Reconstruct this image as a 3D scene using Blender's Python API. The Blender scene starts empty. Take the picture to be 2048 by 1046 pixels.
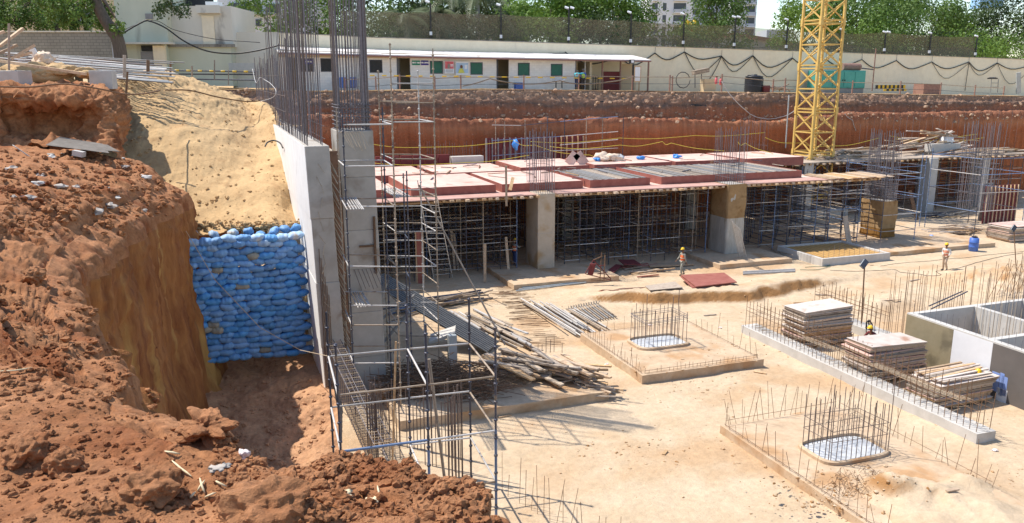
import bpy, bmesh, math, random
import numpy as np
from mathutils import Vector, Matrix, noise, Quaternion
R = random.Random(7)
S = bpy.context.scene
C = S.collection
# ---------------------------------------------------------------- camera, sky, sun, exposure
FOC = 1640.0; HC = 12.0; TH = math.atan((523-155)/FOC); AA = math.radians(20)
cam = bpy.data.objects.new('camera', bpy.data.cameras.new('camera')); C.objects.link(cam); S.camera = cam
cam.location = (0, 0, HC); cam.rotation_euler = (math.pi/2-TH, 0, 0)
cam.data.sensor_width = 36; cam.data.lens = FOC/2048*36; cam.data.clip_start = 0.1; cam.data.clip_end = 3000
SUN_EL = math.radians(57); sdir = Vector((-0.935*math.cos(SUN_EL), 0.354*math.cos(SUN_EL), math.sin(SUN_EL)))
W = bpy.data.worlds.new('World'); S.world = W; W.use_nodes = True
nt = W.node_tree; sky = nt.nodes.new('ShaderNodeTexSky'); sky.sky_type = 'NISHITA'; sky.sun_disc = False
sky.sun_elevation = SUN_EL; sky.sun_rotation = math.atan2(sdir.x, sdir.y); sky.dust_density = 0.4; sky.air_density = 1.0; sky.ozone_density = 1.0
bg = nt.nodes['Background']; bg.inputs[1].default_value = 0.15; nt.links.new(sky.outputs[0], bg.inputs[0])
sl = bpy.data.lights.new('sun', 'SUN'); sl.energy = 4.3; sl.angle = math.radians(0.53); sl.color = (1, 0.94, 0.85)
so = bpy.data.objects.new('sun', sl); C.objects.link(so); so.rotation_euler = sdir.to_track_quat('Z', 'Y').to_euler()
S.view_settings.view_transform = 'Standard'; S.view_settings.look = 'None'; S.view_settings.gamma = 1
S.view_settings.exposure = 0.58
# ---------------------------------------------------------------- geometry helpers
cT, sT, cA, sA = math.cos(TH), math.sin(TH), math.cos(AA), math.sin(AA)
def ray(px, py):
    x = (px-1024)/FOC; u = -(py-523)/FOC
    return (x, cT+u*sT, -sT+u*cT)
def G(px, py, z=0.0):
    r = ray(px, py); t = (z-HC)/r[2]; return Vector((r[0]*t, r[1]*t, z))
def D(px, py, Y):
    r = ray(px, py); t = Y/r[1]; return Vector((r[0]*t, Y, HC+r[2]*t))
def PV(px, py, v):
    r = ray(px, py); t = v/(-r[0]*sA+r[1]*cA); return Vector((r[0]*t, r[1]*t, HC+r[2]*t))
def PU(px, py, u):
    r = ray(px, py); t = u/(r[0]*cA+r[1]*sA); return Vector((r[0]*t, r[1]*t, HC+r[2]*t))
def L(u, v, z=0.0): return Vector((u*cA-v*sA, u*sA+v*cA, z))
def UV(p): return (p[0]*cA+p[1]*sA, -p[0]*sA+p[1]*cA)
def uof(px, py, v): return UV(PV(px, py, v))[0]
def zof(px, py, v): return PV(px, py, v)[2]
RUV = Matrix.Rotation(AA, 3, 'Z')
def ss(a, b, x):
    t = min(1, max(0, (x-a)/(b-a))); return t*t*(3-2*t)
def lerp(pts, x):
    if x <= pts[0][0]: return pts[0][1]
    for (a, ya), (b, yb) in zip(pts, pts[1:]):
        if x <= b: return ya+(yb-ya)*(x-a)/(b-a)
    return pts[-1][1]
def fbm(x, y, z=0.0, s=1.0, o=4): return noise.fractal(Vector((x*s, y*s, z*s)), 1.0, 2.0, o)
LEDGE = [(16, 40.2), (18.5, 39.8), (21.9, 38.05), (27.3, 36.6), (32, 37.8), (37, 39)]
def gh(x, y):
    u, v = x*cA+y*sA, -x*sA+y*cA
    h = 0.05*fbm(x, y, 0, 0.35, 3)
    if 15 < u < 40 and 34 < v < 46:
        v0 = lerp(LEDGE, u)+0.35*fbm(x, y, 5, 0.8, 3)
        amp = 0.6*ss(17, 21.5, u)*(1-0.75*ss(31, 36, u))
        h += amp*ss(v0-0.55, v0+0.1, v)*(1-ss(v0+0.3, v0+4.2, v))
    if u < 3.4 and v < 40: h -= 1.6*ss(3.35, 2.6, u) if False else 1.6*(1-ss(2.6, 3.35, u))
    for (mu, mv, a, s) in ((43, 33.5, 1.1, 3.2), (34.5, 33.0, 0.5, 2.3), (31.5, 32.6, 0.35, 1.6), (17.7, 16.7, .62, 1.0), (18.6, 15.4, .5, 1.3), (16.6, 14.6, .42, 1.1), (19.6, 13.6, .5, 1.5), (20.3, 16.3, .42, .8)):
        d = ((u-mu)**2+(v-mv)**2)/(s*s)
        if d < 9: h += a*math.exp(-d)*(1+0.35*fbm(x, y, 2, 1.2, 3))
    return h
def GG(px, py, dz=0.0):
    p = G(px, py, dz)
    for i in range(6): p = G(px, py, gh(p.x, p.y)+dz)
    return p
class MB:
    def __init__(s): s.v = []; s.f = []; s.m = []
    def add(s, vs, fs, mi=0):
        n = len(s.v); s.v += [tuple(v) for v in vs]; s.f += [tuple(n+i for i in f) for f in fs]; s.m += [mi]*len(fs)
        return s
    def hexa(s, p, mi=0):
        return s.add(p, [(0, 3, 2, 1), (4, 5, 6, 7), (0, 1, 5, 4), (1, 2, 6, 5), (2, 3, 7, 6), (3, 0, 4, 7)], mi)
    def uvb(s, u0, u1, v0, v1, z0, z1, mi=0):
        return s.hexa([L(u0, v0, z0), L(u1, v0, z0), L(u1, v1, z0), L(u0, v1, z0), L(u0, v0, z1), L(u1, v0, z1), L(u1, v1, z1), L(u0, v1, z1)], mi)
    def beam(s, p, q, w, h, up=(0, 0, 1), mi=0):
        p = Vector(p); q = Vector(q); d = (q-p).normalized(); up = Vector(up)
        if abs(d.dot(up)) > 0.97: up = Vector((sA, -cA, 0.01))
        a = d.cross(up).normalized()*w/2; b = a.cross(d).normalized()*h/2
        return s.hexa([p-a-b, p+a-b, q+a-b, q-a-b, p-a+b, p+a+b, q+a+b, q-a+b], mi)
    def tube(s, p, q, r, n=6, r2=None, mi=0):
        p = Vector(p); q = Vector(q); d = (q-p).normalized(); r2 = r if r2 is None else r2
        a = d.orthogonal().normalized(); b = d.cross(a)
        vs = [c+(a*math.cos(t)+b*math.sin(t))*rr for c, rr in ((p, r), (q, r2)) for t in [2*math.pi*i/n for i in range(n)]]
        return s.add(vs, [(i, (i+1) % n, n+(i+1) % n, n+i) for i in range(n)]+[tuple(range(n))[::-1], tuple(range(n, 2*n))], mi)
    def path(s, pts, r, n=5, mi=0):
        pts = [Vector(p) for p in pts]; m = len(pts); k = len(s.v)
        rr = r if isinstance(r, (list, tuple)) else [r]*m
        a = None
        for i, p in enumerate(pts):
            d = (pts[min(i+1, m-1)]-pts[max(i-1, 0)])
            d = d.normalized() if d.length > 1e-9 else Vector((0, 0, 1))
            if a is None: a = d.orthogonal().normalized()
            a = (a-d*a.dot(d)); a = a.normalized() if a.length > 1e-6 else d.orthogonal().normalized()
            b = d.cross(a)
            for j in range(n):
                t = 2*math.pi*j/n; s.v.append(tuple(p+(a*math.cos(t)+b*math.sin(t))*rr[i]))
        for i in range(m-1):
            for j in range(n):
                s.f.append((k+i*n+j, k+i*n+(j+1) % n, k+(i+1)*n+(j+1) % n, k+(i+1)*n+j)); s.m.append(mi)
        s.f.append(tuple(k+j for j in range(n))[::-1]); s.m.append(mi)
        s.f.append(tuple(k+(m-1)*n+j for j in range(n))); s.m.append(mi)
        return s
    def lathe(s, c, prof, n=16, mi=0):
        k = len(s.v); c = Vector(c)
        for (r, z) in prof:
            for j in range(n):
                t = 2*math.pi*j/n; s.v.append((c.x+r*math.cos(t), c.y+r*math.sin(t), c.z+z))
        for i in range(len(prof)-1):
            for j in range(n):
                s.f.append((k+i*n+j, k+i*n+(j+1) % n, k+(i+1)*n+(j+1) % n, k+(i+1)*n+j)); s.m.append(mi)
        s.f.append(tuple(k+j for j in range(n))[::-1]); s.m.append(mi)
        e = k+(len(prof)-1)*n; s.f.append(tuple(e+j for j in range(n))); s.m.append(mi)
        return s
    def build(s, name, mats, parent=None, smooth=False, bevel=0, jit=0):
        vs = s.v
        if parent is not None:
            off = parent.location.copy(); pp = parent.parent
            while pp: off = off+pp.location; pp = pp.parent
        else:
            a = np.array(vs); off = Vector(((a[:, 0].min()+a[:, 0].max())/2, (a[:, 1].min()+a[:, 1].max())/2, a[:, 2].min()))
        me = bpy.data.meshes.new(name)
        me.from_pydata([(v[0]-off.x, v[1]-off.y, v[2]-off.z) for v in vs], [], s.f)
        if not isinstance(mats, (list, tuple)): mats = [mats]
        for m in mats: me.materials.append(m)
        if len(mats) > 1: me.polygons.foreach_set('material_index', s.m)
        if smooth: me.polygons.foreach_set('use_smooth', [True]*len(me.polygons))
        me.update()
        o = bpy.data.objects.new(name, me); C.objects.link(o)
        if parent is not None: o.parent = parent
        else: o.location = off
        if bevel:
            b = o.modifiers.new('bevel', 'BEVEL'); b.width = bevel; b.segments = 2; b.limit_method = 'ANGLE'
        return o
def tag(o, label=None, cat=None, group=None, kind=None):
    if label: o['label'] = label
    if cat: o['category'] = cat
    if group: o['group'] = group
    if kind: o['kind'] = kind
    return o
def thing(name, label, cat, loc, group=None):
    o = bpy.data.objects.new(name, None); C.objects.link(o); o.location = Vector(loc); o.empty_display_size = 0.2
    return tag(o, label, cat, group)
def struct(o): o['kind'] = 'structure'; return o
def nth(n):
    return str(n)+('th' if 10 <= n % 100 <= 20 else {1: 'st', 2: 'nd', 3: 'rd'}.get(n % 10, 'th'))
# shared rod / post meshes
_cache = {}
def rod(name, p, q, r, m, parent=None, n=6):
    key = ('rod', m.name, n)
    if key not in _cache:
        b = MB().tube((0, 0, -0.5), (0, 0, 0.5), 1, n)
        me = bpy.data.meshes.new('rod'); me.from_pydata(b.v, [], b.f); me.materials.append(m)
        me.polygons.foreach_set('use_smooth', [len(pp.vertices) == 4 for pp in me.polygons]); me.update(); _cache[key] = me
    return place(name, _cache[key], p, q, (r, r, (Vector(q)-Vector(p)).length), parent)
def place(name, me, p, q, sc, parent=None, mid=True):
    p = Vector(p); q = Vector(q); d = q-p
    o = bpy.data.objects.new(name, me); C.objects.link(o)
    o.rotation_mode = 'QUATERNION'; o.rotation_quaternion = d.to_track_quat('Z', 'Y')
    o.scale = sc; c = (p+q)/2 if mid else p
    if parent is not None: o.parent = parent; c = c-parent.location
    o.location = c
    return o
def post(name, p, q, r, m, parent=None, cup=0.5, phase=0.25, sleeve=None):
    p = Vector(p); q = Vector(q); ln = round((q-p).length, 1); key = ('post', m.name, ln, r, cup)
    if key not in _cache:
        b = MB().tube((0, 0, 0), (0, 0, ln), r, 8)
        z = phase
        while z < ln:
            b.lathe((0, 0, z-0.035), [(r*1.02, 0), (r*1.75, 0.008), (r*1.8, 0.05), (r*1.02, 0.07)], 8)
            z += cup
        z = ln-1.1
        while z > 0: b.tube((0, 0, z), (0, 0, z+0.16), r*1.22, 8); z -= 2
        me = bpy.data.meshes.new('post'); me.from_pydata(b.v, [], b.f); me.materials.append(m); me.update(); _cache[key] = me
    return place(name, _cache[key], p, q, (1, 1, (q-p).length/ln), parent, mid=False)
# ---------------------------------------------------------------- materials
def mat(name, c1, c2=None, sc=2.0, c3=None, sc3=0.6, t3=0.55, rough=0.85, bump=0.0, bsc=20.0, bd=0.02, rand=0.0, metal=0.0,
        stretch=None, brick=None, spec=0.3, hue=None, transl=0.0, alpha=None, detail=6, mortar=.62, grit=None):
    m = bpy.data.materials.new(name); m.use_nodes = True; n = m.node_tree.nodes; l = m.node_tree.links
    b = n['Principled BSDF']; b.inputs['Roughness'].default_value = rough; b.inputs['Metallic'].default_value = metal
    b.inputs['Specular IOR Level'].default_value = spec
    g = n.new('ShaderNodeNewGeometry'); vec = g.outputs['Position']
    rot = n.new('ShaderNodeMapping'); rot.inputs['Rotation'].default_value = (0, 0, -AA); l.new(vec, rot.inputs[0])
    vec = rot.outputs[0]
    if stretch:
        mp = n.new('ShaderNodeMapping'); mp.inputs['Scale'].default_value = stretch; l.new(vec, mp.inputs[0]); vec = mp.outputs[0]
    c2 = c2 or c1
    nz = n.new('ShaderNodeTexNoise'); nz.inputs['Scale'].default_value = sc; nz.inputs['Detail'].default_value = detail; nz.inputs['Roughness'].default_value = 0.65
    l.new(vec, nz.inputs['Vector'])
    rp = n.new('ShaderNodeValToRGB'); rp.color_ramp.elements[0].position = 0.32; rp.color_ramp.elements[1].position = 0.68
    rp.color_ramp.elements[0].color = (*c1, 1); rp.color_ramp.elements[1].color = (*c2, 1)
    l.new(nz.outputs[0], rp.inputs[0]); col = rp.outputs[0]
    if c3:
        nz3 = n.new('ShaderNodeTexNoise'); nz3.inputs['Scale'].default_value = sc3; nz3.inputs['Detail'].default_value = 5; nz3.inputs['Distortion'].default_value = 0.4
        l.new(rot.outputs[0] if not stretch else vec, nz3.inputs['Vector'])
        r3 = n.new('ShaderNodeValToRGB'); r3.color_ramp.elements[0].position = t3; r3.color_ramp.elements[1].position = t3+0.12
        l.new(nz3.outputs[0], r3.inputs[0])
        mx = n.new('ShaderNodeMixRGB'); l.new(r3.outputs[0], mx.inputs[0]); l.new(col, mx.inputs[1]); mx.inputs[2].default_value = (*c3, 1); col = mx.outputs[0]
    if brick:
        bk = n.new('ShaderNodeTexBrick'); mp2 = n.new('ShaderNodeMapping'); mp2.inputs['Rotation'].default_value = (math.pi/2, 0, 0)
        l.new(rot.outputs[0], mp2.inputs[0]); l.new(mp2.outputs[0], bk.inputs['Vector'])
        bk.inputs['Scale'].default_value = 1; bk.inputs['Brick Width'].default_value = brick[0]; bk.inputs['Row Height'].default_value = brick[1]
        bk.inputs['Mortar Size'].default_value = brick[2]; bk.inputs['Color1'].default_value = (1, 1, 1, 1); bk.inputs['Color2'].default_value = (.9, .9, .9, 1); bk.inputs['Mortar'].default_value = (mortar, mortar, mortar, 1)
        mb_ = n.new('ShaderNodeMixRGB'); mb_.blend_type = 'MULTIPLY'; mb_.inputs[0].default_value = 1; l.new(col, mb_.inputs[1]); l.new(bk.outputs[0], mb_.inputs[2]); col = mb_.outputs[0]
    if grit:
        gn = n.new('ShaderNodeTexNoise'); gn.inputs['Scale'].default_value = grit[0]; gn.inputs['Detail'].default_value = 8; gn.inputs['Roughness'].default_value = .75; l.new(rot.outputs[0], gn.inputs['Vector'])
        gr = n.new('ShaderNodeMapRange'); gr.inputs['From Min'].default_value = .3; gr.inputs['From Max'].default_value = .7; gr.inputs['To Min'].default_value = grit[1]; gr.inputs['To Max'].default_value = grit[2]; l.new(gn.outputs[0], gr.inputs[0])
        gm = n.new('ShaderNodeMixRGB'); gm.blend_type = 'MULTIPLY'; gm.inputs[0].default_value = 1; l.new(col, gm.inputs[1]); l.new(gr.outputs[0], gm.inputs[2]); col = gm.outputs[0]
    if rand or hue:
        oi = n.new('ShaderNodeObjectInfo'); hs = n.new('ShaderNodeHueSaturation'); mr = n.new('ShaderNodeMapRange')
        mr.inputs['To Min'].default_value = 1-rand; mr.inputs['To Max'].default_value = 1+rand
        l.new(oi.outputs['Random'], mr.inputs[0]); l.new(mr.outputs[0], hs.inputs['Value'])
        l.new(col, hs.inputs['Color']); col = hs.outputs[0]
        if hue:
            f = n.new('ShaderNodeMath'); f.operation = 'MULTIPLY'; f.inputs[1].default_value = 7.31; l.new(oi.outputs['Random'], f.inputs[0])
            fr = n.new('ShaderNodeMath'); fr.operation = 'FRACT'; l.new(f.outputs[0], fr.inputs[0])
            mr2 = n.new('ShaderNodeMapRange'); mr2.inputs['To Min'].default_value = 1-hue; mr2.inputs['To Max'].default_value = 1+hue*0.4
            l.new(fr.outputs[0], mr2.inputs[0]); l.new(mr2.outputs[0], hs.inputs['Saturation'])
    l.new(col, b.inputs['Base Color'])
    if bump:
        bn = n.new('ShaderNodeTexNoise'); bn.inputs['Scale'].default_value = bsc; bn.inputs['Detail'].default_value = 8; bn.inputs['Roughness'].default_value = 0.7
        l.new(vec, bn.inputs['Vector'])
        bp = n.new('ShaderNodeBump'); bp.inputs['Strength'].default_value = bump; bp.inputs['Distance'].default_value = bd
        l.new(bn.outputs[0], bp.inputs['Height']); l.new(bp.outputs[0], b.inputs['Normal'])
    if transl:
        tr = n.new('ShaderNodeBsdfTranslucent'); l.new(col, tr.inputs[0]); ms = n.new('ShaderNodeMixShader'); ms.inputs[0].default_value = transl
        l.new(b.outputs[0], ms.inputs[1]); l.new(tr.outputs[0], ms.inputs[2]); l.new(ms.outputs[0], n['Material Output'].inputs[0])
    if alpha is not None:
        tp = n.new('ShaderNodeBsdfTransparent'); ms = n.new('ShaderNodeMixShader'); ms.inputs[0].default_value = alpha
        l.new(tp.outputs[0], ms.inputs[1]); l.new(b.outputs[0], ms.inputs[2]); l.new(ms.outputs[0], n['Material Output'].inputs[0])
    return m
M = {}
def mm(k, *a, **kw): M[k] = mat(k, *a, **kw)
mm('floor', (.52, .385, .245), (.60, .465, .32), 0.5, (.50, .335, .195), 0.22, 0.52, rough=.95, bump=.7, bsc=4, bd=.09, grit=(3.5, .80, 1.12))
mm('earth', (.30, .12, .048), (.45, .215, .10), 1.3, (.25, .085, .03), 0.8, 0.55, rough=1, bump=1, bsc=18, bd=.04, grit=(9, .62, 1.3))
mm('cutface', (.20, .066, .024), (.42, .185, .06), 1.5, (.52, .30, .095), 0.6, 0.56, rough=1, bump=1, bsc=3.2, bd=.12, stretch=(1.6, 1.6, .28))
mm('pitdirt', (.42, .22, .12), (.54, .31, .17), 1.8, (.38, .21, .095), 0.6, 0.6, rough=1, bump=.9, bsc=9, bd=.05, grit=(7, .7, 1.2))
mm('sand', (.50, .33, .165), (.57, .39, .20), 0.8, (.45, .285, .14), 1.3, 0.58, rough=.95, bump=.7, bsc=7, bd=.05, grit=(5, .8, 1.12))
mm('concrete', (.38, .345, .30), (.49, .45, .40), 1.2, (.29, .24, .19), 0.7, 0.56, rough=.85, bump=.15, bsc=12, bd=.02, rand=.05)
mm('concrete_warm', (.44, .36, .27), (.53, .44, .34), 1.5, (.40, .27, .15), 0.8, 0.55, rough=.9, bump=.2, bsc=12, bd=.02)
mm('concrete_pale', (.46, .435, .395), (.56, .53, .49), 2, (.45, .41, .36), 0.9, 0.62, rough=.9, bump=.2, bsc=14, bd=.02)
mm('concrete_sunlit', (.76, .74, .71), (.84, .82, .79), 1.5, (.52, .47, .42), 0.7, 0.64, rough=.9, bump=.2, bsc=14, bd=.02)  # whiter concrete: sunlight on the wall's left face put into the colour
mm('pad_dust', (.47, .33, .21), (.58, .44, .30), 0.9, (.45, .27, .14), 0.6, 0.54, rough=.95, bump=.3, bsc=9, bd=.03, grit=(4, .82, 1.12))
mm('concrete_tan', (.23, .19, .115), (.28, .235, .15), 2, (.15, .125, .08), 0.9, 0.55, rough=.9, bump=.2)
mm('grout', (.44, .45, .46), (.54, .545, .55), 4, rough=.8, bump=.4, bsc=30)
mm('paint_white', (.62, .62, .63), (.70, .70, .71), 1, rough=.8)
mm('paint_grey', (.115, .10, .09), (.14, .122, .11), 1, rough=.85)
mm('paint_blue', (.18, .27, .55), (.25, .33, .6), 3, rough=.8)
mm('bag', (.09, .29, .60), (.14, .35, .67), 7, (.18, .35, .58), 2.5, 0.62, rough=.55, bump=.45, bsc=14, bd=.03, rand=.18, hue=.16)
mm('bag_dirty', (.24, .25, .23), (.34, .31, .24), 7, rough=.7, bump=.35, bsc=18, bd=.02, rand=.15)
mm('bag_pale', (.26, .43, .66), (.38, .53, .70), 5, (.55, .50, .42), 2, 0.55, rough=.6, bump=.4, bsc=18, bd=.02, rand=.1)
mm('steel_dark', (.045, .05, .075), (.10, .10, .12), 9, (.22, .17, .12), 3, 0.62, rough=.5, bump=.1, rand=.3, metal=.2)
mm('steel_rusty', (.26, .19, .13), (.38, .31, .24), 8, (.12, .09, .08), 3, 0.6, rough=.7, bump=.1, rand=.3)
mm('steel_pale', (.42, .40, .38), (.55, .52, .49), 8, (.3, .2, .13), 3, 0.6, rough=.5, bump=.1, rand=.25)
mm('steel_blue', (.10, .15, .27), (.16, .23, .36), 5, (.25, .24, .25), 2, 0.6, rough=.5, rand=.2)
mm('rebar', (.11, .085, .08), (.19, .145, .125), 12, rough=.7, rand=.25)
mm('rebar_grey', (.13, .12, .135), (.22, .195, .20), 12, rough=.6, rand=.3)
mm('rebar_rust', (.15, .085, .05), (.26, .155, .09), 12, rough=.85, rand=.25)
mm('rebar_pale', (.42, .32, .22), (.52, .42, .30), 12, rough=.8, rand=.2)  # palest tan of the bar tones
mm('wood', (.40, .25, .135), (.58, .41, .25), 6, (.24, .165, .10), 2, 0.6, rough=.85, bump=.1, bsc=30, bd=.01, rand=.28, hue=.3)
mm('wood_grey', (.30, .24, .185), (.45, .37, .295), 6, (.26, .2, .16), 2, 0.6, rough=.9, bump=.1, bsc=30, bd=.01, rand=.25)
mm('ply_top', (.50, .42, .36), (.62, .54, .48), 3, (.40, .24, .17), 1.2, 0.6, rough=.8, rand=.1)
mm('ply_edge', (.36, .27, .19), (.52, .43, .33), 9, (.16, .10, .07), 3, 0.6, rough=.9, rand=.2, stretch=(1, 1, 4))
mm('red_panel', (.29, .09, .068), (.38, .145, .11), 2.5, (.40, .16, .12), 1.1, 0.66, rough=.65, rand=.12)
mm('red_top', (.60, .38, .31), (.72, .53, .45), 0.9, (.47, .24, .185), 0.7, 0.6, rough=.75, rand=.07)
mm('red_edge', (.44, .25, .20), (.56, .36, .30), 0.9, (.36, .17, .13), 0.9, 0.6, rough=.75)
mm('red_dark', (.13, .028, .028), (.18, .04, .04), 3, rough=.7)
mm('yellow_crane', (.60, .385, .10), (.68, .46, .15), 3, (.44, .26, .08), 1.4, 0.64, rough=.5, rand=.04)
mm('yellow_rope', (.62, .50, .06), (.72, .60, .10), 3, rough=.6)
mm('yellow_paint', (.62, .40, .03), None, rough=.5)
mm('black', (.02, .02, .022), (.035, .035, .035), 5, rough=.5)
mm('dark_void', (.02, .02, .02), None, rough=1)
mm('wall_cream', (.84, .74, .55), (.88, .79, .60), 0.6, (.68, .58, .43), 0.8, 0.66, rough=.9, bump=.05, stretch=(1, 1, .35), grit=(2, .9, 1.04))
mm('wall_white', (.83, .78, .72), (.87, .83, .77), 1.0, (.72, .62, .5), 0.5, 0.66, rough=.9, brick=(.42, .21, .012), mortar=.86)
mm('wall_green', (.56, .57, .44), (.63, .64, .51), 0.5, (.36, .35, .27), 0.5, 0.6, rough=.9, stretch=(1, 1, .4))
mm('wall_stain', (.64, .61, .52), (.70, .67, .58), 0.6, (.27, .25, .22), 0.7, 0.62, rough=.9, stretch=(1.2, 1, .35))
mm('wall_block', (.27, .25, .21), (.34, .315, .265), 1.0, (.15, .135, .12), 0.6, 0.6, rough=.95, brick=(.42, .21, .02))
mm('wall_beige', (.52, .42, .28), (.58, .48, .33), 0.4, rough=.9)
mm('bldg_white', (.64, .66, .70), (.70, .72, .75), 0.2, rough=.8)
mm('bldg_grey', (.42, .46, .54), (.48, .52, .60), 0.2, rough=.8)
mm('glass_dark', (.05, .06, .075), (.09, .10, .12), 1, rough=.2)
mm('roof_sheet', (.74, .68, .64), (.82, .77, .73), 1, (.55, .45, .38), 0.8, 0.62, rough=.6)
mm('roof_edge', (.28, .13, .10), None, rough=.8)
mm('green_shutter', (.035, .13, .09), (.045, .16, .11), 3, rough=.6)
mm('teal', (.06, .30, .25), (.08, .35, .30), 1, (.05, .22, .19), 0.9, 0.6, rough=.5)
mm('rust_tank', (.24, .13, .10), (.33, .20, .16), 4, rough=.8)
mm('plastic_black', (.02, .022, .028), (.03, .033, .04), 3, rough=.45)
mm('plastic_blue', (.06, .13, .42), (.09, .18, .50), 3, rough=.4)
mm('tarp_blue', (.05, .25, .72), (.08, .33, .8), 5, rough=.4, bump=.4)
mm('hessian', (.29, .18, .085), (.37, .24, .12), 3, (.24, .14, .06), 1.5, 0.55, rough=1, bump=.5, bsc=10, bd=.05)
mm('hessian_wet', (.19, .09, .022), (.27, .14, .035), 3, rough=.8, bump=.4)
mm('plastic_wrap', (.36, .33, .28), (.48, .45, .40), 4, (.30, .25, .18), 1.5, 0.6, rough=.35, bump=.6, bsc=7, bd=.05, stretch=(2, 2, .4))
mm('cement_bag', (.66, .50, .36), (.76, .62, .50), 8, rough=.9, bump=.3)
mm('corrugated', (.13, .11, .09), (.21, .18, .15), 4, (.16, .11, .08), 1.5, 0.6, rough=.7)
mm('sheet_grey', (.22, .215, .21), (.30, .29, .28), 3, rough=.6)
mm('girder_grey', (.085, .085, .088), (.14, .138, .135), 3, rough=.7)
mm('galv', (.35, .38, .38), (.44, .46, .46), 3, rough=.6)
mm('net', (.17, .145, .10), (.21, .185, .13), 2, rough=1, alpha=.55)
mm('bark', (.10, .08, .06), (.17, .14, .11), 5, rough=1, bump=.5, stretch=(3, 3, .6))
mm('bark_pale', (.34, .33, .31), (.46, .44, .41), 5, rough=1, bump=.3, stretch=(3, 3, .6))
mm('leaf', (.07, .13, .025), (.13, .21, .045), 0.5, (.17, .24, .05), 0.35, 0.6, rough=.6, transl=.3, rand=.12)
mm('leaf_bright', (.11, .20, .03), (.18, .29, .05), 0.5, rough=.6, transl=.35, rand=.1)
mm('leaf_dark', (.035, .065, .02), (.065, .10, .028), 0.5, rough=.6, transl=.25, rand=.1)
mm('leaf_palm', (.10, .13, .055), (.17, .20, .10), 0.7, rough=.5, transl=.25)
mm('skin', (.16, .075, .04), (.19, .09, .05), 8, rough=.6)
mm('helmet', (.82, .52, .02), None, rough=.3, spec=.5)
mm('vest', (.75, .13, .04), (.85, .20, .07), 8, rough=.8)
mm('vest_faded', (.68, .22, .13), (.76, .34, .22), 8, rough=.8)
mm('vest_stripe', (.65, .66, .5), None, rough=.5)
mm('cloth_grey', (.25, .25, .21), (.33, .32, .27), 8, rough=.9)
mm('cloth_white', (.62, .60, .57), (.7, .68, .65), 8, rough=.9)
mm('cloth_khaki', (.42, .31, .22), (.52, .40, .30), 8, rough=.9)
mm('cloth_dark', (.06, .055, .06), (.09, .08, .08), 8, rough=.9)
mm('cloth_navy', (.03, .045, .12), (.045, .06, .15), 8, rough=.9)
mm('cloth_teal', (.05, .42, .50), (.07, .50, .58), 8, rough=.9)
mm('vest_green', (.45, .65, .08), None, rough=.8)
mm('sign_green', (.01, .22, .13), None, rough=.5)
mm('sign_blue', (.03, .015, .22), None, rough=.5)
mm('white', (.8, .8, .8), None, rough=.6)
mm('litter', (.72, .68, .64), (.8, .62, .60), 20, rough=.6)
mm('litter_tan', (.62, .50, .30), (.7, .6, .4), 10, rough=.8)
mm('poster_red', (.62, .10, .13), (.7, .2, .2), 3, rough=.5)
mm('poster_blue', (.35, .50, .68), (.45, .58, .72), 3, rough=.5)
mm('poster_yellow', (.65, .62, .12), None, rough=.5)
mm('rock_tan', (.36, .23, .15), (.46, .31, .21), 4, rough=1, bump=.6)
mm('rock_grey', (.38, .33, .28), (.50, .45, .40), 4, rough=.95, bump=.6)
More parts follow.
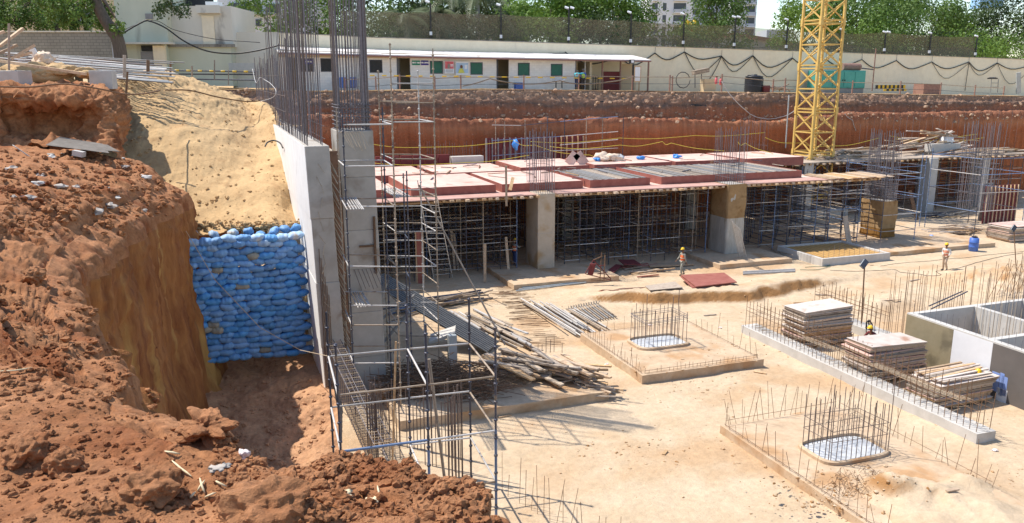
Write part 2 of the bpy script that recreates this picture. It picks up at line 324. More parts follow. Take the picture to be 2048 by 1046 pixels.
# rear cut face: strata by height, excavator tooth marks
def strata():
    m = bpy.data.materials.new('rear_cut'); m.use_nodes = True; n = m.node_tree.nodes; l = m.node_tree.links; b = n['Principled BSDF']
    b.inputs['Roughness'].default_value = 1; b.inputs['Specular IOR Level'].default_value = .1
    g = n.new('ShaderNodeNewGeometry'); rt = n.new('ShaderNodeMapping'); rt.inputs['Rotation'].default_value = (0, 0, -AA); l.new(g.outputs['Position'], rt.inputs[0])
    sp = n.new('ShaderNodeSeparateXYZ'); l.new(rt.outputs[0], sp.inputs[0])
    def nz(sc, st, d=6):
        mp = n.new('ShaderNodeMapping'); mp.inputs['Scale'].default_value = st; l.new(rt.outputs[0], mp.inputs[0])
        t = n.new('ShaderNodeTexNoise'); t.inputs['Scale'].default_value = sc; t.inputs['Detail'].default_value = d; t.inputs['Roughness'].default_value = .65; l.new(mp.outputs[0], t.inputs['Vector']); return t.outputs[0]
    def math_(op, a, b_):
        x = n.new('ShaderNodeMath'); x.operation = op
        for i, q in enumerate((a, b_)):
            if isinstance(q, (int, float)): x.inputs[i].default_value = q
            else: l.new(q, x.inputs[i])
        return x.outputs[0]
    zt = math_('ADD', sp.outputs[2], math_('MULTIPLY', sp.outputs[0], 0.009))      # bank top falls to the right
    zz = math_('ADD', zt, math_('MULTIPLY', math_('SUBTRACT', nz(.25, (1, 1, 1.5), 5), .5), 1.6))
    mr = n.new('ShaderNodeMapRange'); mr.inputs['From Min'].default_value = 4; mr.inputs['From Max'].default_value = 11.6; l.new(zz, mr.inputs[0])
    rp = n.new('ShaderNodeValToRGB'); cr = rp.color_ramp; l.new(mr.outputs[0], rp.inputs[0])
    cr.elements[0].position = 0; cr.elements[0].color = (.36, .125, .055, 1); cr.elements[1].position = 1; cr.elements[1].color = (.40, .25, .16, 1)
    for p, c in ((.45, (.38, .125, .055)), (.56, (.44, .19, .10)), (.62, (.34, .135, .075)), (.74, (.32, .15, .09)), (.80, (.19, .125, .095)), (.84, (.33, .195, .13)), (.92, (.38, .245, .165))):
        e = cr.elements.new(p); e.color = (*c, 1)
    v = nz(2.2, (1.5, .2, .10)); mr2 = n.new('ShaderNodeMapRange'); mr2.inputs['From Min'].default_value = .3; mr2.inputs['From Max'].default_value = .7; mr2.inputs['To Min'].default_value = .78; mr2.inputs['To Max'].default_value = 1.2; l.new(v, mr2.inputs[0])
    mx = n.new('ShaderNodeMixRGB'); mx.blend_type = 'MULTIPLY'; mx.inputs[0].default_value = 1; l.new(rp.outputs[0], mx.inputs[1]); l.new(mr2.outputs[0], mx.inputs[2])
    sp2 = nz(2.5, (1, 1, 1), 7); r2 = n.new('ShaderNodeValToRGB'); r2.color_ramp.elements[0].position = .64; r2.color_ramp.elements[1].position = .70; l.new(sp2, r2.inputs[0])
    mx2 = n.new('ShaderNodeMixRGB'); l.new(r2.outputs[0], mx2.inputs[0]); l.new(mx.outputs[0], mx2.inputs[1]); mx2.inputs[2].default_value = (.48, .30, .20, 1)
    l.new(mx2.outputs[0], b.inputs['Base Color'])
    bp = n.new('ShaderNodeBump'); bp.inputs['Distance'].default_value = .25; bp.inputs['Strength'].default_value = 1
    l.new(math_('ADD', math_('MULTIPLY', v, .6), nz(3, (1, 1, 1), 8)), bp.inputs['Height']); l.new(bp.outputs[0], b.inputs['Normal'])
    return m
M['rear_cut'] = strata()
# ---------------------------------------------------------------- terrain
def cr_interp(P, n):      # Catmull-Rom along axis 0, n samples per cell
    P = np.asarray(P, float); k = P.shape[0]
    Q = np.concatenate([2*P[:1]-P[1:2], P, 2*P[-1:]-P[-2:-1]]); out = []
    for i in range(k-1):
        p0, p1, p2, p3 = Q[i], Q[i+1], Q[i+2], Q[i+3]
        nn = n[i] if isinstance(n, (list, tuple)) else n
        for j in range(nn):
            t = j/nn; out.append(.5*((2*p1)+(-p0+p2)*t+(2*p0-5*p1+4*p2-p3)*t*t+(-p0+3*p1-3*p2+p3)*t**3))
    out.append(P[-1]); return np.array(out)
def loft(name, rows, nr, ncol, mats, disp=None, matfn=None):
    # rows: list of lists of points; nr samples between rows, ncol between columns
    A = np.array([[tuple(p) for p in r] for r in rows])
    A = cr_interp(A, nr); A = np.transpose(cr_interp(np.transpose(A, (1, 0, 2)), ncol), (1, 0, 2))
    h, w = A.shape[:2]
    if disp:
        du = np.gradient(A, axis=1); dv = np.gradient(A, axis=0); N = np.cross(du, dv); ln = np.linalg.norm(N, axis=2, keepdims=True); N = N/np.maximum(ln, 1e-9)
        B = A.copy()
        for i in range(h):
            for j in range(w):
                B[i, j] += N[i, j]*disp(A[i, j], i/(h-1), j/(w-1))
        A = B
    me = bpy.data.meshes.new(name); V = A.reshape(-1, 3)
    idx = np.arange(h*w).reshape(h, w); F = np.stack([idx[:-1, :-1], idx[:-1, 1:], idx[1:, 1:], idx[1:, :-1]], -1).reshape(-1, 4)
    me.from_pydata(V.tolist(), [], F.tolist())
    for m in (mats if isinstance(mats, list) else [mats]): me.materials.append(m)
    if matfn: me.polygons.foreach_set('material_index', [matfn(i/(h-1), j/(w-1)) for i in range(h-1) for j in range(w-1)])
    me.polygons.foreach_set('use_smooth', [True]*len(me.polygons)); me.update()
    o = bpy.data.objects.new(name, me); C.objects.link(o); return o
# excavation floor
def floor():
    us = np.concatenate([np.linspace(-14, 3, 40), np.linspace(3.15, 50, 300), np.linspace(50.6, 125, 110)])
    vs = np.concatenate([np.linspace(2, 10, 12), np.linspace(10.15, 48, 262), np.linspace(48.6, 72, 40)])
    V = []
    for v in vs:
        for u in us:
            p = L(u, v); z = gh(p.x, p.y)+0.018*fbm(p.x, p.y, 7, 2.2, 3)
            if 15 < u < 42 and 33 < v < 46: z += 0.05*fbm(p.x, p.y, 3, 2.0, 4)*ss(0.05, .4, z)
            V.append((p.x, p.y, z))
    h, w = len(vs), len(us); idx = np.arange(h*w).reshape(h, w)
    F = np.stack([idx[:-1, :-1], idx[:-1, 1:], idx[1:, 1:], idx[1:, :-1]], -1).reshape(-1, 4)
    me = bpy.data.meshes.new('pit_floor'); me.from_pydata(V, [], F.tolist()); me.materials.append(M['floor'])
    me.polygons.foreach_set('use_smooth', [True]*len(me.polygons)); me.update()
    o = bpy.data.objects.new('pit_floor', me); C.objects.link(o); struct(o)
floor()
# floor colour: fine tan blotches plus brown cut on the ledge (steeper ground is raw soil)
def floor_mat():
    m = M['floor']; n = m.node_tree.nodes; l = m.node_tree.links; b = n['Principled BSDF']
    src = b.inputs['Base Color'].links[0].from_socket
    g = n.new('ShaderNodeNewGeometry'); s = n.new('ShaderNodeSeparateXYZ'); l.new(g.outputs['Normal'], s.inputs[0])
    r = n.new('ShaderNodeValToRGB'); r.color_ramp.elements[0].position = .72; r.color_ramp.elements[0].color = (1, 1, 1, 1); r.color_ramp.elements[1].position = .94; r.color_ramp.elements[1].color = (0, 0, 0, 1)
    l.new(s.outputs[2], r.inputs[0]); mx = n.new('ShaderNodeMixRGB'); l.new(r.outputs[0], mx.inputs[0]); l.new(src, mx.inputs[1]); mx.inputs[2].default_value = (.33, .17, .065, 1)
    l.new(mx.outputs[0], b.inputs['Base Color'])
floor_mat()
# near bank: stations along the lip, right to left / near to far;  (lip, inner, near)
ST = [((1085, 1130, 4.5), (1110, 1400, 3.4), (1150, 1900, 2.3)), ((1000, 1040, 4.9), (985, 1180, 3.9), (950, 1700, 2.6)), ((925, 985, 5.2), (880, 1100, 4.3), (800, 1600, 2.7)),
      ((800, 968, 5.4), (740, 1080, 4.4), (620, 1500, 2.8)), ((690, 925, 5.7), (610, 1040, 4.6), (440, 1450, 3.0)), ((560, 908, 6.0), (470, 1010, 4.8), (280, 1350, 3.2)),
      ((470, 890, 6.4), (350, 970, 5.1), (100, 1250, 3.4)), ((385, 872, 6.8), (240, 915, 5.5), (-100, 1130, 3.9)), ((290, 812, 7.8), (140, 850, 6.3), (-250, 1000, 4.6)),
      ((222, 735, 9.2), (60, 760, 7.6), (-350, 850, 5.6)), ((172, 655, 11), (0, 660, 9.2), (-400, 720, 7)), ((150, 585, 13.3), (-10, 565, 11.8), (-400, 600, 9)),
      ((157, 535, 16.5), (10, 488, 15.2), (-350, 480, 12)), ((200, 505, 20), (70, 440, 19.2), (-300, 400, 17)), ((262, 452, 25), (150, 385, 24.2), (-200, 350, 22)),
      ((335, 408, 29.5), (235, 358, 28.7), (-120, 320, 27)), ((366, 398, 31.6), (262, 340, 31.2), (-40, 303, 30.6)), ((366, 388, 33.2), (250, 318, 33), (-60, 292, 32.8)), ((350, 400, 35.5), (210, 330, 35.5), (-100, 300, 35.5))]
def bank():
    rows = [[] for _ in range(9)]
    for i, (a, b, c) in enumerate(ST):
        lip = D(*a); inn = D(*b); nr = D(*c)
        j = max(0, i-1); k = min(len(ST)-1, i+1); d = D(*ST[k][0])-D(*ST[j][0]); d.z = 0; d.normalize(); out = Vector((d.y, -d.x, 0))
        if i == 0: out = Vector((.9, -.2, 0))
        near = i < 11; sp = 2.6 if near else .55
        if i >= 17: out = Vector((.8, .55, 0)); sp = .5
        rows[0].append(lip+out*(sp+.5)+Vector((0, 0, -0.6-lip.z))); rows[1].append(lip+out*sp*.8+Vector((0, 0, (-.6-lip.z)*.62)))
        rows[2].append(lip+out*sp*.42+Vector((0, 0, (-.6-lip.z)*.25))); rows[3].append(lip+out*.16+Vector((0, 0, -.45)))
        rows[4].append(lip); rows[5].append(lip.lerp(inn, .35)+Vector((0, 0, .03))); rows[6].append(inn); rows[7].append(nr); far = nr-out*15 if i else nr+Vector((-2, -9, 0)); far.z = max(min(far.z, 10.6), 9.0) if i < 12 else far.z; rows[8].append(far)
    NRW = 6+20+20+6+26+34+40+14; AT = 80.6/NRW; AM = 45.6/NRW
    def disp(p, a, b):
        x, y, z = p; dist = math.hypot(x, y); top = a > AT
        e = .5 if top else 1
        if not top:
            fr = ss(0, .25, AT-a)
            g = .18*noise.fractal(Vector((x*.7, y*.7, z*.12)), 1, 2, 4)+.09*noise.fractal(Vector((x*2.5, y*2.5, z*.35)), 1, 2, 3)
            return (g*2.0+.10*noise.fractal(Vector((x*3, y*3, z*3)), 1, 2, 3))*(.3+.7*fr)
        r = noise.fractal(Vector((x*1.1, y*1.1, z*1.1)), 1, 2, 3)*.16
        r += abs(noise.fractal(Vector((x*2.6, y*2.6, z*2.6+4)), .9, 2, 5))*.055
        sx, sy = x*.9+y*.436, -x*.436+y*.9
        if dist > 8: r += (.045+.09*ss(8, 13, dist))*noise.fractal(Vector((sx*.35, sy*3.0, 2.5)), .8, 2, 4)+.03*noise.fractal(Vector((sx*.8, sy*9, 4.5)), .8, 2, 3)
        if dist < 14: 
            t = noise.voronoi(Vector((x*5.5, y*5.5, z*5.5)))[0]; r += (.32-min(t[0], .6))*.020
            t = noise.voronoi(Vector((x*19, y*19, z*19)))[0]; r += (.3-min(t[0], .6))*.024; r += .02*noise.fractal(Vector((x*14, y*14, z*14)), .8, 2, 3)
        return r*min(1, .35+dist/16)-.04
    o = loft('earth_bank', rows, [6, 20, 20, 6, 26, 34, 40, 14], [24, 34, 34, 34, 34, 34, 34, 34, 34, 30, 30, 26, 26, 26, 26, 20, 12, 8], [M['cutface'], M['earth']], disp, lambda a, b: 0 if a < AM else 1)
    struct(o)
    # raw clods fallen on the bank
    return o
BK = bank()
def sample_surface(o, px0, px1, py0, py1, n, rr=R):
    # random points of a terrain surface inside a picture window
    out = []; guard = 0
    while len(out) < n:
        px = rr.uniform(px0, px1); py = rr.uniform(py0, py1); d = Vector(ray(px, py)).normalized()
        ok, loc, nor, _ = o.ray_cast(Vector((0, 0, HC))-o.location, d)
        out.append((loc+o.location, nor) if ok else None); guard += 1
        if guard > n*20: break
    return [q for q in out if q]
_ico = {}
def ico(sub):
    if sub not in _ico:
        b = bmesh.new(); bmesh.ops.create_icosphere(b, subdivisions=sub, radius=1); _ico[sub] = ([v.co.copy() for v in b.verts], [tuple(v.index for v in f.verts) for f in b.faces]); b.free()
    return _ico[sub]
def clod(mb, p, r, sub=2, rough=.5, flat=.75, sd=None, mi=0):
    vs, fs = ico(sub); sd = R.uniform(0, 99) if sd is None else sd; q = Matrix.Rotation(R.uniform(0, 6.28), 3, 'Z')
    sx, sy = R.uniform(.75, 1.2), R.uniform(.75, 1.2); out = []
    for v in vs:
        k = 1+rough*noise.fractal(v*1.6+Vector((sd, sd, sd)), 1, 2, 3)
        w = Vector((v.x*sx, v.y*sy, v.z*flat))*r*k; out.append(p+q@w)
    mb.add(out, fs, mi)
S.view_layers[0].update()
def scatter(name, o, win, n, r0, r1, m, label, sub=1, cat=None, power=2.2):
    mb = MB()
    for (p, nr) in sample_surface(o, *win, n):
        if abs(nr.z) < .45: continue
        r = r0+(r1-r0)*R.random()**power; r *= 1 if p.length < 12 else 1.6
        clod(mb, p+nr*r*.25, r, sub=sub if r < r1*.5 else 2, rough=.7)
    ob = mb.build(name, m); tag(ob, label, cat or 'clods', kind='stuff'); return ob
scatter('loose_clods', BK, (430, 1010, 880, 1045), 2600, .006, .045, M['earth'], 'loose reddish earth clods along the near mound at the bottom of the picture', sub=1)
scatter('bank_crumbs', BK, (0, 430, 560, 1045), 1700, .005, .034, M['earth'], 'crumbled reddish soil lumps lying on the near left slope', sub=1, power=3)
scatter('slope_rubble', BK, (0, 370, 300, 470), 900, .012, .075, M['earth'], 'broken soil and rubble strewn over the upper left slope', sub=1)
for i, (px, py, r, lb) in enumerate(((412, 868, .19, 'dark red earth boulder perched on the lip in front of the yellow cut face'), (535, 1015, .27, 'large pale brown earth lump on the mound at the bottom centre left'),
      (740, 950, .075, 'angular earth lump on the mound below the blue scaffold post'), (885, 985, .06, 'earth lump on the mound just left of the front right scaffold post'), (640, 985, .07, 'crumbly earth lump on the mound right of the red and white litter'),
      (300, 990, .16, 'long low earth lump near the bottom left with a crack beside it'), (50, 900, .17, 'broad flat earth block at the lower left edge of the picture'), (70, 560, .2, 'earth boulder half way up the left slope'), (130, 940, .15, 'cracked red earth block low on the left slope'))):
    s = sample_surface(BK, px-2, px+2, py-2, py+2, 1)
    if not s: continue
    mb = MB(); clod(mb, s[0][0]+Vector((0, 0, r*(.3 if i not in (1, 6) else -.1))), r, sub=5, rough=.75 if i == 0 else .38, flat=.7 if i else .6, sd=i*3.3)
    tag(mb.build('earth_boulder', M['earth'], smooth=False), lb, 'earth lump', 'earth lumps on the near bank')
# dark recess cut behind the upper left slope
def recess():
    rows = [[D(x-1100 if k == 0 else x, y, Y) for k, (x, y, Y) in enumerate(((-121,)+r[0][1:],)+tuple(r))] for r in (
        [(-120, 310, 33), (0, 300, 33.2), (90, 292, 33.6), (170, 300, 34), (228, 312, 33.0), (238, 330, 34.5)],
        [(-120, 270, 34.2), (0, 268, 34.6), (90, 262, 35.4), (170, 266, 35.4), (222, 278, 34.4), (250, 290, 36.5)],
        [(-120, 225, 34.2), (0, 222, 34.8), (90, 222, 35.6), (170, 224, 35.6), (228, 240, 35.4), (258, 245, 39)],
        [(-120, 196, 33.9), (0, 196, 34.4), (90, 200, 34.9), (170, 203, 35), (225, 218, 36), (256, 215, 41)],
        [(-120, 184, 34.6), (0, 182, 35), (90, 178, 36), (170, 180, 36.5), (222, 190, 38.5), (250, 195, 44)],
        [(-120, 172, 40), (0, 170, 40), (90, 168, 41), (170, 170, 42), (222, 176, 43), (245, 180, 48)],
        [(-120, 166, 50), (0, 166, 50), (90, 166, 50), (170, 167, 50), (222, 170, 50), (245, 173, 54)])]
    def disp(p, a, b):
        x, y, z = p; k = 1 if a < .75 else .4
        return k*(.35*noise.fractal(Vector((x*.8, y*.8, z*.5)), 1, 2, 4)+.22*noise.fractal(Vector((x*2.6, y*2.6, z*2.6)), 1, 2, 3))
    struct(loft('earth_cut', rows, 24, 26, [M['earth']], disp))
recess()
# upper ground behind the rear bank and on the far left
BTOP = [(430, 177), (560, 183), (750, 181), (1000, 178), (1340, 183), (1700, 187), (2048, 192), (2500, 200)]
VB = 66.0
BU = [UV(PV(x, y, VB)) + (PV(x, y, VB)[2],) for x, y in BTOP]
BZ = [(-30, 11.35)]+[(a[0], a[2]) for a in BU]+[(150, 9.6)]
def zb(u): return lerp(BZ, u)
def upper():
    V = []; F = []; us = list(np.linspace(-80, 150, 120)); vs = [66.0, 66.4, 68, 70, 73, 80, 100, 160, 300, 1200]
    for v in vs:
        for u in us:
            p = L(u, v); V.append((p.x, p.y, zb(u)-(.02 if v == 66 else 0)+.06*fbm(p.x, p.y, 0, .6, 3)))
    w = len(us)
    for i in range(len(vs)-1):
        for j in range(w-1): F.append((i*w+j, i*w+j+1, (i+1)*w+j+1, (i+1)*w+j))
    k = len(V); us2 = list(np.linspace(-80, -10, 40)); vs2 = list(np.linspace(44, 66, 16)); w2 = len(us2)
    for v in vs2:
        for u in us2: p = L(u, v); V.append((p.x, p.y, 11.3+.08*fbm(p.x, p.y, 0, .5, 3)))
    for i in range(len(vs2)-1):
        for j in range(w2-1): F.append((k+i*w2+j, k+i*w2+j+1, k+(i+1)*w2+j+1, k+(i+1)*w2+j))
    me = bpy.data.meshes.new('ground'); me.from_pydata(V, [], F); me.materials.append(M['sand']); me.update()
    o = bpy.data.objects.new('ground', me); C.objects.link(o); struct(o)
upper()
def rear_bank():
    us = list(np.linspace(-12, 125, 30)); rows = [[], [], [], [], [], [], []]
    bench = [(430, 228), (750, 236), (1000, 241), (1340, 238), (1420, 243), (1500, 248), (1560, 240), (1700, 228), (2048, 224), (2500, 228)]
    bz = [(-30, 8.4)]+[(UV(PV(x, y, 64.9))[0], PV(x, y, 64.9)[2]) for x, y in bench]
    for u in us:
        z = zb(u); b = lerp(bz, u)
        rows[0].append(L(u, 63.6, -.4)); rows[1].append(L(u, 64.0, b*.5)); rows[2].append(L(u, 64.2, b-.25)); rows[3].append(L(u, 65.1, b+.15))
        rows[4].append(L(u, 65.4, (z+b)/2+.1)); rows[5].append(L(u, 65.75, z-.5)); rows[6].append(L(u, 66.1, z+.01))
    def disp(p, a, b):
        x, y, z = p
        if a > .97: return 0
        return .16*noise.fractal(Vector((x*.35, y*.35, z*.5)), 1, 2, 4)+.12*noise.fractal(Vector((x*1.6, y*1.6, z*1.6)), .8, 2, 4)+(.09*noise.fractal(Vector((x*4, y*4, z*4)), .7, 2, 2) if a > .5 else 0)+(.10*noise.fractal(Vector((x*2.2, y*2.2, z*.1)), 1, 2, 3) if a < .45 else 0)
    o = loft('rear_bank', rows, [8, 12, 8, 12, 14, 6], 30, [M['rear_cut']], disp); struct(o); return o
RB = rear_bank(); S.view_layers[0].update()
def rear_rubble():
    mb = MB(); rr = random.Random(77)
    for i in range(1500):
        t = rr.random(); px = rr.uniform(430, 2060); d = Vector(ray(px, rr.choice([rr.gauss(184, 5), rr.gauss(234, 4), rr.uniform(185, 232)]))).normalized(); ok, loc, nor, _ = RB.ray_cast(Vector((0, 0, HC)), d)
        if ok: clod(mb, loc, .04+.2*rr.random()**4, 1, .7)
    tag(mb.build('rear_rubble', M['rock_tan']), 'tan stones and soil lumps along the edge and bench of the rear cut', 'rubble', kind='stuff')
# sand heap
def sandheap():
    def w(x, y): return PU(x, y, 3.42)
    rows = [[D(330, 470, 33.2), D(372, 462, 33.6), D(430, 460, 33.7), D(490, 458, 33.7), D(550, 456, 33.6), w(604, 453)],
            [D(300, 430, 35), D(350, 420, 35.2), D(420, 415, 35.3), D(485, 410, 35.4), D(545, 405, 35.6), w(591, 405)],
            [D(205, 385, 36.4), D(270, 368, 37.0), D(370, 350, 37.6), D(460, 342, 38.1), D(530, 335, 39), w(578, 330)],
            [D(195, 320, 38.2), D(265, 290, 39.4), D(355, 270, 40.5), D(445, 265, 41.5), D(515, 272, 43.2), w(565, 265)],
            [D(205, 245, 40.5), D(270, 215, 42.2), D(350, 205, 43.6), D(430, 210, 45), D(500, 222, 48), w(556, 228)],
            [D(212, 172, 43.5), D(262, 152, 45.6), D(335, 148, 47), D(400, 166, 48), D(468, 196, 50), w(540, 210)],
            [D(214, 171, 46), D(265, 166, 49), D(335, 163, 51), D(396, 176, 52.5), D(460, 205, 54), D(520, 225, 60)]]
    def disp(p, a, b):
        x, y, z = p; edge = ss(0, .06, 1-b)
        top = ss(.45, .85, a)
        r = .28*noise.fractal(Vector((x*.35, y*.35, z*.35)), 1, 2, 3)
        lump = max(0, noise.fractal(Vector((x*1.7, y*1.7, z*1.7+3)), 1, 2, 4))
        r += lump*(.02+.11*top)+(.02+.035*top)*noise.fractal(Vector((x*4, y*4, z*4)), .8, 2, 4)
        rill = noise.fractal(Vector((x*2.4+y*.3, y*.25, z*.25)), 1, 2, 2)*.035
        return (r+rill)*edge
    o = loft('sand_heap', rows, [14, 26, 30, 30, 26, 10], 52, [M['sand']], disp); struct(o); return o
SH = sandheap(); S.view_layers[0].update()
scatter('sand_lumps', SH, (230, 600, 160, 460), 1100, .01, .055, M['sand'], 'crumbs and lumps of damp sand scattered down the sand heap', sub=1, cat='sand lumps', power=6)
mb = MB()
for i in range(500):
    px = 385+R.random()*215; py = 452+R.gauss(0, 5); p = D(px, py, 33.55+R.random()*.3); clod(mb, p, .02+.09*R.random()**2, 1, .7)
tag(mb.build('spilled_sand', M['sand']), 'spilled sand lumps along the top of the blue sandbag wall', 'sand lumps', kind='stuff')
# gravel heap behind, by the far end of the wall
mb = MB(); k = []
for i in range(26):
    for j in range(26):
        x = (j/25-.5)*2; y = (i/25-.5)*2; r = math.hypot(x, y); base = PV(462, 182, 61); base.z = 8.6
        h = max(0, 1-r)*2.35; k.append(base+Vector((x*4.2, y*3.2, h+.10*fbm(x, y, 0, 4, 3)*(1 if r < 1 else 0))))
mb.v = [tuple(q) for q in k]; mb.f = [(i*26+j, i*26+j+1, (i+1)*26+j+1, (i+1)*26+j) for i in range(25) for j in range(25)]; mb.m = [0]*len(mb.f)
struct(mb.build('sand_heap', M['sand'], smooth=True))
# dirt slope and hole below the sandbag wall
rows = [[D(x, y, Y) for x, y, Y in r] for r in (
    [(330, 695, 34), (400, 700, 34), (470, 706, 33.9), (540, 706, 33.9), (600, 703, 33.7), (654, 702, 33.4)],
    [(330, 722, 32.2), (405, 728, 32.4), (480, 735, 32.3), (545, 732, 32.2), (600, 726, 32.1), (660, 726, 31.8)],
    [(330, 800, 29.2), (410, 790, 29.7), (480, 795, 29.5), (540, 790, 29.5), (590, 785, 29.3), (668, 780, 29)],
    [(330, 850, 27.4), (420, 850, 27.4), (480, 852, 27.2), (540, 850, 27.4), (600, 850, 27.3), (675, 830, 27.2)],
    [(330, 930, 24.8), (430, 930, 24.8), (500, 930, 24.8), (560, 930, 24.8), (620, 925, 24.7), (678, 900, 24.9)],
    [(330, 1100, 20), (430, 1100, 20), (500, 1100, 20), (560, 1100, 20), (620, 1100, 20), (655, 1090, 20.3)])]
def dd(p, a, b):
    x, y, z = p; return .22*noise.fractal(Vector((x*.8, y*.8, z)), 1, 2, 4)+.06*noise.fractal(Vector((x*3.1, y*3.1, z*3)), 1, 2, 4)+.1
PD = struct(loft('dirt_slope', rows, 34, 34, [M['pitdirt']], dd)); S.view_layers[0].update()
scatter('pit_rubble', PD, (410, 650, 715, 930), 420, .012, .08, M['pitdirt'], 'brown rubble and soil lumps in the hole below the blue sandbags', sub=1)
# sandbags
def bag_mesh(k):
    rr = random.Random(k); V = []; F = []; a, b = 20, 12
    ox = rr.uniform(0, 50); sag = rr.uniform(-.06, .06)
    for i in range(a+1):
        t = i/a*2-1; w = (1-abs(t)**2.5)**.62; 
        for j in range(b):
            ph = 2*math.pi*j/b; y = math.cos(ph)*.23*(.45+.55*w) if abs(t) < .999 else math.cos(ph)*.06
            z = (abs(math.sin(ph))**.8*(1 if math.sin(ph) > 0 else -1))*.145*(w**.9 if abs(t) < .999 else .10)
            x = t*.34+sag*z; n = 1.15*noise.fractal(Vector((x*4+ox, y*4, z*4)), .8, 2, 4)
            wr = .012*math.sin(ph*5+ox+t*4)*abs(t)**2
            V.append((x, y*(1+.16*n)+wr, z*(1+.2*n)+.018*n+sag*t*.35))
    for i in range(a):
        for j in range(b): F.append((i*b+j, i*b+(j+1) % b, (i+1)*b+(j+1) % b, (i+1)*b+j))
    F.append(tuple(range(b))[::-1]); F.append(tuple(a*b+j for j in range(b)))
    return V, F
def bags():
    ms = {}
    for k in range(9):
        V, F = bag_mesh(k)
        for mn in ('bag', 'bag_dirty', 'bag_pale'):
            me = bpy.data.meshes.new('sandbag'); me.from_pydata(V, [], F); me.materials.append(M[mn]); me.polygons.foreach_set('use_smooth', [True]*len(F)); me.update(); ms[k, mn] = me
    pR0, pR1 = PU(606, 456, 3.22), PU(624, 708, 3.22)
    vf = UV(D(500, 600, 33))[1]
    ztop = 5.97; zbot = .98; nrow = 21; h = (ztop-zbot)/nrow
    for r in range(nrow):
        z = zbot+h*(r+.5); lean = .03*(r/nrow)
        pl = D(372+33*(1-(r/nrow)), 460+(708-460)*(1-r/nrow), 33); ul = UV(pl)[0]-.35; u = 3.33-.028*z-(.30 if r % 2 else .02); n = 0
        while u > ul:
            n += 1; w = R.uniform(.42, .62)
            uc = u-w/2; t = R.random(); top = r >= nrow-2
            mn = 'bag_pale' if (top and t < .33) or (r == nrow-3 and t < .1) else ('bag_dirty' if t > .975 or (r in (10, 14) and t > .86) else 'bag')  # paler blue kept to the top courses
            o = bpy.data.objects.new('sandbag', ms[R.randrange(9), mn]); C.objects.link(o)
            sagz = -.05*math.sin((uc-ul)/(3.3-ul)*math.pi)*(1-r/nrow)
            o.location = L(uc, 33.35-.25+ (.0 if not top else -.02)+lean*4*0.4+R.uniform(-.035, .035)+(3.3-uc)*.02, z+R.uniform(-.03, .03)+.035*math.sin(uc*2.3+r*.6)+sagz+(.03*math.sin(uc*2) if top else 0))
            o.rotation_euler = (R.uniform(-.08, .08)-.05, R.uniform(-.17, .17)+(R.uniform(-.3, .3) if R.random() < .15 else 0), AA+R.uniform(-.12, .12))
            o.scale = (w/.60*1.10, 1.1, h/.225*R.uniform(.98, 1.14))
            kind = {'bag': 'blue', 'bag_dirty': 'soil stained tan', 'bag_pale': 'sun bleached pale blue'}[mn]
            tag(o, f"{kind} sandbag, {nth(nrow-r)} course from the top, {nth(n)} from the concrete wall", 'sandbag', 'sandbags stacked between the earth bank and the concrete wall')
            u -= w*.94
    # bunched necks of the top row
    for i, (px, py) in enumerate(((497, 463), (520, 470), (548, 462), (570, 458), (592, 457), (385, 468), (428, 470), (466, 466))):
        p = D(px, py, 33.2); k, mn = R.randrange(9), 'bag' if i < 5 else 'bag_pale'
        o = bpy.data.objects.new('sandbag', ms[k, mn]); C.objects.link(o); o.location = p
        o.rotation_euler = (R.uniform(-.4, .4), R.uniform(-.5, .5), AA+R.uniform(-.9, .9)); o.scale = (.62, .95, 1.05)
        tag(o, f"crumpled {'blue' if i < 5 else 'pale'} sandbag loose on top of the wall, {nth(sorted([497,520,548,570,592,385,428,466]).index(px)+1)} from left", 'sandbag', 'loose sandbags on top of the wall')
bags()

rear_rubble()
# ---------------------------------------------------------------- retaining wall with its end pier, big pier
def slab_stack(name, label, cat, u0, u1, v0, v1, zs, m, off=.006, lean=0.0, face=None):
    t = thing(name, label, cat, L((u0+u1)/2, v0, zs[0]))
    for i, (a, b) in enumerate(zip(zs, zs[1:])):
        e = off*(i % 2)
        b -= .004; la, lb2 = -lean*a, -lean*b
        MB().hexa([L(u0-e+la, v0-e, a), L(u1+e+la, v0-e, a), L(u1+e+la, v1, a), L(u0-e+la, v1, a), L(u0-e+lb2, v0-e, b), L(u1+e+lb2, v0-e, b), L(u1+e+lb2, v1, b), L(u0-e+lb2, v1, b)]).build('pour_lift', m, t, bevel=.02)
        if face: MB().hexa([L(u0-e-.016+la, v0+.04, a), L(u0-e-.004+la, v0+.04, a), L(u0-e-.004+la, v1, a), L(u0-e-.016+la, v1, a), L(u0-e-.016+lb2, v0+.04, b), L(u0-e-.004+lb2, v0+.04, b), L(u0-e-.004+lb2, v1, b), L(u0-e-.016+lb2, v1, b)]).build('left_face', face, t)  # thin slab in a paler colour imitates the sunlit side
    return t
RW = slab_stack('retaining_wall', 'long grey concrete retaining wall holding back the sand heap, left face sunlit', 'retaining wall', 3.40, 4.20, 30.0, 62, [-.3, 2.1, 4.6, 7.0, 9.62], M['concrete'], lean=.028, face=M['concrete_sunlit'], off=.022)
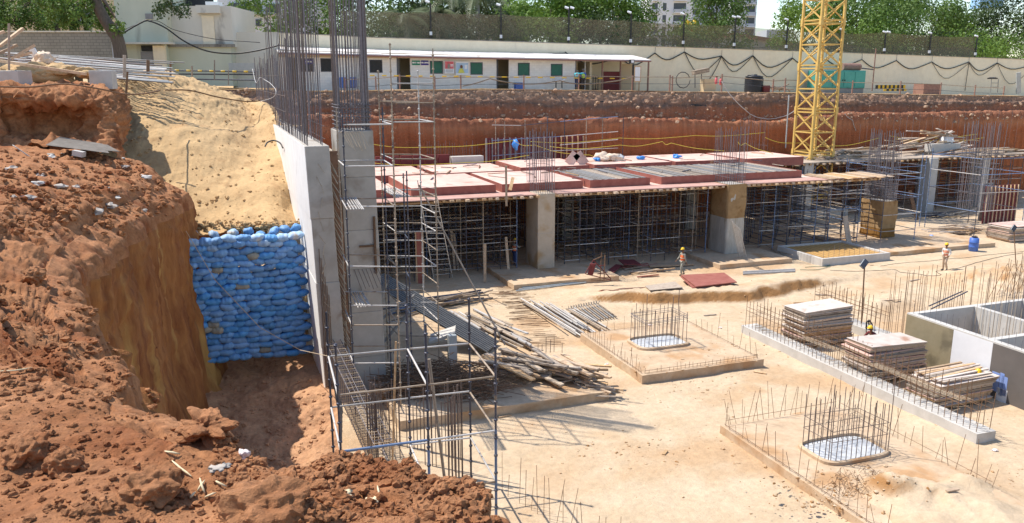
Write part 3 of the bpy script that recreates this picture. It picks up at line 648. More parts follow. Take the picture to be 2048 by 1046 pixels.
# back lip of wall (pilaster behind the end pier) and recess
MB().uvb(4.12, 4.50, 31.1, 62, -.3, 9.2).build('rear_rib', M['concrete_warm'], RW)
BP = slab_stack('concrete_pier', 'tall square grey concrete pier beside the retaining wall, rebar sprouting from its top', 'pier', 4.52, 5.8, 30.45, 32.3, [-.3, 1.4, 3.2, 4.9, 6.4, 8.4, 10.1], M['concrete'], lean=.017)
mb = MB(); mb.uvb(4.95, 5.52, 30.38, 30.44, 5.75, 5.82); mb.uvb(5.5, 5.58, 30.36, 30.44, 4.7, 6.9); mb.build('form_mark', M['rebar_rust'], BP)
mb = MB()
for i in range(7): mb.tube(L(4.72+i*.15, 30.44, 4.9), L(4.86+i*.15, 29.75, 4.25+.05*(i % 3)), .012, 5)
mb.build('dowel', M['rebar'], BP)
# bent dowels sticking out of the recess and the end of the wall
mm('rust_board', (.20, .11, .07), (.30, .18, .12), 4, rough=1, bump=.4)
T = thing('dowel_bars', 'columns of short bent rusty dowel bars poking out beside the retaining wall end', 'rebar', L(4.3, 30.5, 0))
for i in range(44):
    z = 9.1-i*.19; a = R.uniform(-.06, .06)
    if R.random() < .1: continue
    ln_ = -.028*z; mbp = L(4.22+ln_, 30.36, z); q = L(4.44+ln_+a*.5, 29.98, z-.40-R.random()*.14)
    rod('dowel', mbp, q, .017, M['rebar_pale'], T, 5)
for a, b in zip([0, 2, 4, 6, 8], [2, 4, 6, 8, 9.4]): MB().hexa([L(4.205-.028*a, 30.40, a), L(4.50-.017*a, 30.40, a), L(4.50-.017*a, 30.44, a), L(4.205-.028*a, 30.44, a), L(4.205-.028*b, 30.40, b-.01), L(4.50-.017*b, 30.40, b-.01), L(4.50-.017*b, 30.44, b-.01), L(4.205-.028*b, 30.44, b-.01)]).build('key_board', M['rust_board'], T)
T = thing('starter_bars', 'rust brown starter bars standing tight against the outer end of the retaining wall', 'rebar', L(3.5, 29.9, 0))
for i in range(6): rod('rebar', L(3.42+.055*i, 29.93-.02*(i % 2), -.4), L(3.40+.055*i, 29.93, 5.9-.35*i), .014, M['rebar_rust'], T, 5)
for i in range(22):
    z = 9.0-i*.42+R.uniform(-.1, .1); rod('dowel', L(3.38+R.random()*.25, 29.97, z), L(3.45+R.random()*.3, 29.8, z-.33), .010, M['rebar_pale'], T, 5)
# wall reinforcement rising off the top of the wall
def forest(name, label, pts, z0, z1f, r, m, cat='rebar', lean=.02):
    T = thing(name, label, cat, pts[0].copy())
    for p in pts:
        a = p.copy(); a.z = z0(p) if callable(z0) else z0
        b = p.copy(); b.z = z1f(p); b.x += R.gauss(0, lean)*(b.z-a.z)*.3; b.y += R.gauss(0, lean)*(b.z-a.z)*.3
        rod('rebar', a, b, r*R.uniform(.9, 1.15), m if not isinstance(m, list) else R.choice(m), T, 5)
    return T
pts = []
for row, uu in ((0, 3.24), (1, 3.76)):
    v = 30.2
    while v < 61.5:
        pts.append(L(uu+R.uniform(-.02, .02), v, 9.6)); v += .42 if v < 40 else .58
def ztop(p):
    u, v = UV(p)
    return (15.8+R.random()*.8 if v < 37 else (15.6 if R.random() < .35 else 13.6+R.uniform(-.6, .6)) if v < 48 else 12.9+R.uniform(-.5, .5))
TW = forest('wall_rebar', 'dense grey forest of tall vertical rebar rising from the top of the long retaining wall', pts[:98], 9.55, ztop, .016, [M['rebar_grey'], M['rebar']])
if len(pts) > 98:
    mb = MB()
    for p in pts[98:]: mb.tube(p, (p.x, p.y, ztop(p)), .015, 4)
    tag(mb.build('rebar', M['rebar_grey'], TW), kind='stuff')
for z in (9.9, 10.5, 11.2, 12.1): rod('tie_bar', L(3.2, 38, z), L(3.2, 61.5, z), .012, M['rebar'], TW, 4)
for z in (9.85, 10.3): rod('tie_bar', L(3.84, 30.1, z), L(3.84, 46, z), .012, M['rebar'], TW, 4)
# thick bundles on the pier
pts = []
for i in range(11):
    for v in (30.62, 32.12): pts.append(L(4.47+i*.104, v, 10.0))
for i in range(8):
    for uu in (4.47, 5.51): pts.append(L(uu, 30.8+i*.17, 10.0))
TP = forest('pier_rebar', 'tall square rebar cage on the grey pier, tangled ties at its foot', pts, 10.0, lambda p: 16.2+R.random(), .016, [M['rebar_grey'], M['rebar']], lean=.008)
for (u_, v_) in ((5.62, 30.6), (5.7, 30.66), (5.66, 30.74), (4.62, 30.62), (4.66, 30.7), (5.55, 30.62)): rod('corner_bar', L(u_-.17, v_, 10), L(u_-.17, v_, 17), .03, M['rebar_grey'], TP, 6)
for k, z in enumerate((10.12, 10.28, 10.44, 10.6, 10.76, 10.92, 11.02)):
    e = R.uniform(-.02, .02)
    mb = MB(); c = [L(4.41, 30.56, z+e), L(5.57, 30.56, z-e), L(5.57, 32.2, z+e), L(4.41, 32.2, z)]
    for i in range(4): mb.tube(c[i], c[(i+1) % 4], .016, 5)
    for i in range(12):
        x = 4.43+i*.1; mb.tube(L(x, 30.5, z+R.uniform(-.06, .06)), L(x+.09, 30.62, z+R.uniform(-.12, .12)), .015, 4)
    mb.build('stirrup', M['rebar_grey'], TP)
mb = MB()
for i in range(9):
    a = L(4.43+i*.09, 30.45, 10.05); mb.path([a, a+Vector((.12, -.25, .05)), a+Vector((.35+.1*R.random(), -.5, -.45-R.random()*.2))], .01, 4)
mb.build('loose_wire', M['rebar_pale'], TP)
# ---------------------------------------------------------------- scaffold towers
def tower_scaffold(name, label, nodes, zbot, ztops, levels, r=.026, post_m=None, ledger_m=None, edges=None, group=None, planks=None):
    t = thing(name, label, 'scaffold', nodes[0]*1.0, group)
    pm = post_m or M['steel_dark']
    for i, n in enumerate(nodes):
        m = pm[i % len(pm)] if isinstance(pm, list) else pm
        a = Vector((n.x, n.y, zbot[i] if isinstance(zbot, (list, tuple)) else zbot)); b = Vector((n.x, n.y, ztops[i] if isinstance(ztops, (list, tuple)) else ztops))
        post('standard', a, b, r, m, t)
    for z, es in levels:
        for (i, j) in (edges if es is None else es):
            dz = R.uniform(-.012, .012); p = nodes[i]; q = nodes[j]; d = (q-p); d.z = 0; d.normalize()
            rod('ledger', Vector((p.x, p.y, z+dz))+d*r, Vector((q.x, q.y, z-dz))-d*r, r*.93, R.choice(ledger_m) if isinstance(ledger_m, list) else (ledger_m or M['steel_pale']), t, 8)
    return t
# near tower in the foreground
zl = 4.47
def zat(px, py, ref): return D(px, py, ref.y)[2]
P6 = G(991, 753, zl); P5 = G(939, 687, zl); P4 = G(854, 770, zl); P3 = G(815, 698, zl); P2 = G(676, 790, zl); P1 = G(657, 713, zl)
N = [P1, P2, P3, P4, P5, P6]
tops = [zat(652, 624, P1), zat(669, 687, P2), zat(815, 608, P3), zat(854, 648, P4), zat(939, 595, P5), zat(991, 652, P6)]
lv2, lv3 = zat(991, 861, P6), zat(991, 962, P6)
ED = [(0, 2), (2, 4), (1, 3), (3, 5), (0, 1), (2, 3), (4, 5)]
NT = tower_scaffold('scaffold_tower', 'nearest open scaffold tower of dark and blue tubes rising behind the foreground mound', N, 0.02, tops,
    [(zl, ED), (lv2, [(0, 2), (1, 3), (3, 5), (0, 1), (4, 5)]), (lv2+.02, [(2, 4)]), (lv3, [(3, 5), (2, 3), (4, 5), (1, 3), (2, 4)])], r=.03, post_m=[M['steel_dark']], ledger_m=[M['steel_pale'], M['steel_pale'], M['steel_rusty']])
for i, z in ((3, 2.7), (5, 3.0)): rod('painted_sleeve', Vector((N[i].x, N[i].y, .3)), Vector((N[i].x, N[i].y, z)), .036, M['steel_blue'], NT, 8)
rod('ledger', Vector((P2.x, P2.y, lv2+.01)), Vector((P4.x, P4.y, lv2+.01)), .036, M['steel_blue'], NT, 8)
tag(rod('scaffold_pole', D(858, 718, 19.8), D(892, 980, 19.6), .04, M['wood_grey'], None, 8), 'long pale wooden pole leaning diagonally inside the nearest scaffold tower', 'pole')
tag(rod('scaffold_pole', D(792, 683, 23.5), D(785, 925, 23.3), .03, M['wood'], None, 8), 'rusty brown upright pole standing inside the nearest scaffold tower', 'pole')
# tall towers by the pier
def foot(px, py, Y): return D(px, py, Y)
YA, YA2 = 27.9, 29.8
a0, a1, a2, a3 = D(689, 332, YA), D(787, 332, YA), D(677, 320, YA2), D(768, 320, YA2)
A = [a0, a1, a2, a3]
lv = [zat(781, 249, a1), zat(787, 332, a1), zat(795, 413, a1), zat(803, 533, a1), zat(807, 611, a1), zat(810, 650, a1), zat(811, 726, a1)]
EA = [(0, 1), (2, 3), (0, 2), (1, 3)]
TA = tower_scaffold('scaffold_tower', 'tall narrow scaffold tower directly in front of the grey concrete pier', A, .02, [zat(683, 218, a0), zat(783, 218, a1), zat(673, 216, a2), zat(762, 214, a3)],
    [(lv[0], [(0, 1), (1, 3)]), (lv[1], EA), (lv[2], EA), (lv[3], EA), (lv[4], [(0, 1), (2, 3)]), (lv[5], [(0, 1), (0, 2), (1, 3)]), (lv[6], EA)], r=.026, post_m=[M['steel_dark'], M['steel_rusty'], M['steel_rusty'], M['steel_dark']], ledger_m=[M['steel_pale'], M['steel_rusty']])
YB, YB2 = 32.0, 34.0
b0, b1, b2, b3 = D(787, 320, YB), D(870, 318, YB), D(762, 309, YB2), D(840, 309, YB2)
B = [b0, b1, b2, b3]
lvb = [167, 206, 244, 318, 393, 428, 463, 500, 533, 568, 605, 640, 672]
LB = [(zat(870, y, b1), EA if i % 2 == 0 or i < 4 else [(1, 3), (2, 3)]) for i, y in enumerate(lvb)]
LB[0] = (LB[0][0], [(0, 1)]); LB[1] = (LB[1][0], [(0, 1), (2, 3)])
TB = tower_scaffold('scaffold_tower', 'tallest scaffold tower, right of the pier, its standards reaching above the rear bank', B, .02, [zat(777, 86, b0), zat(873, 97, b1), zat(752, 140, b2), zat(837, 140, b3)], LB, r=.026, post_m=[M['steel_rusty'], M['steel_rusty'], M['steel_rusty'], M['steel_pale']], ledger_m=[M['steel_pale'], M['steel_rusty'], M['steel_pale']])
c0, c1 = D(712, 420, 30.3), D(817, 420, 30.2)
TC = tower_scaffold('scaffold_tower', 'pair of blue black scaffold standards set between the two taller towers', [D(815, 410, 30.6), D(808, 400, 31.6)], .02, [8.6, 8.4], [(3.0, [(0, 1)]), (4.5, [(0, 1)]), (6, [(0, 1)])], r=.026)
# tube stacks laid across the towers as a working deck
def tubeset(p0, p1, wv, n, r, m, nm, label, grp, names=None):
    for i in range(n):
        o = wv*(i/(n-1)); j = Vector((R.uniform(-.03, .03), R.uniform(-.03, .03), R.uniform(0, .02)))
        tag(rod(nm, p0+o+j, p1+o+j, r, m, None, 7), label.replace('#', nth(i+1)), 'tube', grp)
def laid(pxa, pya, pxb, pyb, pxc, pyc, z, n, label, grp):
    a, b, c = G(pxa, pya, z), G(pxb, pyb, z), G(pxc, pyc, z); tubeset(a, b, c-a, n, .024, M['steel_pale'], 'steel_tube', label, grp)
z = lv[2]+.05; laid(683, 396, 697, 420, 712, 396, z, 7, 'loose tube laid across the tower before the pier, # from the left', 'loose tubes on the tower before the pier')
z = LB[4][0]+.08; laid(762, 377, 790, 395, 790, 376, z, 8, 'loose steel tube laid across the tallest tower, # from the left', 'loose tubes on the tallest tower')
z = 4.0; laid(700, 585, 716, 616, 724, 582, z, 6, 'loose rod laid across the lower level before the pier, # from the left', 'loose rods low on the tower before the pier')
# diagonal pole and ladder
tag(rod('scaffold_pole', D(838, 370, 33), D(1010, 690, 31), .035, M['wood_grey'], None, 8), 'long thin diagonal pole running from the tallest scaffold down to the timber pile', 'pole')
LD = thing('ladder', 'tall narrow steel ladder leaning against the deck edge behind the tallest scaffold tower', 'ladder', G(893, 560))
la, lb_ = G(868, 560), G(905, 556); ta, tb = D(835, 360, 44), D(868, 365, 44)
rod('stile', la, ta, .03, M['steel_pale'], LD); rod('stile', lb_, tb, .03, M['steel_pale'], LD)
for i in range(1, 18): rod('rung', la.lerp(ta, i/18), lb_.lerp(tb, i/18), .017, M['steel_pale'], LD)
# ---------------------------------------------------------------- columns of the structure
def colbox(name, label, u0, u1, v0, v1, z0, z1, m, parts=()):
    t = thing(name, label, 'column', L((u0+u1)/2, v0, z0)); MB().uvb(u0, u1, v0, v1, z0, z1).build('shaft', m, t, bevel=.03)
    for nm, mm_, a in parts: MB().uvb(*a).build(nm, mm_, t, bevel=.02)
    return t
uA0, vA = UV(G(1075, 548)); uA1 = UV(G(1106, 545))[0]; vAb = UV(G(1042, 532))[1]
ZC = 5.03
CA = colbox('concrete_column', 'bare grey concrete column nearest the red deck, a worker beside it', uA0, uA0+1.15, vA, vA+2.0, .3, ZC, M['concrete_warm'])
MB().uvb(uA0-.006, uA0+1.156, vA-.006, vA+2.006, 2.55, 2.57).build('pour_line', M['concrete'], CA)
def cloth_tube(name, u0, u1, v0, v1, z0, z1, m, parent, amp=.05, taper=0):
    mb = MB(); n = 40; k = 14
    for i in range(k+1):
        z = z0+(z1-z0)*i/k
        for j in range(n):
            t = j/n*4; e = .04
            uu, vv = ((u0+(u1-u0)*t, v0) if t < 1 else (u1, v0+(v1-v0)*(t-1)) if t < 2 else (u1-(u1-u0)*(t-2), v1) if t < 3 else (u0, v1-(v1-v0)*(t-3)))
            cu, cv = (u0+u1)/2, (v0+v1)/2; g = 1+amp*noise.fractal(Vector((uu*1.5, vv*1.5, z*.9)), 1, 2, 3)+e*.5+taper*(1-i/k)
            p = L(cu+(uu-cu)*g, cv+(vv-cv)*g, z); mb.v.append(tuple(p))
    for i in range(k):
        for j in range(n): mb.f.append((i*n+j, i*n+(j+1) % n, (i+1)*n+(j+1) % n, (i+1)*n+j)); mb.m.append(0)
    return mb.build(name, m, parent, smooth=True)
uB0, vB = UV(G(1450, 517)); uB1 = UV(G(1491, 513))[0]
CB = colbox('concrete_column', 'concrete column wrapped in brown hessian above and milky plastic sheet below', uB0, uB0+1.3, vB, vB+2.0, .3, ZC, M['concrete'])
cloth_tube('hessian_wrap', uB0-.03, uB0+1.33, vB-.03, vB+2.03, 2.75, ZC+.02, M['hessian'], CB, .07)
cloth_tube('plastic_wrap', uB0-.02, uB0+1.32, vB-.02, vB+2.02, .32, 2.9, M['plastic_wrap'], CB, .06, .04)
uC0, vC = UV(G(1758, 484)); 
CC = colbox('concrete_column', 'short column wrapped in wet brown hessian inside a scaffold cage on the right', uC0, uC0+1.35, vC, vC+2.0, .3, 3.0, M['concrete'])
cloth_tube('hessian_wrap', uC0-.03, uC0+1.38, vC-.03, vC+2.03, 1.0, 3.05, M['hessian'], CC, .06)
cloth_tube('wet_hessian', uC0-.02, uC0+1.37, vC-.02, vC+2.02, .32, 1.02, M['hessian_wet'], CC, .06)
RD = 57.0
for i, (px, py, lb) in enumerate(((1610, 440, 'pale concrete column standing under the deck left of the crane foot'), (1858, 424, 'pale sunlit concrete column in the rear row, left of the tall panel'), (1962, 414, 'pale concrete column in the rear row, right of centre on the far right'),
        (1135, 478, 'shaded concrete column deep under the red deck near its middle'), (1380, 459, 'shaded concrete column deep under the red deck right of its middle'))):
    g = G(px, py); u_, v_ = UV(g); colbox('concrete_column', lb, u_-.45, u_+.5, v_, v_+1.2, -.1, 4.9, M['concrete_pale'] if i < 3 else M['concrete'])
# column starter cages
def cage(name, label, u0, u1, v0, v1, z0, zt, nu, nv, ties, r=.016, m=None, tall=(), jit=.15, group=None, tiem=None):
    t = thing(name, label, 'rebar cage', L((u0+u1)/2, v0, z0), group); k = 0
    P = [(u0+(u1-u0)*i/(nu-1), v) for v in (v0, v1) for i in range(nu)]+[(u, v0+(v1-v0)*i/(nv-1)) for u in (u0, u1) for i in range(1, nv-1)]
    for (u_, v_) in P:
        h = zt+R.uniform(-jit, jit)-(jit*1.5 if k % 2 else 0); k += 1
        e = R.gauss(0, .012)*(h-z0)
        rod('rebar', L(u_, v_, z0), L(u_+e, v_+R.gauss(0, .01)*(h-z0), h), r, m or M['rebar'], t, 5)
    for (u_, v_, h) in tall: rod('rebar', L(u_, v_, z0), L(u_, v_, h), r*1.1, m or M['rebar'], t, 5)
    for z in ties:
        mb = MB(); e = [R.uniform(-.04, .04) for _ in range(4)]; c = [L(u0-.02, v0-.02, z+e[0]), L(u1+.02, v0-.02, z+e[1]), L(u1+.02, v1+.02, z+e[2]), L(u0-.02, v1+.02, z+e[3])]
        for i in range(4): mb.tube(c[i], c[(i+1) % 4], r*.8, 4)
        mb.build('tie', tiem or m or M['rebar'], t)
    return t
cage('rebar_cage', 'tall rebar cage rising from the bare concrete column through the red deck', uA0+.04, uA0+1.1, vA+.06, vA+1.95, ZC, zat(1075, 262, L(uA0, vA)), 8, 8, [5.6, 6.7, 7.0, 7.1], m=M['rebar_grey'])
cage('rebar_cage', 'tall rebar cage rising from the hessian wrapped column at the middle of the deck', uB0+.05, uB0+1.25, vB+.06, vB+1.95, ZC, zat(1460, 258, L(uB0, vB)), 9, 8, [5.5, 6.4], m=M['rebar_grey'])
cage('rebar_cage', 'dense dark rebar cage above the short hessian wrapped column', uC0+.05, uC0+1.3, vC+.06, vC+1.95, 3.0, zat(1760, 262, L(uC0, vC)), 9, 8, [3.1, 3.2, 3.3, 3.4, 3.5, 3.6, 3.7, 3.8, 3.9, 4.0, 4.15, 4.3, 5.2, 6.5], m=M['rebar_grey'], r=.022)
gE = UV(G(2018, 478)); cage('rebar_cage', 'tall rebar cage at the right edge of the picture, behind the plywood stack', gE[0], gE[0]+1.7, gE[1]+3, gE[1]+5, 1.6, 8.6, 9, 8, [3, 4.2, 5.4, 6.4], m=M['rebar_grey'], r=.022)
cage('rebar_cage', 'faint rear rebar cage standing behind the slatted trays near the crane', uof(1500, 300, 60), uof(1535, 300, 60), 60, 61.6, 5, zof(1515, 232, 60), 5, 5, [6.2], r=.012, m=M['rebar_grey'])
# ---------------------------------------------------------------- red deck
u0d = 6.2; VE = 46.25
def edge_u(px, py): return UV(G(px, py, ZC))[0]
DK = thing('formwork_deck', 'long raised shuttering deck of red boards on a timber joist edge, carried by the scaffold', 'deck', L(20, VE, 4.6))
segs = [(u0d, uA0-.1), (uA0+1.3, uB0-.1), (uB0+1.45, 45.4)]
for i, (a, b) in enumerate(segs):
    MB().uvb(a, b, VE+.1, 47.9, 4.96, 5.02).build('edge_board', M['red_edge'], DK)
MB().uvb(u0d, 41, 47.9, 63, 4.95, 5.0).build('deck_board', M['red_top'], DK)
for a, b in segs:
    for vv in (46.9, 48.2): MB().uvb(a, b, vv, vv+.08, 4.70, 4.82).build('runner', M['wood'], DK)
u = 12.0; nj = 0
while u < 45.2:
    if not any(a-.05 < u < a+1.25 for a in (uA0, uB0)):
        e = R.uniform(-.28, .12); MB().uvb(u, u+R.uniform(.16, .26), VE+e, VE+2.6, 4.83, 4.95).build('joist', M['wood'], DK); nj += 1
    u += .48+R.uniform(-.1, .12)
# trays: drop boxes with dusty pink tops and red sides
def tray(u0, u1, v0, v1, z0, z1, label, top=True):
    t = thing('shutter_tray', label, 'formwork', L((u0+u1)/2, v0, z0), 'red drop trays on the deck')
    e = .04; mb = MB(); mb.uvb(u0, u1, v0, v0+e, z0, z1); mb.uvb(u0, u1, v1-e, v1, z0, z1); mb.uvb(u0, u0+e, v0+e, v1-e, z0, z1); mb.uvb(u1-e, u1, v0+e, v1-e, z0, z1)
    mb.build('side', M['red_panel'], t)
    if top:
        n = max(1, round((u1-u0)/2.4))
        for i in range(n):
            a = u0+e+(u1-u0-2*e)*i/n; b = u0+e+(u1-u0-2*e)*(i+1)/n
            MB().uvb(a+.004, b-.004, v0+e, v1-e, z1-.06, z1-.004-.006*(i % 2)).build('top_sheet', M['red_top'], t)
    else:
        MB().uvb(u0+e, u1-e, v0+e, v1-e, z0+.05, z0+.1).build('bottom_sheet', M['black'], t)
        u = u0+.15; k = 0
        while u < u1-.2:
            w = R.uniform(.10, .2); MB().uvb(u, u+w, v0+.05+R.random()*.4, v1-.05-R.random()*.3, z1-.14, z1-.04+R.uniform(0, .03)).build('slat', R.choice([M['sheet_grey'], M['wood_grey'], M['corrugated'], M['sheet_grey']]), t); u += w+R.uniform(.03, .16); k += 1
            if k > 60: break
    return t
def tu(px, py, v, z=5.6): return UV(PV(px, py, v))[0]
V1 = 47.95; zt = 5.52
xs = [(742, 789), (822, 992), (1004, 1166), (1180, 1300), (1322, 1602)]
for i, (a, b) in enumerate(xs):
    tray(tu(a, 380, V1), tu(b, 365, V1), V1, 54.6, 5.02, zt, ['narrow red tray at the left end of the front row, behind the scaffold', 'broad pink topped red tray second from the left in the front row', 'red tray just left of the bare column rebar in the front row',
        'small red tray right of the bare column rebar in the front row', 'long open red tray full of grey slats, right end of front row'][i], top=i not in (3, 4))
for i, (a, b) in enumerate(((700, 860), (872, 1030), (1042, 1180), (1190, 1345), (1352, 1480), (1490, 1608))):
    tray(tu(a, 340, 55), tu(b, 330, 55), 55.1, 60.6, 5.02, zt+(.17 if i > 1 else 0), ['back row red tray at the far left behind the tallest scaffold', 'back row red tray with rusty edges left of the column rebar', 'raised back row red tray behind the bare column rebar', 'raised back row red tray in the middle with timber scraps on it',
        'raised back row red tray left of the hessian wrapped column rebar', 'raised back row red tray at the right end nearest the crane'][i])
# bits on the trays
for i, px in enumerate(sorted(R.uniform(800, 1580) for _ in range(46))):
    v_ = R.uniform(48.6, 60); p = PV(px, 340, v_); q = L(UV(p)[0], v_, zt+.03+(.18 if v_ > 55.1 and px > 1040 else 0)); a = R.uniform(0, 3.1); ln = R.uniform(.3, 2.2)
    mb = MB().beam(q, q+Vector((math.cos(a)*ln, math.sin(a)*ln, R.uniform(0, .05))), R.uniform(.05, .12), .04)
    tag(mb.build('timber_offcut', M[R.choice(['wood', 'wood_grey', 'steel_dark', 'rebar_rust'])]), f'scrap timber or bar lying on the red trays, {nth(i+1)} from the left', 'offcut', 'offcuts lying on the red trays')
for px, py, s, m_, lb, nm in ((1205, 314, .7, 'cement_bag', 'heap of pale dusty sacks on the raised trays', 'sack'), (1225, 312, .6, 'cement_bag', 'pale sack pile right of the blue bag on the raised trays', 'sack'), (1196, 316, .35, 'tarp_blue', 'small bright blue plastic bag on the raised trays beside the sacks', 'plastic_bag'),
        (1281, 318, .3, 'tarp_blue', 'tiny blue bag on the raised trays right of the sacks', 'plastic_bag'), (1353, 316, .35, 'tarp_blue', 'rightmost blue bag on the raised trays', 'plastic_bag'), (1238, 315, .5, 'grout', 'grey white plastic sack at the end of the sack heap', 'sack')):
    p = PV(px, py, 57.5); p.z = zt+.19; mb = MB(); clod(mb, p+Vector((0, 0, s*.3)), s, 3, .6, .55); tag(mb.build(nm, M[m_], smooth=True), lb, 'bag')
FT = thing('trestle', 'small folded pink board trestle standing on the raised trays', 'trestle', PV(1155, 330, 55.6))
p = L(uof(1155, 330, 55.6), 55.8, zt+.19)
MB().beam(p+Vector((-.6, 0, 0)), p+Vector((0, 0, .8)), .7, .04, (0, 1, 0)).build('board', M['red_top'], FT); MB().beam(p+Vector((.65, 0, 0)), p+Vector((.02, 0, .8)), .7, .04, (0, 1, 0)).build('board', M['red_top'], FT)
# ---------------------------------------------------------------- shoring scaffold beneath
def shoring(name, label, us, vs, z0, z1, levels, keep=100, mats=None):
    t = thing(name, label, 'scaffold', L(us[0], vs[0], z0), 'shoring scaffolds under the decks'); mats = mats or [M['steel_dark'], M['steel_rusty'], M['steel_blue'], M['steel_rusty']]
    k = 0; rest = MB()
    for v in vs:
        for u in us:
            a, b = L(u, v, z0), L(u, v, z1)
            if k < keep: post('standard', a, b, .026, mats[0] if R.random() < .6 else R.choice(mats), t)
            else: rest.tube(a, b, .026, 5)
            k += 1
    if rest.v: tag(rest.build('standard', M['steel_dark'], t), kind='stuff')
    k = 0; rest = MB(); E = []
    for j, v in enumerate(vs):
        for z in levels:
            for a, b in zip(us, us[1:]): E.append((v, L(a, v, z), L(b, v, z)))
            if j+1 < len(vs):
                for a in us: E.append((v+.5, L(a, v, z+.05), L(a, vs[j+1], z+.05)))
    E.sort(key=lambda e: e[0])
    for v, a, b in E:
        if R.random() < .08: continue
        if k < keep: rod('ledger', a, b, .023, R.choice([M['steel_dark'], M['steel_pale'], M['steel_rusty'], M['steel_dark'], M['steel_rusty'], M['steel_pale']]), t, 6)
        else: rest.tube(a, b, .023, 5, mi=R.randrange(3))
        k += 1
    if rest.v: tag(rest.build('ledger', [M['steel_dark'], M['steel_rusty'], M['steel_dark']], t), kind='stuff')
    return t
def rng(a, b, s): return list(np.arange(a, b, s))
LV = [.5, 1.5, 2.5, 3.5, 4.4]
vs = [47.2, 48.4, 49.6, 50.8, 52.0, 53.2, 54.4, 55.6, 56.8, 58, 59.2, 60.4]
shoring('shoring_scaffold', 'shaded shoring scaffold under the deck left of the bare concrete column', rng(6.5, uA0-.7, 1.1), vs, 0, 4.8, LV+[2.0, 3.0])
shoring('shoring_scaffold', 'broad shoring scaffold under the deck between the bare column and the wrapped column', rng(uA0+2.2, uB0-.4, 1.05), vs, 0, 4.8, LV)
shoring('shoring_scaffold', 'open sunlit shoring scaffold under the deck right of the wrapped column', rng(uB0+2.2, 45.5, 1.2), [47.2, 48.6, 50, 51.4, 52.8, 54.2], 0, 4.8, LV)
shoring('shoring_scaffold', 'far right shoring scaffold carrying the timber littered rear platform', rng(50, 74, 1.3), [57.6, 58.9, 60.2, 61.5, 62.6], 0, 4.7, LV)
shoring('shoring_scaffold', 'scaffold bays beside the crane foot under the rear platform', rng(40, 49.5, 1.3), [56.4, 57.8, 59.2], 0, 4.7, [1, 2.4, 3.8])
# rear platform with timber
RP = thing('formwork_deck', 'rear raised platform of rough boards on joists at the far right, strewn with timber', 'deck', L(55, 57, 4.8))
for i in range(14):
    a = 41.5+i*2.4; MB().uvb(a, a+2.37, 57.0+R.uniform(-.3, .2), 63.0, 4.86, 4.95+.006*(i % 2)).build('board', M['wood_grey'], RP)
for i in range(46): a = 42+i*.7; MB().uvb(a, a+.15, 56.8+R.uniform(-.3, .1), 58.6, 4.72, 4.85).build('joist', M['wood'], RP)
SP2 = thing('formwork_deck', 'ragged board edge projecting past the right end of the red deck', 'deck', L(43, 46, 4.9))
for i in range(12): MB().uvb(40.5+i*.45, 40.5+i*.45+R.uniform(.3, .42), 46.0+R.uniform(-.3, .3)-.02*i, 48.6+R.uniform(0, .8), 5.03+.012*(i % 3), 5.07+.012*(i % 3)).build('board', M['wood'], SP2)
# scaffold cages around the short column and towards the right edge
def cg(uvs, zt_, lvs, label, r=.028, mats=None):
    nodes = [L(u_, v_, 0) for u_, v_ in uvs]; n = len(nodes)
    return tower_scaffold('scaffold_tower', label, nodes, .02, zt_, [(z, [(i, (i+1) % n) for i in range(n)]) for z in lvs], r=r, post_m=mats or [M['steel_dark'], M['steel_blue']], ledger_m=[M['steel_dark'], M['steel_blue'], M['steel_pale']], group='scaffold cages on the right')
cg([(uC0-.9, vC-1), (uC0+2.3, vC-1), (uC0+2.3, vC+3), (uC0-.9, vC+3)], [5.4, 6.6, 6.2, 6.0], [1.0, 2.2, 3.4, 4.4, 5.2], 'scaffold cage wrapped round the short hessian covered column')
cg([(uC0-5.6, vC-.6), (uC0-2.7, vC-.6), (uC0-2.7, vC+2.6), (uC0-5.6, vC+2.6)], [4.6, 4.9, 4.7, 4.5], [.6, 1.7, 2.8, 3.9], 'low scaffold bay left of the short hessian covered column')
cg([(uC0-8.6, vC-.2), (uC0-6.2, vC-.2), (uC0-6.2, vC+2.6), (uC0-8.6, vC+2.6)], [4.4, 4.7, 4.5, 4.5], [.6, 1.7, 2.8, 3.9], 'low scaffold bay with an orange slab in front of it')
cg([(uC0+4.2, vC+4), (uC0+8.0, vC+4), (uC0+8.0, vC+8.4), (uC0+4.2, vC+8.4)], [5.6, 5.8, 5.4, 5.2], [1.2, 2.6, 4.0, 5.0], 'wide scaffold bay in front of the pale rear columns')
cg([(gE[0]-2.0, gE[1]+1.4), (gE[0]+2.7, gE[1]+1.2), (gE[0]+2.6, gE[1]+6), (gE[0]-2.1, gE[1]+6)], [6.9, 7.1, 6.8, 6.5], [2.0, 3.4, 4.8, 6.0], 'scaffold cage round the rebar at the right edge of the picture')
# ---------------------------------------------------------------- red wall panels with scaffold behind the deck
vp = 62.6
WP = thing('shutter_wall', 'dark red shutter wall with pale ribs standing behind the deck', 'formwork', L(uof(1100, 300, vp), vp, 5))
ua, ub = uof(972, 290, vp), uof(1166, 290, vp)
MB().uvb(ua, ub, vp+.12, vp+.16, 4.9, zof(1060, 274, vp)).build('panel', M['red_dark'], WP)
n = 17
for i in range(n+1): a = ua+(ub-ua)*i/n; MB().uvb(a, a+.09, vp, vp+.118, 4.9, zof(1060, 274, vp)-.02).build('rib', M['wood'] if i > 7 else M['sheet_grey'], WP)
us = [uof(x, 280, vp) for x in (984, 1002, 1042, 1086, 1120, 1163, 1195, 1236)]
nodes = []
for i, a in enumerate(us): nodes += [L(a, vp-.9, 0)]
za = [zof(x, y, vp-.9) for x, y in ((984, 240), (1002, 243), (1042, 240), (1086, 232), (1120, 236), (1163, 232), (1195, 230), (1236, 232))]
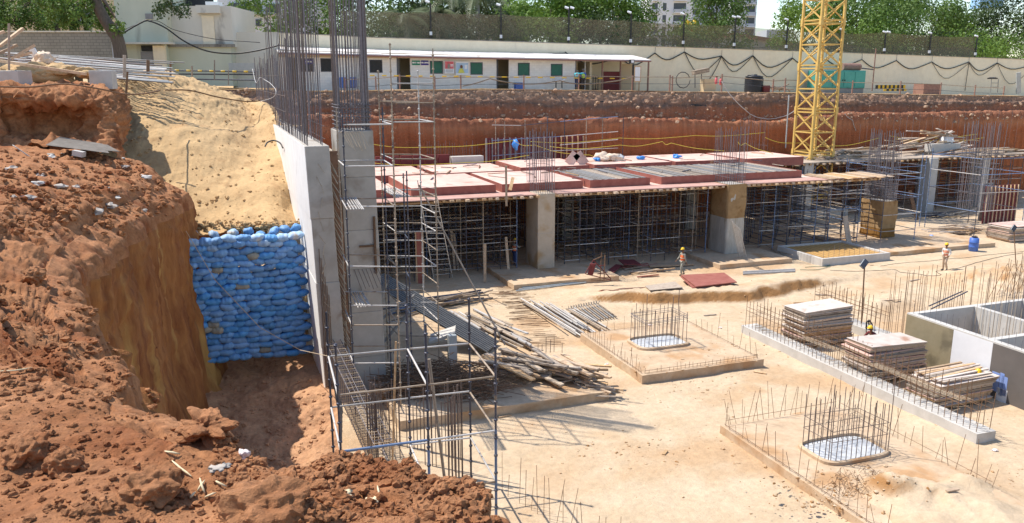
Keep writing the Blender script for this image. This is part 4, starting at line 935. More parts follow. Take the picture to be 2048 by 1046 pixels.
RS = thing('scaffold_tower', 'long light scaffold run standing in front of the red shutter wall behind the deck', 'scaffold', L(us[0], vp-.9, 5))
for i, nn in enumerate(nodes): post('standard', Vector((nn.x, nn.y, 4.9)), Vector((nn.x, nn.y, za[i])), .028, R.choice([M['steel_dark'], M['steel_rusty']]), RS)
for (x0, y0, x1, y1) in ((984, 250, 1042, 251), (1042, 251, 1120, 243), (1120, 243, 1236, 233), (984, 281, 1120, 273), (1120, 273, 1236, 263), (984, 312, 1100, 302), (1100, 302, 1236, 296), (1120, 290, 1236, 279)):
    rod('ledger', PV(x0, y0, vp-.9), PV(x1, y1, vp-.9), .028, R.choice([M['steel_dark'], M['steel_pale'], M['steel_blue']]), RS)
MB().uvb(uof(905, 315, 60.8), uof(968, 315, 60.8), 60.9, 61.6, 5.0, zof(935, 313, 60.8)).build('concrete_kerb', M['concrete_pale'])
tag(bpy.data.objects['concrete_kerb'], 'low grey concrete upstand behind the red trays on the left', 'kerb')
RK = thing('shutter_box', 'row of small red and cream shutter boxes behind the left trays', 'formwork', L(uof(820, 320, 61), 61, 5))
for i in range(6): a = uof(752+i*25, 322, 61.2); b = uof(774+i*25, 322, 61.2); MB().uvb(a, b, 61.2, 61.5, 5, zof(800, 312, 61.2)).build('box_side', M['red_dark'], RK)
forest('starter_bars', 'thin rebar starters in front of the rear cut at the left of the deck', [L(uof(855+i*4.6, 320, 62), 62+R.uniform(-.2, .2)) for i in range(30)], 5.0, lambda p: 7.0+R.uniform(-.5, .3), .011, M['rebar_grey'])
forest('starter_bars', 'rebar starters standing behind the deck in front of the red shutter wall', [L(uof(1005+i*6, 320, 61), 61) for i in range(9)], 5.0, lambda p: 6.8+R.uniform(-.3, .3), .014, M['rebar_grey'])
forest('starter_bars', 'thin rebar starters at the foot of the rear cut right of the crane', [L(uof(1720+i*13, 270, 63), 63) for i in range(25)], 4.0, lambda p: 8.2+R.uniform(-.7, .7), .010, M['rebar_grey'])
# yellow safety ropes
def rope(label, pts, v, r=.02, m='yellow_rope', sag=.15, name='rope', cat='rope', parts=10):
    P = [PV(x, y, v if not isinstance(v, (list, tuple)) else v[i]) for i, (x, y) in enumerate(pts)]; Q = []
    for a, b in zip(P, P[1:]):
        sg = sag*R.uniform(.55, 1.3)
        for k in range(parts): t = k/parts; q = a.lerp(b, t); q.z -= sg*4*t*(1-t)*(1+.25*math.sin(t*5)); Q.append(q)
    Q.append(P[-1]); o = MB().path(Q, r, 5).build(name, M[m], smooth=True); return tag(o, label, cat, None)
rope('yellow safety rope from the deck left end to the hanging blue bag', [(742, 288), (870, 294), (1028, 281)], 61)
rope('yellow safety rope from the blue bag past the bare column rebar to the right', [(1028, 281), (1070, 290), (1180, 310), (1230, 314)], 58)
rope('upper yellow safety rope stretched from the shutter wall across the rear cut', [(1060, 283), (1240, 276), (1390, 271), (1530, 265)], 62)
rope('middle yellow safety rope with knots running towards the wrapped column rebar', [(1100, 293), (1240, 290), (1325, 283), (1342, 286), (1450, 302)], 60)
rope('yellow safety rope from the wrapped column rebar to the crane', [(1476, 284), (1490, 286), (1540, 305), (1600, 318)], 58)
rope('yellow safety rope from the crane to the right hand rebar cage', [(1530, 275), (1600, 286), (1660, 292), (1758, 276)], 61)
rope('yellow safety rope along the left trays up to the bare column rebar', [(745, 326), (930, 325), (1060, 310)], 56)
rope('yellow rope draped over the timber heap on the rear platform', [(1780, 272), (1850, 275), (1955, 268)], 62.4)
rope('second yellow rope draped over the timber heap on the rear platform', [(1790, 278), (1880, 281), (1968, 275)], 62)
mb = MB(); clod(mb, PV(1031, 288, 61), .28, 2, .6, 1.4); tag(mb.build('plastic_bag', M['tarp_blue'], smooth=True), 'bright blue bag hung on the yellow rope in front of the shutter wall', 'bag')
# ---------------------------------------------------------------- footings
def pad(name, label, u0, u1, v0, v1, z1, m, cat='footing'):
    n = 24; mb = MB()
    def f(i, j):
        u = u0+(u1-u0)*i/n; v = v0+(v1-v0)*j/n; p = L(u, v)
        return L(u+.02*fbm(p.x, p.y, 1, 1.5, 2), v+.02*fbm(p.x, p.y, 3, 1.5, 2), z1+.015*fbm(p.x, p.y, 0, 1.2, 3))
    for j in range(n+1):
        for i in range(n+1): mb.v.append(tuple(f(i, j)))
    for j in range(n):
        for i in range(n): mb.f.append((j*(n+1)+i, j*(n+1)+i+1, (j+1)*(n+1)+i+1, (j+1)*(n+1)+i)); mb.m.append(0)
    ring = [(i, 0) for i in range(n)]+[(n, j) for j in range(n)]+[(i, n) for i in range(n, 0, -1)]+[(0, j) for j in range(n, 0, -1)]
    k = len(mb.v)
    for (i, j) in ring: p = f(i, j); mb.v.append((p.x, p.y, -.3))
    for q in range(len(ring)):
        a = ring[q]; b = ring[(q+1) % len(ring)]; mb.f.append((k+q, k+(q+1) % len(ring), b[1]*(n+1)+b[0], a[1]*(n+1)+a[0])); mb.m.append(0)
    o = mb.build(name, m); return tag(o, label, cat)
pad('footing', 'square tan concrete footing in the centre, its front edge cleanly cast', 15.5, 21.3, 27.35, 33.25, .36, M['pad_dust'])
F2 = pad('footing', 'dusty tan footing at the bottom right, partly buried in soil', 15.75, 20.75, 12, 22.3, .3, M['pad_dust'])
pad('footing', 'tan footing under the timber heap, its front edge facing the camera', 5.4, 13.5, 26.3, 31.2, .36, M['pad_dust'])
pad('footing', 'footing under the bare concrete column', 15.8, 22.6, 43.1, 49.5, .3, M['pad_dust'])
pad('footing', 'footing under the hessian and plastic wrapped column', 30.0, 35.6, 43.5, 49.5, .3, M['pad_dust'])
pad('footing', 'long low footing edge in front of the short wet hessian column', 42.4, 53.0, 42.9, 49.8, .28, M['pad_dust'])
BX = thing('raised_footing', 'pale concrete edged footing filled with orange shuttering and a rebar mat', 'footing', L(39, 42, 0))
for a in ((36.7, 42.3, 41.9, 42.1), (36.7, 36.9, 42.1, 46.3), (42.1, 42.3, 42.1, 46.3), (36.7, 42.3, 46.3, 46.5)): MB().uvb(*a, -.2, .52).build('kerb', M['concrete_pale'], BX, bevel=.02)
MB().uvb(36.9, 42.1, 42.1, 46.3, -.2, .40).build('infill', mat('orange_ply', (.46, .26, .08), (.54, .33, .12), 1.5, (.40, .24, .12), .8, .6, rough=.8), BX)
for i in range(12): rod('mat_bar', L(37.1+i*.42, 42.2, .47), L(37.1+i*.42, 46.2, .47), .010, M['rebar_rust'], BX, 4)
for i in range(12): rod('starter', L(37.0+i*.42, 42.2, .4), L(37.0+i*.42, 42.2, 1.3+R.uniform(-.2, .2)), .009, M['rebar_grey'], BX, 4)
# pedestals
def pedestal(label, u0, u1, v0, v1, z):
    t = thing('pedestal_kerb', label, 'kerb', L(u0, v0, z)); mb = MB(); pts = []; n = 28; cu, cv = (u0+u1)/2, (v0+v1)/2; hu, hv = (u1-u0)/2, (v1-v0)/2
    def sq(t_, s): c, s_ = math.cos(t_), math.sin(t_); return (cu+s*hu*math.copysign(abs(c)**.45, c), cv+s*hv*math.copysign(abs(s_)**.45, s_))
    for k in range(n):
        a = 2*math.pi*k/n; b = 2*math.pi*(k+1)/n; A0, A1, B0, B1 = sq(a, 1), sq(a, 1.09), sq(b, 1), sq(b, 1.09)
        mb.hexa([L(*A0, z-.1), L(*A1, z-.1), L(*B1, z-.1), L(*B0, z-.1), L(*A0, z+.13), L(*A1, z+.1), L(*B1, z+.1), L(*B0, z+.13)])
    mb.build('kerb', M['pad_dust'], t)
    mb = MB(); mb.add([L(*sq(2*math.pi*k/n, 1), z+.03) for k in range(n)], [tuple(range(n))]); mb.build('grout', M['grout'], t)
pedestal('low rounded kerb round pale grout at the foot of the centre footing cage', 17.0, 19.4, 30.0, 31.6, .36)
pedestal('low rounded kerb round pale grout at the foot of the bottom right cage', 17.15, 19.6, 18.5, 20.1, .3)
c = cage('rebar_cage', 'rebar cage on the centre footing with a ring of ties near its top', 17.15, 19.25, 30.15, 31.45, .4, 2.0, 11, 5, [1.55, 1.62, 1.7], r=.013, m=M['rebar'], tall=((17.9, 31.4, 2.5), (18.8, 30.2, 2.9), (19.2, 31.3, 2.3)), tiem=M['rebar_grey'])
c = cage('rebar_cage', 'rebar cage on the bottom right footing with two tall corner bars', 17.3, 19.45, 18.65, 19.95, .33, 2.05, 12, 6, [1.0, 1.35], r=.013, m=M['rebar'], tall=((17.25, 18.7, 2.9), (19.5, 18.6, 2.95)))
mb = MB()
for k in range(60):
    u = R.uniform(17.4, 19.4); v = R.uniform(18.7, 19.9); mb.tube(L(u, v, 1.1+R.random()*.3), L(u+R.uniform(-.5, .5), v+R.uniform(-.4, .4), 1.1+R.random()*.3), .007, 4)
tag(mb.build('tie_wire', M['rebar_pale']), 'mesh of pale tie bars hanging inside the bottom right cage', 'wire', kind='stuff')
def spikes(name, label, pts, h0, h1, r=.008, m='rebar_rust', lean=.08, z=0.0, rail=None):
    t = thing(name, label, 'rebar', L(*pts[0], z))
    for (u, v) in pts:
        if R.random() < .1: continue
        h = R.uniform(h0, h1); rod('starter', L(u, v, z), L(u+R.gauss(0, lean)*h, v+R.gauss(0, lean)*h, z+h), r, M[m], t, 4)
    if rail: 
        for zz in rail: rod('rail', L(*pts[0], z+zz), L(*pts[-1], z+zz+.03), r, M[m], t, 4)
    return t
def ln(u0, v0, u1, v1, n): return [(u0+(u1-u0)*i/(n-1), v0+(v1-v0)*i/(n-1)) for i in range(n)]
spikes('starter_bars', 'thin rusty starters along the left edge of the centre footing', ln(15.6, 27.6, 15.6, 33.1, 24), .3, 1.0, z=.3, rail=[.12])
spikes('starter_bars', 'thin rusty starters along the front edge of the centre footing', ln(15.7, 27.5, 21.1, 27.5, 30), .15, .35, z=.33, rail=[.06, .16])
spikes('starter_bars', 'thin rusty starters along the right edge of the centre footing', ln(21.15, 27.6, 21.15, 33.1, 14), .3, 1.3, z=.3, rail=[.12])
spikes('starter_bars', 'thin rusty starters along the back edge of the centre footing', ln(15.8, 33.1, 21.0, 33.1, 12), .3, 1.0, z=.3, rail=[.1])
spikes('starter_bars', 'leaning rusty starters along the left edge of the bottom right footing', ln(15.85, 13.5, 15.85, 22.2, 26), .3, 1.2, z=.25, rail=[.1], lean=.12)
spikes('starter_bars', 'leaning rusty starters along the back edge of the bottom right footing', ln(15.9, 22.2, 20.6, 22.2, 22), .4, 1.4, z=.25, rail=[.25], lean=.14)
spikes('starter_bars', 'leaning rusty starters along the right edge of the bottom right footing', ln(20.65, 15.8, 20.65, 22.1, 26), .4, 1.6, z=.25, rail=[.25], lean=.12)
spikes('starter_bars', 'row of rusty starters beside the pale slab at the bottom of the picture', ln(7.3, 20.9, 9.4, 15.4, 24), .6, 1.5, z=0, lean=.05)
for i, (x, y, l, a, m_) in enumerate(((1010, 832, .5, .4, 'wood'), (1120, 742, .8, -.2, 'wood_grey'), (1180, 600, 1.2, .3, 'wood_grey'), (1330, 905, .35, 1.1, 'wood'), (1420, 630, .7, .3, 'wood_grey'), (1520, 745, .5, -.5, 'wood'), (1600, 605, .8, .2, 'wood'), (1650, 590, 1.0, -.3, 'wood_grey'), (1780, 600, 1.1, .1, 'wood'), (1830, 560, .9, .5, 'wood_grey'), (1905, 980, .4, .3, 'wood'))):
    p = GG(x, y, .03); d = Vector((math.cos(a), math.sin(a), 0))*l/2; tag(MB().beam(p-d, p+d, .1, .04).build('wood_scrap', M[m_]), f'small scrap of wood lying alone on the open floor, {nth(i+1)} from the left', 'scrap', 'wood scraps on the open floor')
for i, (x, y) in enumerate(((1122, 757), (1213, 728), (1300, 650), (1440, 655), (1590, 870), (1990, 900))):
    p = GG(x, y, .03); mb = MB(); clod(mb, p, .09, 2, .9, .35); tag(mb.build('paper_scrap', M['litter']), f'white paper scrap lying on the open floor, {nth(i+1)} from the left', 'litter', 'paper scraps on the open floor')
pad('footing', 'pale slab edge at the bottom beside the blue scaffold post', 3.0, 7.3, 16.0, 20.9, .06, M['floor'], 'slab')
# foreground starter cage near the scaffold tower and ladder-like beam cage
gA = UV(G(742, 930)); gB = UV(G(926, 965))
T = thing('rebar_cage', 'column starter rebar seen through the nearest scaffold tower, with two thick bar bundles', 'rebar cage', L(gA[0], gA[1], 0))
q0 = G(745, 905); q1 = G(925, 948)
for i in range(26):
    t = i/25; base = q0.lerp(q1, t)+Vector((0, R.choice([0, .9, .9]), 0)); hh = zat(800, 778+R.uniform(-25, 50), base)
    rod('rebar', base, Vector((base.x, base.y, hh)), .016, M['rebar'], T, 6)
for px in (739, 744, 749, 753, 757, 898, 905, 912, 918, 925):
    base = G(px, 930 if px < 800 else 955); rod('thick_bar', base, Vector((base.x+R.uniform(-.02, .02), base.y, zat(px, 765+R.uniform(-8, 35), base))), .026, M['rebar'], T, 6)
BC = thing('beam_cage', 'ladder like beam reinforcement cage running from the pier towards the mound', 'rebar cage', L(3.9, 26, 0))
k0, k1 = L(3.75, 30.0, 2.35), L(4.25, 23.2, 1.1)
for (dx, dz) in ((-.28, 0), (0, .03), (.28, 0), (-.28, -1.0), (.28, -1.0)): rod('long_bar', k0+L(dx, 0, dz), k1+L(dx, 0, dz), .014, M['rebar_grey'], BC, 5)
for i in range(46):
    t = i/45; c = k0.lerp(k1, t); mb = MB(); q = [c+L(-.3, 0, .015), c+L(.3, 0, .015), c+L(.3, 0, -1.05), c+L(-.3, 0, -1.05)]
    for j in range(4): mb.tube(q[j], q[(j+1) % 4], .012, 4)
    mb.build('stirrup', M['rebar_pale'] if i % 2 else M['rebar_grey'], BC)
forest('starter_bars', 'thin dark starters between the beam cage and the nearest scaffold tower', [L(4.45+R.random()*.5, 24+i*.32, 0) for i in range(18)], 0, lambda p: 1.6+R.uniform(-.5, .5), .010, M['rebar'])
# strip footing with starter bars, and its return
SF = pad('footing', 'long narrow pale concrete strip footing running past the plywood stacks', 23.3, 24.15, 18.6, 31.75, .38, M['concrete_pale'])
def strip(label, us_, v0, v1, n, z, h, r=.012, rails=(.75, .95), m='rebar_rust', stir=True):
    t = thing('strip_cage', label, 'rebar cage', L(us_[0], v0, z))
    for u in us_:
        for i in range(n):
            v = v0+(v1-v0)*i/(n-1); hh = h+R.uniform(-.2, .2); rod('starter', L(u, v, z-.02), L(u+R.gauss(0, .02), v+R.gauss(0, .03), z+hh), r, M[m], t, 5)
        for zz in rails: rod('rail', L(u, v0, z+zz+R.uniform(-.03, .03)), L(u, v1, z+zz+R.uniform(-.03, .03)), r*.9, M[m], t, 4)
    mb = MB()
    if stir:
        for i in range(n*2):
            v = v0+(v1-v0)*R.random(); zz = z+R.choice([.12, .25, .5, .75]); mb.tube(L(us_[0], v, zz), L(us_[-1], v+R.uniform(-.15, .15), zz+R.uniform(-.04, .04)), .008, 4)
        tag(mb.build('cross_tie', M['rebar_pale'], t), kind='stuff')
strip('double row of rust brown starter bars tied along the long strip footing', [23.42, 24.03], 18.75, 31.6, 50, .38, 1.3)
for i in range(5): tag(rod('rebar', L(23.9+i*.07, 19.6+R.random()*.5, 1.0+.02*i), L(23.55+i*.09, 27.5+R.random(), .9), .011, M['rebar_pale'], None, 5), f'long pale bar lying in the strip cage, {nth(i+1)} from its left', 'rebar', 'pale bars lying in the strip cage')
pad('footing', 'short pale return of the strip footing behind the first plywood stack', 28.35, 29.15, 28.2, 33.0, .40, M['concrete_pale'])
strip('starter bars on the short return footing behind the first plywood stack', [28.45, 29.0], 28.4, 32.8, 17, .4, 1.4, m='rebar_rust')
# tank
TK = thing('concrete_tank', 'open concrete water tank, outer face part raw, part white, part dark grey', 'tank', L(29, 20, 0))
zt2 = 2.18; u0, v1 = 27.45, 25.95
MB().uvb(u0, u0+.28, 6, v1, -2.5, zt2).build('outer_wall', M['concrete_pale'], TK)
e = .012
for a, b, m_ in ((23.55, v1+.001, 'concrete_tan'), (21.75, 23.54, 'paint_white'), (6, 21.74, 'paint_grey')): MB().uvb(u0-e, u0-.001, a, b, -2.5, zt2-.06).build('wall_coat', M[m_], TK)
for (a, b, z0, z1, m_) in ((21.3, 21.62, .3, 1.05, 'paint_blue'), (20.95, 21.2, .25, 1.0, 'paint_blue'), (20.9, 21.35, -.1, .5, 'paint_white'), (21.1, 21.28, .2, 1.1, 'paint_blue')):
    MB().uvb(u0-e-.006, u0-e-.001, a, b, z0, z1).build('paint_patch', M[m_], TK)
MB().uvb(u0+.28, 36, v1-.25, v1, -1, zt2-.003).build('outer_wall', M['concrete_pale'], TK)
MB().uvb(31.0, 31.25, 8, v1-.25, -1, zt2-.006).build('dividing_wall', M['concrete_pale'], TK)
MB().uvb(33.9, 34.15, 8, v1-.25, -1, zt2+.003).build('outer_wall', M['concrete_pale'], TK)
MB().uvb(u0+.28, 31.0, 21.9, 22.15, -1, zt2-.009).build('dividing_wall', M['concrete_pale'], TK)
MB().uvb(31.25, 33.9, 20.5, 20.75, -1, zt2-.009).build('dividing_wall', M['concrete_pale'], TK)
# excavated trench in front of the tank stays at floor level; tank bars
forest('starter_bars', 'thin bars standing along the near wall of the concrete tank', [L(u0+.12, 12+i*.28, zt2) for i in range(50)], zt2-.05, lambda p: zt2+.35+R.random()*.25, .007, M['rebar_grey'])
forest('starter_bars', 'dense row of bars standing behind the concrete tank', [L(27.6+i*.16+R.uniform(-.04, .04), 27.2+R.uniform(-.2, .25)+i*.01, 0) for i in range(62)], 0, lambda p: 3.2+R.uniform(-.5, .6), .010, M['rebar_rust'])
forest('starter_bars', 'bars rising inside the concrete tank', [L(30.85+R.uniform(-.1, .1), 20+i*.2, 0) for i in range(28)], 0, lambda p: zt2+.7+R.uniform(-.2, .3), .010, M['rebar_pale'])
forest('starter_bars', 'bars rising in the far bay of the concrete tank', [L(31.6+i*.16, 24.9+R.uniform(-.1, .1), 0) for i in range(14)], 0, lambda p: zt2+.9+R.uniform(-.2, .3), .010, M['rebar_grey'])
# heap of bent mesh by the right edge
mb = MB()
for i in range(5):
    p = GG(1975+i*13, 600); mb.path([p, p+Vector((1.2, .6, 1.9)), p+Vector((2.0, .4, .3))], .014, 4)
tag(mb.build('bent_bars', M['rebar_rust']), 'bent bars leaning together at the right edge behind the tank', 'rebar')
tag(rod('pipe', D(1862, 618, 35.5), D(1935, 583, 37), .03, M['steel_dark'], None), 'lower of two dark pipes leaning across the bars behind the tank', 'pipe')
tag(rod('pipe', D(1858, 612, 35.7), D(1924, 583, 37), .03, M['steel_dark'], None), 'upper of two dark pipes leaning across the bars behind the tank', 'pipe')
# plywood stacks: every framed board is a thing
def stack(name, cu, cv, su, sv, z0, hs, who, tilt=.02, dz=.11, top='ply_top', bearer=True):
    z = z0
    if bearer:
        for i, o in enumerate((-.35, .35)):
            tag(MB().uvb(cu+o*su-.05, cu+o*su+.05, cv-sv/2-.05, cv+sv/2+.05, z0-.3, z0+.02).build('bearer', M['wood']), f"{'left' if i == 0 else 'right'} timber bearer under {who}", 'timber', 'bearers under the board stacks')
    n = len(hs)
    for i, h in enumerate(hs):
        a = R.uniform(-.035, .035); du, dv = R.uniform(-.09, .09), R.uniform(-.07, .07); su_, sv_ = su*R.uniform(.96, 1.03), sv*R.uniform(.95, 1.03)
        t = thing('shutter_board', f"{nth(n-i)+' board from the top' if i < n-1 else 'topmost board'} of {who}", 'plywood board', L(cu+du, cv+dv, z), 'boards in '+who)
        tl = R.uniform(-tilt, tilt); tv = R.uniform(-tilt, tilt)
        def X(x, y, zz): return L(cu+du+x*math.cos(a)-y*math.sin(a), cv+dv+x*math.sin(a)+y*math.cos(a), zz+x*tl+y*tv)
        def bxx(x0, x1, y0, y1, z0_, z1_): return MB().hexa([X(x0, y0, z0_), X(x1, y0, z0_), X(x1, y1, z0_), X(x0, y1, z0_), X(x0, y0, z1_), X(x1, y0, z1_), X(x1, y1, z1_), X(x0, y1, z1_)])
        bxx(-su_/2, su_/2, -sv_/2, sv_/2, z+h-.022, z+h).build('face_sheet', M[top if i == n-1 else R.choice(['ply_top', 'wood_grey', 'red_top'])], t)
        fm = M[R.choice(['ply_edge', 'wood_grey', 'ply_edge', 'wood'])]
        bxx(-su_/2+.03, su_/2-.03, -sv_/2+.02, -sv_/2+.07, z+.006, z+h-.024).build('frame', fm, t); bxx(-su_/2+.03, su_/2-.03, sv_/2-.07, sv_/2-.02, z+.006, z+h-.024).build('frame', fm, t)
        bxx(-su_/2+.03, -su_/2+.08, -sv_/2+.072, sv_/2-.072, z+.006, z+h-.024).build('frame', fm, t); bxx(su_/2-.08, su_/2-.03, -sv_/2+.072, sv_/2-.072, z+.006, z+h-.024).build('frame', fm, t)
        z += h+R.uniform(.004, .02)
    return z
hh = [.11, .13, .12, .11, .14, .12, .11, .13, .12, .12, .13, .12]
stack('s', 25.85, 29.5, 2.75, 1.55, .12, hh, 'the farthest left plywood stack behind the strip footing', .03)
stack('s', 25.35, 24.85, 2.9, 1.5, .12, hh[:11], 'the middle plywood stack behind the strip footing', .03)
stack('s', 25.7, 21.9, 2.9, 1.4, .1, hh[:7], 'the nearest plank covered stack behind the strip footing', .02)
for i in range(11):
    a = R.uniform(-.08, .08); v_ = 21.25+i*.125; p = L(24.3+R.uniform(-.1, .3), v_, 1.10+.015*(i % 3)); q = L(27.0+R.uniform(-.2, .5), v_+R.uniform(-.12, .2), 1.12+.02*(i % 4))
    mb = MB().beam(p, q, .11, .05); tag(mb.build('plank', M[R.choice(['wood', 'wood_grey', 'ply_top'])]), f'loose plank on top of the nearest stack behind the strip footing, {nth(i+1)} from its front', 'plank', 'loose planks on the nearest stack')
for i, (a, b) in enumerate((((1975, 758), (2012, 772)), ((1965, 775), (2008, 792)), ((1955, 765), (1990, 786)))):
    tag(MB().beam(G(*a, .1), G(*b, .1), .12, .1).build('plank', M['wood']), f'timber lying by the right end of the nearest stack, {nth(i+1)} of three from the back', 'plank', 'timbers by the nearest stack')
stack('s', gE[0]+.4, 44.6, 3.5, 2.0, .06, [.14]*3+[.12]*5, 'the big board stack by the blue barrel', .012, top='red_top')
# barrel
BR = thing('barrel', 'blue plastic barrel standing beside the board stack on the right', 'barrel', GG(1946, 502))
MB().lathe(BR.location, [(.27, 0), (.30, .03), (.31, .3), (.325, .32), (.31, .34), (.315, .62), (.33, .64), (.315, .66), (.30, .93), (.24, .95), (.0, .95)], 24).build('drum', M['plastic_blue'], BR, smooth=True)
mb = MB(); clod(mb, BR.location+Vector((0, 0, 1.02)), .16, 2, .6, .5); mb.build('lid_rag', M['cloth_dark'], BR)
mb = MB(); clod(mb, GG(1862, 478)+Vector((0, 0, .12)), .28, 3, .8, .55); tag(mb.build('plastic_sheet', M['tarp_blue'], smooth=True), 'crumpled bright blue plastic sheet lying on the ground behind the walking worker', 'sheet')
# tall red and purple panels at right
PN = thing('wall_shutter', 'tall dark red shutter panel with yellow upright ribs behind the right board stack', 'formwork', G(2000, 446))
vP = UV(G(2000, 446))[1]
MB().hexa([L(uof(1975, 380, vP), vP+.1, 0), L(uof(2040, 380, vP), vP+.1, 0), L(uof(2040, 380, vP), vP+.2, 0), L(uof(1975, 380, vP), vP+.2, 0), L(uof(1988, 380, vP), vP+.7, 3.1), L(uof(2050, 380, vP), vP+.7, 3.1), L(uof(2050, 380, vP), vP+.8, 3.1), L(uof(1988, 380, vP), vP+.8, 3.1)]).build('panel', M['red_dark'], PN)
for i in range(9):
    a = uof(1977+i*7.6, 380, vP); b = uof(1989+i*7.6, 380, vP); MB().beam(L(a, vP+.03, 0), L(b, vP+.63, 3.1), .07, .08, L(0, -1, 0)).build('rib', M['wood'], PN)
tag(MB().uvb(uof(1962, 400, vP+1.5), uof(1983, 400, vP+1.5), vP+1.5, vP+1.6, 0, 3.2).build('wall_shutter', M['sheet_grey']), 'plain dark panel standing left of the ribbed red shutter', 'formwork')
tag(MB().beam(G(1834, 440), G(1820, 440)+Vector((0, .6, 2.5)), .35, .06, L(0, -1, 0)).build('shutter_board', M['rebar_rust']), 'narrow rusty red board leaning in the scaffold left of the pale rear column', 'board')
# ---------------------------------------------------------------- loose materials on the floor
def pile(win, n, length, w, h, ang, dang, zmax, names, label, grp, cat, tube_r=None, seed=1, on=0.0):
    rr = random.Random(seed); (ax, ay), (bx, by) = win; a = GG(ax, ay); b = GG(bx, by)
    its = []
    for i in range(n):
        t = rr.random(); c = a.lerp(b, t)+Vector((rr.gauss(0, .25), rr.gauss(0, .25), 0)); z = on+zmax*(i/n)*(1-abs(t-.5)*1.2)+.05
        th = ang+rr.gauss(0, dang); l2 = length*rr.uniform(.55, 1.1)/2; d = Vector((math.cos(th)*l2, math.sin(th)*l2, rr.gauss(0, .05)*l2)); g0 = gh(c.x, c.y)
        p = Vector((c.x, c.y, g0+z))-d; q = Vector((c.x, c.y, g0+z))+d
        for e in (p, q): e.z = max(e.z, gh(e.x, e.y)+.03+on*.9)
        its.append((z, p, q))
    its.sort(key=lambda e: -e[0])
    for i, (z, p, q) in enumerate(its):
        nm, m_ = rr.choice(names)
        if tube_r: o = rod(nm, p, q, tube_r*rr.uniform(.8, 1.15), M[m_], None, 7)
        else: o = MB().beam(p, q, w*rr.uniform(.7, 1.2), h*rr.uniform(.7, 1.2)).build(nm, M[m_])
        tag(o, label.replace('#', nth(i+1)), cat, grp)
def dirang(a, b): p, q = G(*a), G(*b); return math.atan2(q.y-p.y, q.x-p.x)
aD = dirang((940, 725), (1190, 785))
pile(((1000, 768), (1165, 770)), 60, 3.4, .2, .07, aD, .3, .95, [('plank', 'wood'), ('plank', 'wood_grey'), ('plank', 'wood'), ('plank', 'wood'), ('plank', 'ply_edge')], 'plank in the big timber heap on the near footing, # from the top', 'planks in the big timber heap', 'plank', seed=3, on=.36)
pile(((1120, 775), (1215, 800)), 24, 1.5, .09, .05, aD+.3, .4, .4, [('timber_offcut', 'wood'), ('timber_offcut', 'wood_grey')], 'short offcut at the right tip of the big timber heap, # from the top', 'offcuts at the tip of the timber heap', 'offcut', seed=4, on=.2)
aP = dirang((1040, 605), (1180, 700))
rr = random.Random(5)
for i in range(30):       # steel tubes laid side by side
    t = i/29; a = GG(1038, 607).lerp(GG(1150, 618), t); ln_ = rr.uniform(5.2, 6.4) if t < .35 else rr.uniform(3.6, 4.6); d = Vector((math.cos(aP+.04*rr.gauss(0, 1)), math.sin(aP+.03*rr.gauss(0, 1)), 0))*ln_; a = a+Vector((0, -.9*t, .05+rr.random()*.28))
    tag(rod('scaffold_tube', a, a+d, .036, M['steel_pale' if rr.random() < .7 else 'steel_rusty'], None, 8), f'pale tube in the fan of tubes left of the centre footing, {nth(i+1)} from the left', 'tube', 'tubes fanned out left of the centre footing')
for i in range(12):
    a = GG(1140+i*5, 622-i*1.0)+Vector((0, 0, .12)); d = Vector((math.cos(aP-.1), math.sin(aP-.1), 0))*2.6
    p = thing('adjustable_prop', f'short U headed prop in the row left of the centre footing, {nth(i+1)} from left', 'prop', a, 'props with U heads left of the centre footing')
    rod('shaft', a, a+d, .035, M['steel_rusty' if i % 2 else 'sheet_grey'], p, 7); MB().path([a+Vector((-.1, 0, .16)), a+Vector((-.07, 0, .02)), a+Vector((.07, 0, .02)), a+Vector((.1, 0, .16))], .02, 4).build('u_head', M['sheet_grey'], p)
aQ = dirang((905, 625), (1055, 712))
pile(((925, 650), (1020, 672)), 30, 3.8, .12, .06, aQ, .05, .7, [('plank', 'wood_grey'), ('plank', 'ply_edge'), ('plank', 'steel_pale')], 'long plank in the pile left of the short rust bars, # from the top', 'long planks and channels stacked left of the rust bars', 'plank', seed=8)
pile(((1005, 670), (1045, 700)), 16, 2.6, .1, .06, aQ, .04, .5, [('plank', 'wood_grey'), ('plank', 'steel_pale')], 'grey batten at the near end of the plank pile, # from the top', 'grey battens at the end of the plank pile', 'batten', seed=9)
pile(((900, 660), (945, 655)), 14, 1.7, .1, .05, aQ+.25, .1, .35, [('plank', 'wood'), ('plank', 'wood_grey')], 'short light plank left of the plank pile, # from the top', 'short light planks beside the plank pile', 'plank', seed=10)
aR = dirang((800, 625), (935, 600))
pile(((840, 622), (925, 605)), 30, 4.2, .1, .06, aR, .07, .7, [('pole', 'steel_rusty'), ('pole', 'steel_blue'), ('pole', 'wood_grey'), ('pole', 'steel_dark')], 'pole in the pile behind the fallen steel girder, # from the top', 'poles piled behind the steel girder', 'pole', tube_r=.045, seed=11)
pile(((1010, 578), (1100, 690)), 70, 1.5, 0, 0, AA*.4, .12, .06, [('short_bar', 'rebar_rust')], 'short rusty bar between the plank pile and the tubes, # from the top', 'short rust bars lying in a strip', 'bar', tube_r=.012, seed=12)
for px, py in ((1085, 698), (1092, 703), (1099, 700), (1107, 705), (1112, 697), (1080, 708)): pass
spikes('starter_bars', 'few upright short bars standing just above the big timber heap', [UV(G(1076+i*8, 716)) for i in range(7)], .6, 1.0, z=0, r=.014, m='rebar', lean=.02)
